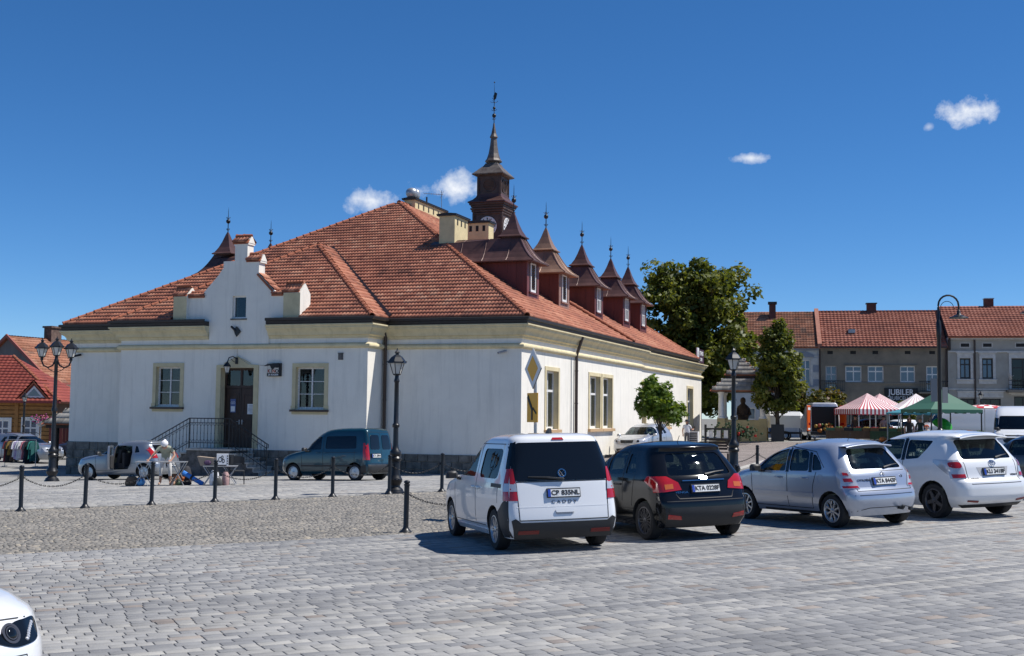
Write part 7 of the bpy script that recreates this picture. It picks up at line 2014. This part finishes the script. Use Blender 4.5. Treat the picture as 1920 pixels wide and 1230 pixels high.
c = MB(Matrix.Translation((0, 0, 1.55)) @ Matrix.Rotation(.5, 4, 'X')); c.lathe([(.62, -.28), (.5, -.08), (.28, .06), (.001, .12)], 10, cap=False); c.lathe([(.61, -.29), (.49, -.10), (.27, .04), (.001, .10)], 10, cap=False); c.build('canopy', mat('bright_green_cloth', (.03, .38, .03), .6), gu)
c = MB(); c.tube([(0, 0, 0), (0, 0, 1.6)], .02, 5); c.build('pole', STEEL, gu)
CRATEM = [mat('green_crate', (.05, .12, .06), .7), mat('brown_crate', (.16, .09, .04), .8), mat('black_crate', (.02, .02, .022), .7)]
PRODM = [mat('produce_a', (.40, .12, .02), .6), mat('produce_b', (.30, .03, .02), .6), mat('produce_c', (.09, .17, .03), .6), mat('produce_d', (.42, .30, .06), .6), mat('produce_e', (.22, .20, .12), .6)]
def table(x, y, rz_, L, label, cloth):
    o = thing('market_table', (x, y, gz(x, y)), rz_, label, 'table', 'market tables of produce')
    c = MB(); c.box(-L/2, L/2, -.4, .4, .72, .76); c.build('table_top', cloth, o)
    c = MB(); c.rings([[(-L/2 + L*i/16, -.40 - .02*(i % 2), z) for i in range(17)] for z in (.25, .75)], closed=False); c.rings([[(-L/2 + L*i/16, -.39 - .02*(i % 2), z) for i in range(17)] for z in (.25, .75)], closed=False); c.build('table_cloth', cloth, o)
    for sx in (-1, 1):
        for sy in (-1, 1):
            c = MB(); c.tube([(sx*(L/2-.1), sy*.33, 0), (sx*(L/2-.1), sy*.33, .72)], .02, 5); c.build('leg', STEEL, o)
    return o
def crate(x, y, z, rz_, k, pm, label):
    o = thing('produce_crate', (x, y, z), rz_, label, 'crate', 'produce crates on the market stalls')
    for b in ((-.26, .26, -.18, -.165, 0, .2), (-.26, .26, .165, .18, 0, .2), (-.26, -.245, -.165, .165, 0, .2), (.245, .26, -.165, .165, 0, .2)): ybox(o, 'crate_side', CRATEM[k], *b)
    ybox(o, 'crate_floor', CRATEM[k], -.245, .245, -.165, .165, 0, .02)
    c = MB()
    for i in range(26): c.ball((random.uniform(-.21, .21), random.uniform(-.14, .14), .14 + random.random() * .1), random.uniform(.035, .055), 5)
    c.build('produce', PRODM[pm], o, kind='stuff')
TBS = [(21.9, 78.9, 3.0, 'long produce table left under the red striped tent'), (24.4, 78.4, 2.6, 'produce table right of the striped tent legs'), (24.6, 70.2, 2.6, 'produce table in front of the green tent'), (27.0, 71.0, 2.2, 'produce table at the right end of the green tent')]
words = [['orange', 'red', 'green', 'yellow', 'pale'], ['green', 'brown', 'black']]
places = ['under the striped tent', 'beside the striped tent legs', 'before the green tent', 'at the green tent end']
for ti, (x, y, L, lb) in enumerate(TBS):
    rz_ = R(-8)
    table(x, y, rz_, L, lb, [mat('brown_cloth', (.08, .05, .03), .9), mat('green_cloth', (.03, .06, .03), .9), mat('dark_cloth', (.03, .03, .035), .9), mat('dark_cloth', (.03, .03, .035), .9)][ti])
    n = int(L / .56)
    for i in range(n):
        u = -L/2 + .3 + i * .56
        pm = (i * 2 + ti) % 5; k = (i + ti) % 3
        pos = ['first', 'second', 'third', 'fourth', 'fifth'][i]
        crate(x + math.cos(rz_) * u, y + math.sin(rz_) * u - .1, gz(x, y) + .765, rz_ + random.uniform(-.1, .1), k, pm, '%s crate of %s produce, %s from the left %s' % (words[1][k], words[0][pm], pos, places[ti]))
for x, y, lb in ((23.55, 74.9, 'orange pumpkin standing before the striped tent'), (23.0, 75.3, 'orange pumpkin left of the woman in black')):
    o = thing('pumpkin', (x, y, gz(x, y) + .35), 0, lb, 'pumpkin', 'pumpkins at the market')
    c = MB()
    n = 20
    c.rings([[(.24*math.cos(t)*math.cos(2*math.pi*j/n)*(1+.06*math.cos(8*2*math.pi*j/n)), .24*math.cos(t)*math.sin(2*math.pi*j/n)*(1+.06*math.cos(8*2*math.pi*j/n)), .17*math.sin(t)) for j in range(n)] for t in [R(q) for q in range(-80, 81, 20)]], cap0=True, cap1=True)
    c.build('flesh', PRODM[0], o, smooth=50); c = MB(); c.tube([(0, 0, .15), (.02, 0, .24)], .025, 5); c.build('stalk', BARK, o)
    c = MB(); c.box(-.3, .3, -.25, .25, -.4, -.17); c.build('stand', BARK, o)

# ------------------------------------------------------------------ people
SKINM = mat('skin_tone', (.50, .27, .18), .6)  # one even skin colour for every figure
def person(label, x, y, rz_, J, mats, radii=None, hair=None, hat=None, extra=None, group=None, zoff=0.0):
    """J: joint name -> position (facing -y); limbs grown with a skin modifier into one body"""
    o = thing('person', (x, y, gz(x, y) + zoff), rz_, label, 'person', group)
    B_ = [('pelvis','spine'),('spine','chest'),('chest','neck'),('neck','head0'),('head0','head1'),('head1','head2'),
          ('chest','shl'),('shl','ell'),('ell','wrl'),('wrl','pal'),('chest','shr'),('shr','elr'),('elr','wrr'),('wrr','par'),
          ('pelvis','hil'),('hil','knl'),('knl','anl'),('anl','tol'),('pelvis','hir'),('hir','knr'),('knr','anr'),('anr','tor')]
    RD = dict(pelvis=.145,spine=.135,chest=.15,neck=.058,head0=.075,head1=.098,head2=.07,shl=.07,shr=.07,ell=.044,elr=.044,wrl=.03,wrr=.03,pal=.032,par=.032,hil=.095,hir=.095,knl=.062,knr=.062,anl=.042,anr=.042,tol=.035,tor=.035)
    if radii: RD.update(radii)
    names = list(RD); P = {k: Vector(J[k]) for k in names}
    ed = list(B_)
    for s in 'lr':
        w, p = P['wr' + s], P['pa' + s]
        d = (p - w).normalized(); sd = d.cross(Vector((0, 1, 0.3))).normalized(); dn = d.cross(sd).normalized()
        for i, (off, L) in enumerate(((-.03, .075), (-.01, .088), (.01, .082), (.028, .062))):
            a, b = 'f%s%da' % (s, i), 'f%s%db' % (s, i)
            P[a] = p + sd * off + d * .04; P[b] = p + sd * off * 1.2 + d * (.04 + L * .7) + dn * .02
            RD[a], RD[b] = .010, .008; ed += [('pa' + s, a), (a, b)]
        a, b = 't%sa' % s, 't%sb' % s
        P[a] = w.lerp(p, .5) - sd * .035; P[b] = P[a] - sd * .025 + d * .05; RD[a], RD[b] = .011, .009; ed += [('wr' + s, a), (a, b)]
    names = list(P)
    me = bpy.data.meshes.new('body'); me.from_pydata([tuple(P[k]) for k in names], [(names.index(a), names.index(b)) for a, b in ed], [])
    ob = bpy.data.objects.new('body', me); COL.objects.link(ob)
    m = ob.modifiers.new('skin', 'SKIN'); m.use_smooth_shade = True
    for i, k in enumerate(names):
        v = me.skin_vertices[0].data[i]; r_ = RD[k]; v.radius = (r_, r_ * (.78 if k in ('pelvis', 'spine', 'chest') else 1)); v.use_root = (k == 'pelvis')
    s_ = ob.modifiers.new('sub', 'SUBSURF'); s_.levels = 1
    bpy.context.view_layer.update()
    new = bpy.data.meshes.new_from_object(ob.evaluated_get(bpy.context.evaluated_depsgraph_get()))
    bpy.data.objects.remove(ob); bpy.data.meshes.remove(me)
    new.materials.clear()
    for q in (SKINM, mats[0], mats[1], mats[2]): new.materials.append(q)
    reg = {}
    sl = mats[3] if len(mats) > 3 else 'short'
    tr = mats[4] if len(mats) > 4 else 'long'
    def seg(p, a, b):
        ab = b - a; t = max(0, min(1, (p - a).dot(ab) / max(1e-9, ab.dot(ab)))); return (p - a - ab * t).length, t
    for f in new.polygons:
        best = min(((seg(f.center, P[a], P[b])[0] - min(RD[a], RD[b]) * .8, a, b) for a, b in ed), key=lambda t: t[0])
        a, b = best[1], best[2]; t = seg(f.center, P[a], P[b])[1]; k = 0
        if (a, b) in (('pelvis','spine'),('spine','chest')) or b in ('shl', 'shr'): k = 1 if not (a == 'pelvis' and t < .25) else 2
        elif b == 'neck': k = 1 if t < .5 else 0
        elif b in ('ell', 'elr'): k = 1 if sl == 'long' or t < .62 else 0
        elif b in ('wrl', 'wrr'): k = 1 if sl == 'long' and t < .9 else 0
        elif b in ('hil', 'hir', 'knl', 'knr'): k = 2
        elif b in ('anl', 'anr'): k = 2 if tr == 'long' or t < (.45 if tr == 'crop' else .05) else 0
        elif b in ('tol', 'tor'): k = 3
        f.material_index = k; f.use_smooth = True
    link('body', new, o)
    hc = P['head1']; up = (P['head2'] - P['head0']).normalized(); fw = Vector(J.get('face', (0, -1, 0))).normalized(); fw = (fw - up * fw.dot(up)).normalized(); sd = fw.cross(up)
    HMt = Matrix(((sd.x, -fw.x, up.x, hc.x), (sd.y, -fw.y, up.y, hc.y), (sd.z, -fw.z, up.z, hc.z), (0, 0, 0, 1)))
    c = MB(HMt)
    c.tube([(0, -.085, .02), (0, -.118, -.02), (0, -.09, -.028)], [.01, .016, .012], 5)
    c.build('nose', SKINM, o, smooth=50)
    for s in (-1, 1):
        c = MB(HMt); c.ball((s * .034, -.085, .022), .014, 6); c.build('eye', BLACK, o)
        c = MB(HMt); c.ball((s * .098, .0, 0), .028, 6, s=(.4, .7, 1)); c.build('ear', SKINM, o)
    c = MB(HMt); c.tube([(-.028, -.088, -.055), (0, -.096, -.056), (.028, -.088, -.055)], .007, 4); c.build('mouth', mat('lips', (.35, .1, .09), .6), o)
    if hair:
        c = MB(HMt)
        for a in range(60):
            t = random.uniform(0, 2 * math.pi); ph = random.uniform(.1, 1.5)
            p = Vector((.098 * math.cos(t) * math.cos(ph), .11 * math.sin(t) * math.cos(ph), .02 + .10 * math.sin(ph)))
            if p.y < -.05 and p.z < .075: continue
            L = hair[1]
            c.tube([p, p * 1.08 + Vector((0, .01, -.02)), p * 1.1 + Vector((0, .02, -L))], [.026, .03, .012], 5)
        c.build('hair', hair[0], o, smooth=50)
    if hat:
        c = MB(HMt)
        if hat[0] == 'brim': c.lathe([(.20, .035), (.205, .045), (.12, .06), (.115, .13), (.09, .165), (.001, .172)], 14); c.lathe([(.20, .03), (.11, .05), (.001, .05)], 14)
        elif hat[0] == 'scarf': c.lathe([(.108, .03), (.122, .05), (.118, .10), (.085, .145), (.001, .16)], 12); c.ball((0, .13, .07), .05, 6)
        c.build('hat', hat[1], o, smooth=50)
    if extra: extra(o, P, HMt)
    return o
def stand(**k):
    J = dict(pelvis=(0,0,.95),spine=(0,.01,1.12),chest=(0,.0,1.32),neck=(0,.0,1.47),head0=(0,-.01,1.53),head1=(0,-.015,1.61),head2=(0,-.01,1.70),
             shl=(.19,0,1.40),ell=(.25,.02,1.12),wrl=(.25,-.10,.90),pal=(.25,-.13,.83),shr=(-.19,0,1.40),elr=(-.25,.02,1.12),wrr=(-.25,-.10,.90),par=(-.25,-.13,.83),
             hil=(.09,0,.88),knl=(.10,-.03,.50),anl=(.10,.03,.09),tol=(.11,-.14,.035),hir=(-.09,0,.88),knr=(-.10,-.03,.50),anr=(-.10,.03,.09),tor=(-.11,-.14,.035))
    J.update(k); return J
TEE = mat('grey_green_tee', (.30, .32, .25), .9, var=.15, vscale=6); WTROU = mat('white_trousers', (.68, .67, .65), .9, var=.1, vscale=6); SANDAL = mat('tan_sandal', (.45, .28, .2), .8)
# the seller bends forward over her table
bend = stand(pelvis=(0,.10,.90),spine=(0,.02,1.05),chest=(0,-.13,1.20),neck=(.0,-.26,1.27),head0=(0,-.30,1.29),head1=(0,-.355,1.32),head2=(0,-.40,1.385),face=(0,-.7,-.6),
             shl=(.19,-.15,1.22),ell=(.30,-.20,.98),wrl=(.20,-.33,.80),pal=(.16,-.38,.77),shr=(-.19,-.17,1.22),elr=(-.34,-.28,1.02),wrr=(-.46,-.42,.86),par=(-.50,-.46,.80),
             hil=(.10,.10,.84),knl=(.14,.03,.48),anl=(.15,.12,.09),tol=(.17,-.06,.035),hir=(-.10,.10,.84),knr=(-.15,.05,.48),anr=(-.17,.12,.09),tor=(-.20,-.05,.035))
def shades(o, P, M_):
    c = MB(M_); c.box(-.075, .075, -.108, -.095, .008, .04); c.build('sunglasses', BLACK, o)
person('woman in grey green tee and white cropped trousers bending over her folding table', -11.3, 40.0, R(8), bend, (TEE, WTROU, SANDAL, 'short', 'crop'), hat=('scarf', mat('white_scarf', (.72, .7, .7), .9)), extra=shades)
def pole(o, P, M_):
    c = MB(); c.tube([(.30, -.15, .75), (.24, -.3, 1.15), (.15, -.2, 1.6)], .012, 5); c.build('strap', BLACK, o)
person('man seen from behind in a white shirt and wide dark hat by the sunlit wall', 10.55, 73.0, R(165), stand(elr=(-.30,-.1,1.14),wrr=(-.34,-.32,1.18),par=(-.34,-.40,1.2)), (mat('white_shirt', (.72,.72,.74), .9), mat('grey_shorts', (.13,.13,.14), .9, var=.3, vscale=20), BLACK, 'short', 'knee'), hat=('brim', mat('dark_hat', (.03,.03,.035), .8)), radii=dict(spine=.165, chest=.17, pelvis=.165))
DRESS = mat('black_tee', (.012, .012, .013), .85)
person('woman with long brown hair and a black top walking in front of the market stalls', 22.9, 70.0, R(-12), stand(), (DRESS, BLACK, BLACK, 'short', 'long'), hair=(mat('brown_hair', (.07, .03, .018), .7), .26), radii=dict(spine=.15, chest=.16))
person('trader in a brown jacket standing behind the produce under the striped tent', 22.6, 79.9, 0, stand(), (mat('brown_jacket', (.10,.06,.04), .9), BLACK, BLACK, 'long', 'long'), hair=(mat('dark_hair', (.02,.015,.012), .7), .05))
person('trader with a bare head in a pinkish shirt between the two tent rows', 24.3, 79.4, R(20), stand(), (mat('pinkish_shirt', (.40,.24,.22), .9), BLACK, BLACK, 'short', 'long'), hair=(mat('dark_hair', (.02,.015,.012), .7), .05))
person('trader in dark clothes under the green tent left of the arc lamp', 24.0, 71.4, R(-10), stand(), (mat('dark_green_fleece', (.03,.05,.04), .9), BLACK, BLACK, 'long', 'long'), hair=(mat('grey_hair', (.2,.19,.18), .7), .05))
kid = {k: tuple(v * .78 for v in p) for k, p in stand().items()}
person('child with bright orange hair in a pale shirt just above the white estate car roof', 22.6, 66.2, 0, kid, (mat('pale_shirt', (.6,.55,.5), .9), BLACK, BLACK, 'short', 'long'), hair=(mat('orange_hair', (.6,.10,.03), .7), .06), radii={k: v * .8 for k, v in dict(pelvis=.13,spine=.12,chest=.13,neck=.05,head0=.075,head1=.1,head2=.075,shl=.06,shr=.06,hil=.08,hir=.08).items()})

# ------------------------------------------------------------------ the seller's pitch and other small things
def folding_table(x, y, rz_, label, L=1.55, h=.78, top=True):
    o = thing('folding_table', (x, y, gz(x, y)), rz_, label, 'table', 'folding tables before the steps')
    c = MB()
    for y0 in (-.28, .28): c.tube([(-L/2, y0, h), (L/2, y0, h)], .014, 5)
    for x0 in (-L/2, L/2): c.tube([(x0, -.28, h), (x0, .28, h)], .014, 5)
    c.build('table_frame', STEEL, o)
    for s in (-1, 1):
        for y0 in (-.26, .26):
            c = MB(); c.tube([(s * L/2, y0, h), (s * (L/2 - .42), y0, 0)], .013, 5); c.build('leg', STEEL, o)
            c = MB(); c.tube([(s * (L/2 - .42), y0 * .9, h), (s * L/2, y0 * .9, 0)], .013, 5); c.build('leg', STEEL, o)
    if top: c = MB(); c.box(-L/2 + .02, L/2 - .02, -.26, .26, h - .012, h + .008); c.build('table_top', STEEL, o)
    return o
folding_table(-11.27, 39.45, R(5), 'folding table with crossed metal legs in front of the bending woman')
folding_table(-9.4, 39.6, R(8), 'small folding table holding the patterned box, below the entrance steps', L=1.05, h=.62)
bx = thing('picture_box', (-9.32, 39.5, gz(-9.32, 39.5) + .635), R(14), 'white carton with black swirls and a dotted edge on the small folding table', 'box')
c = MB(); c.box(-.30, .30, -.12, .12, 0, .42); bx.scale = (.62, .9, .9); c.build('carton', WHITE, bx)
c = MB()
for a, b, r_ in ((-.12, .22, .08), (.04, .17, .06), (-.02, .3, .05)):
    n = 12; c.rings([[((r_ + d) * math.cos(2*math.pi*i/n) + a, -.124, (r_ + d) * math.sin(2*math.pi*i/n) + b) for i in range(n)] for d in (-.016, .016)]); c.rings([[((r_ + d) * math.cos(2*math.pi*i/n) + a, -.1215, (r_ + d) * math.sin(2*math.pi*i/n) + b) for i in range(n)] for d in (-.016, .016)])
for i in range(4): c.box(.22, .27, -.126, -.1205, .05 + i * .09, .1 + i * .09)
c.box(-.30, .2, -.125, -.1205, .0, .035); c.build('print', BLACK, bx)
bg = thing('open_cloth_box', (-9.78, 39.55, gz(-9.78, 39.55) + .635), R(-6), 'open tan box with cloth items at the left of the small folding table', 'box')
c = MB(); c.prism([(-.22, 0), (.22, 0), (.3, .24), (-.34, .3)], -.15, .15); c.build('tan_box', mat('tan_card', (.35, .27, .2), .9), bg)
c = MB(); c.ball((.02, -.1, .1), .12, 6, s=(1.4, 1, .8)); c.build('cloth', mat('purple_cloth', (.09, .05, .10), .9), bg)
ch_ = thing('black_chair', (-8.95, 39.95, gz(-8.95, 39.95)), R(12), 'black chair with a curved back right of the small folding table', 'chair')
c = MB(); c.bbox(-.24, .24, -.24, .24, .42, .47, .02); c.build('seat', PLASTIC, ch_)
c = MB(); c.rings([[(-.24, .24, z), (-.12, .28, z + .06), (.12, .28, z + .06), (.24, .24, z)] for z in (.62, .86)], closed=False); c.rings([[(-.24, .26, z), (-.12, .30, z + .06), (.12, .30, z + .06), (.24, .26, z)] for z in (.62, .86)], closed=False); c.build('backrest', PLASTIC, ch_)
for sx in (-1, 1):
    for sy in (-1, 1): c = MB(); c.tube([(sx * .22, sy * .22, .9 if sy > 0 else .45), (sx * .24, sy * .25, 0)], .016, 5); c.build('leg', IRON, ch_)
for nm, x, y, lb, col_, s3 in (('white_bag', -9.5, 39.2, 'white plastic bag under the small folding table', (.66,.66,.68), (.16,.14,.25)), ('pink_bag', -9.15, 39.25, 'pinkish bag beside the white bag under the small table', (.45,.28,.26), (.12,.12,.22)), ('dark_bag', -9.35, 39.05, 'dark bag standing before the white bag', (.07,.07,.065), (.16,.12,.13)),
                               ('brown_bag', -12.25, 39.55, 'brown shopping bag left of the folding table', (.16,.10,.06), (.22,.14,.16)), ('dark_rucksack', -10.9, 40.9, 'dark rucksack behind the woman on the paving', (.03,.03,.035), (.22,.18,.3))):
    o = thing(nm, (x, y, gz(x, y)), random.uniform(-.3, .3), lb, 'bag')
    c = MB(); n = 12
    c.rings([[(s3[0]*f*math.cos(2*math.pi*i/n)*(1+.1*math.sin(3*i+z)), s3[1]*f*math.sin(2*math.pi*i/n)*(1+.1*math.cos(2*i)), s3[2]*2*z) for i in range(n)] for f, z in ((.8, 0), (1.0, .2), (.95, .55), (.75, .85), (.5, 1.0))], cap0=True, cap1=True); c.build('bag_body', mat(nm + '_cloth', col_, .85, var=.25, vscale=10), o, smooth=60)
    c = MB(); c.tube([(-s3[0]*.3, 0, s3[2]*1.9), (-s3[0]*.2, 0, s3[2]*2.4), (s3[0]*.2, 0, s3[2]*2.4), (s3[0]*.3, 0, s3[2]*1.9)], .012, 4); c.build('handle', BLACK, o)
o = thing('blue_ball', (-11.9, 39.35, gz(-11.9, 39.35)), 0, 'light blue ball in a dark net beside the brown bag', 'ball')
c = MB(); c.ball((0, 0, .15), .15, 10); c.build('ball', mat('sky_blue_plastic', (.08, .30, .60), .4), o, smooth=60)
c = MB()
for a in range(4):
    t = a * math.pi / 4; c.tube([(.155*math.cos(q)*math.cos(t), .155*math.cos(q)*math.sin(t), .15 + .155*math.sin(q)) for q in [R(k) for k in range(0, 181, 20)]], .009, 4)
c.build('net', BLACK, o)
o = thing('blue_mat', (-10.3, 39.6, gz(-10.3, 39.6)), R(20), 'bright blue rolled mat leaning on a heap of toys', 'mat')
c = MB(); c.tube([(-.30, .1, .42), (.32, -.12, .05)], .075, 8); c.build('roll', mat('bright_blue_foam', (.03, .20, .62), .7), o)
c = MB(); c.tube([(-.05, .0, .27), (.0, -.02, .24)], .082, 8); c.build('strap', BLACK, o)
for k, (dx, dy, r_, cc, nm) in enumerate(((-.35, .05, .16, (.25,.10,.05), 'brown'), (-.15, .15, .12, (.40,.12,.04), 'orange'), (-.22, -.08, .1, (.09,.13,.07), 'green'), (.0, .12, .13, (.05,.03,.03), 'dark brown'), (-.42, -.06, .1, (.5,.3,.2), 'pale'))):
    x, y = -10.5 + dx, 39.65 + dy
    o = thing('soft_toy', (x, y, gz(x, y)), 0, '%s soft toy in the heap under the blue mat' % nm, 'toy', 'soft toys in a heap')
    c = MB(); c.ball((0, 0, r_ * .8), r_, 7); c.ball((0, -.02, r_ * 1.75), r_ * .62, 6)
    for s in (-1, 1): c.ball((s * r_ * .5, 0, r_ * 2.25), r_ * .22, 5); c.ball((s * r_ * .8, -r_ * .5, r_ * .5), r_ * .35, 5)
    c.build('plush', mat('plush_%d' % k, cc, .95), o, smooth=60)
# clothes rail at the far left
cr = thing('clothes_rail', (-25.95, 64.6, gz(-25.95, 64.6)), R(-6), 'chrome clothes rail on wheels in front of the silver family car', 'clothes rail')
c = MB()
for s in (-1, 1): c.tube([(s * .85, 0, 0), (s * .85, 0, 1.45)], .018, 5); c.tube([(s * .85, -.3, .05), (s * .85, .3, .05)], .018, 5)
c.tube([(-.85, 0, 1.45), (.85, 0, 1.45)], .016, 5); c.build('rail_frame', STEEL, cr)
for i, (nm, cc, L) in enumerate((('dark red', (.14,.02,.03), 1.1), ('black', (.02,.02,.022), 1.15), ('mustard', (.25,.16,.04), .75), ('brown', (.08,.05,.035), 1.05), ('white', (.68,.68,.7), .85), ('lilac', (.42,.36,.55), .95), ('pale grey', (.55,.56,.6), 1.0), ('clean white', (.7,.7,.72), .9), ('pink', (.45,.16,.2), 1.0), ('navy', (.03,.035,.06), 1.1), ('black long', (.015,.015,.018), 1.2), ('emerald', (.02,.22,.17), .95), ('deep teal', (.02,.12,.12), 1.05))):
    u = -.74 + i * .124
    x, y = -25.95 + math.cos(R(-6)) * u, 64.6 + math.sin(R(-6)) * u
    o = thing('garment', (x, y, gz(x, y)), R(-6 + 60 + random.uniform(-12, 12)), '%s garment hanging on the clothes rail' % nm, 'garment', 'garments on the clothes rail')
    c = MB()
    zs = [(1.38, .06), (1.34, .2), (1.2, .22), (1.38 - L * .6, .2), (1.38 - L, .25)]
    c.rings([[(-w_, -.02, z), (0, -.045, z), (w_, -.02, z), (w_, .02, z), (0, .045, z), (-w_, .02, z)] for z, w_ in zs], cap0=True, cap1=True)
    for s in (-1, 1): c.tube([(s * .2, 0, 1.32), (s * .27, 0, 1.1), (s * .29, 0, .95)], [.04, .045, .05], 6)
    c.build('cloth', mat('garment_%d' % i, cc, .9, var=.2, vscale=8), o)
    c = MB(); c.tube([(0, 0, 1.36), (0, 0, 1.42), (.02, 0, 1.46)], .006, 4); c.build('hanger', STEEL, o)
# railing, air unit and bench beyond the black hatchback
fz = thing('iron_railing', (11.6, 72.6, gz(11.6, 72.6)), R(-20), 'low black iron barrier right of the man in the hat', 'railing')
c = MB(); c.box(-.06, .06, -.06, .06, 0, 1.45); c.build('railing_post', IRON, fz)
c = MB()
for z in (.55, 1.15): c.box(.06, 1.75, -.03, .03, z, z + .1)
c.build('rail_bar', IRON, fz)
for i in range(3): ybox(fz, 'railing_panel', IRON, .5 + i * .42, .58 + i * .42, -.02, .02, .65, 1.15)
for i in range(3): ybox(fz, 'white_panel', WHITEPAINT, .2 + i * .44, .44 + i * .44, .05, .07, .62, 1.12)
ac = thing('air_unit', (11.0, 73.3, gz(11, 73.3)), R(-20), 'white grilled air unit between the man in the hat and the iron barrier', 'air unit')
c = MB(); c.box(-.3, .3, -.2, .2, .3, 1.05); c.build('casing', WHITEPAINT, ac)
for i in range(6): ybox(ac, 'grille_slat', PLASTIC, -.24, .24, -.215, -.201, .36 + i * .11, .43 + i * .11)
bn = thing('slatted_bench', (9.3, 54.0, gz(9.3, 54)), R(150), 'dark wooden slatted chair beyond the roof of the black hatchback', 'bench')
for i in range(4): ybox(bn, 'back_slat', DW, -.42, .42, .28 + i * .015, .31 + i * .015, .55 + i * .13, .65 + i * .13)
for i in range(4): ybox(bn, 'seat_slat', DW, -.42, .42, -.25 + i * .13, -.14 + i * .13, .42, .45)
for sx in (-1, 1):
    ybox(bn, 'bench_side', DW, sx * .44 - .03, sx * .44 + .03, -.28, .34, .0, .40); ybox(bn, 'bench_arm', DW, sx * .44 - .03, sx * .44 + .03, -.28, .34, .62, .67)
fp = thing('flower_tub', (14.2, 78.0, gz(14.2, 78)), 0, 'tub of dark foliage and red flowers behind the iron barrier', 'flower tub')
c = MB(); c.lathe([(.4, 0), (.55, .6), (.5, .6)], 12); c.build('tub', IRON, fp)
c = MB()
for i in range(260):
    c.ball((random.gauss(0, .7), random.gauss(0, .4), .85 + random.gauss(0, .28)), random.uniform(.05, .11), 4, k=0 if random.random() < .95 else 1)
c.build('foliage', [mat('dark_leaf', (.03, .06, .02), .6), mat('red_petal', (.4, .03, .02), .6)], fp, kind='stuff')
# a leafy shrub in a pot at the right edge
sp_ = thing('potted_plant', (14.15, 30.6, gz(14.15, 30.6)), 0, 'dark spiky potted plant at the right edge behind the white estate car', 'plant')
c = MB(); c.lathe([(.22, 0), (.3, .45), (.27, .45)], 10); c.build('pot', PLASTIC, sp_)
c = MB()
for i in range(40):
    a = random.uniform(0, 6.28); L = random.uniform(.5, .9); d = Vector((math.cos(a), math.sin(a), random.uniform(.5, 1.8))).normalized()
    p0 = Vector((0, 0, .45)); p1 = p0 + d * L * .6; p2 = p0 + d * L + Vector((0, 0, -.15 * L))
    s_ = d.cross(Vector((0, 0, 1))).normalized() * .035
    c.poly([p0 - s_ * .5, p1 - s_, p2, p1 + s_]); c.poly([p0 - s_ * .5 + Vector((0, 0, .006)), p1 + s_ + Vector((0, 0, .006)), p2, p1 - s_])
c.build('leaves', mat('dark_leaf', (.03, .06, .02), .6), sp_, kind='stuff')
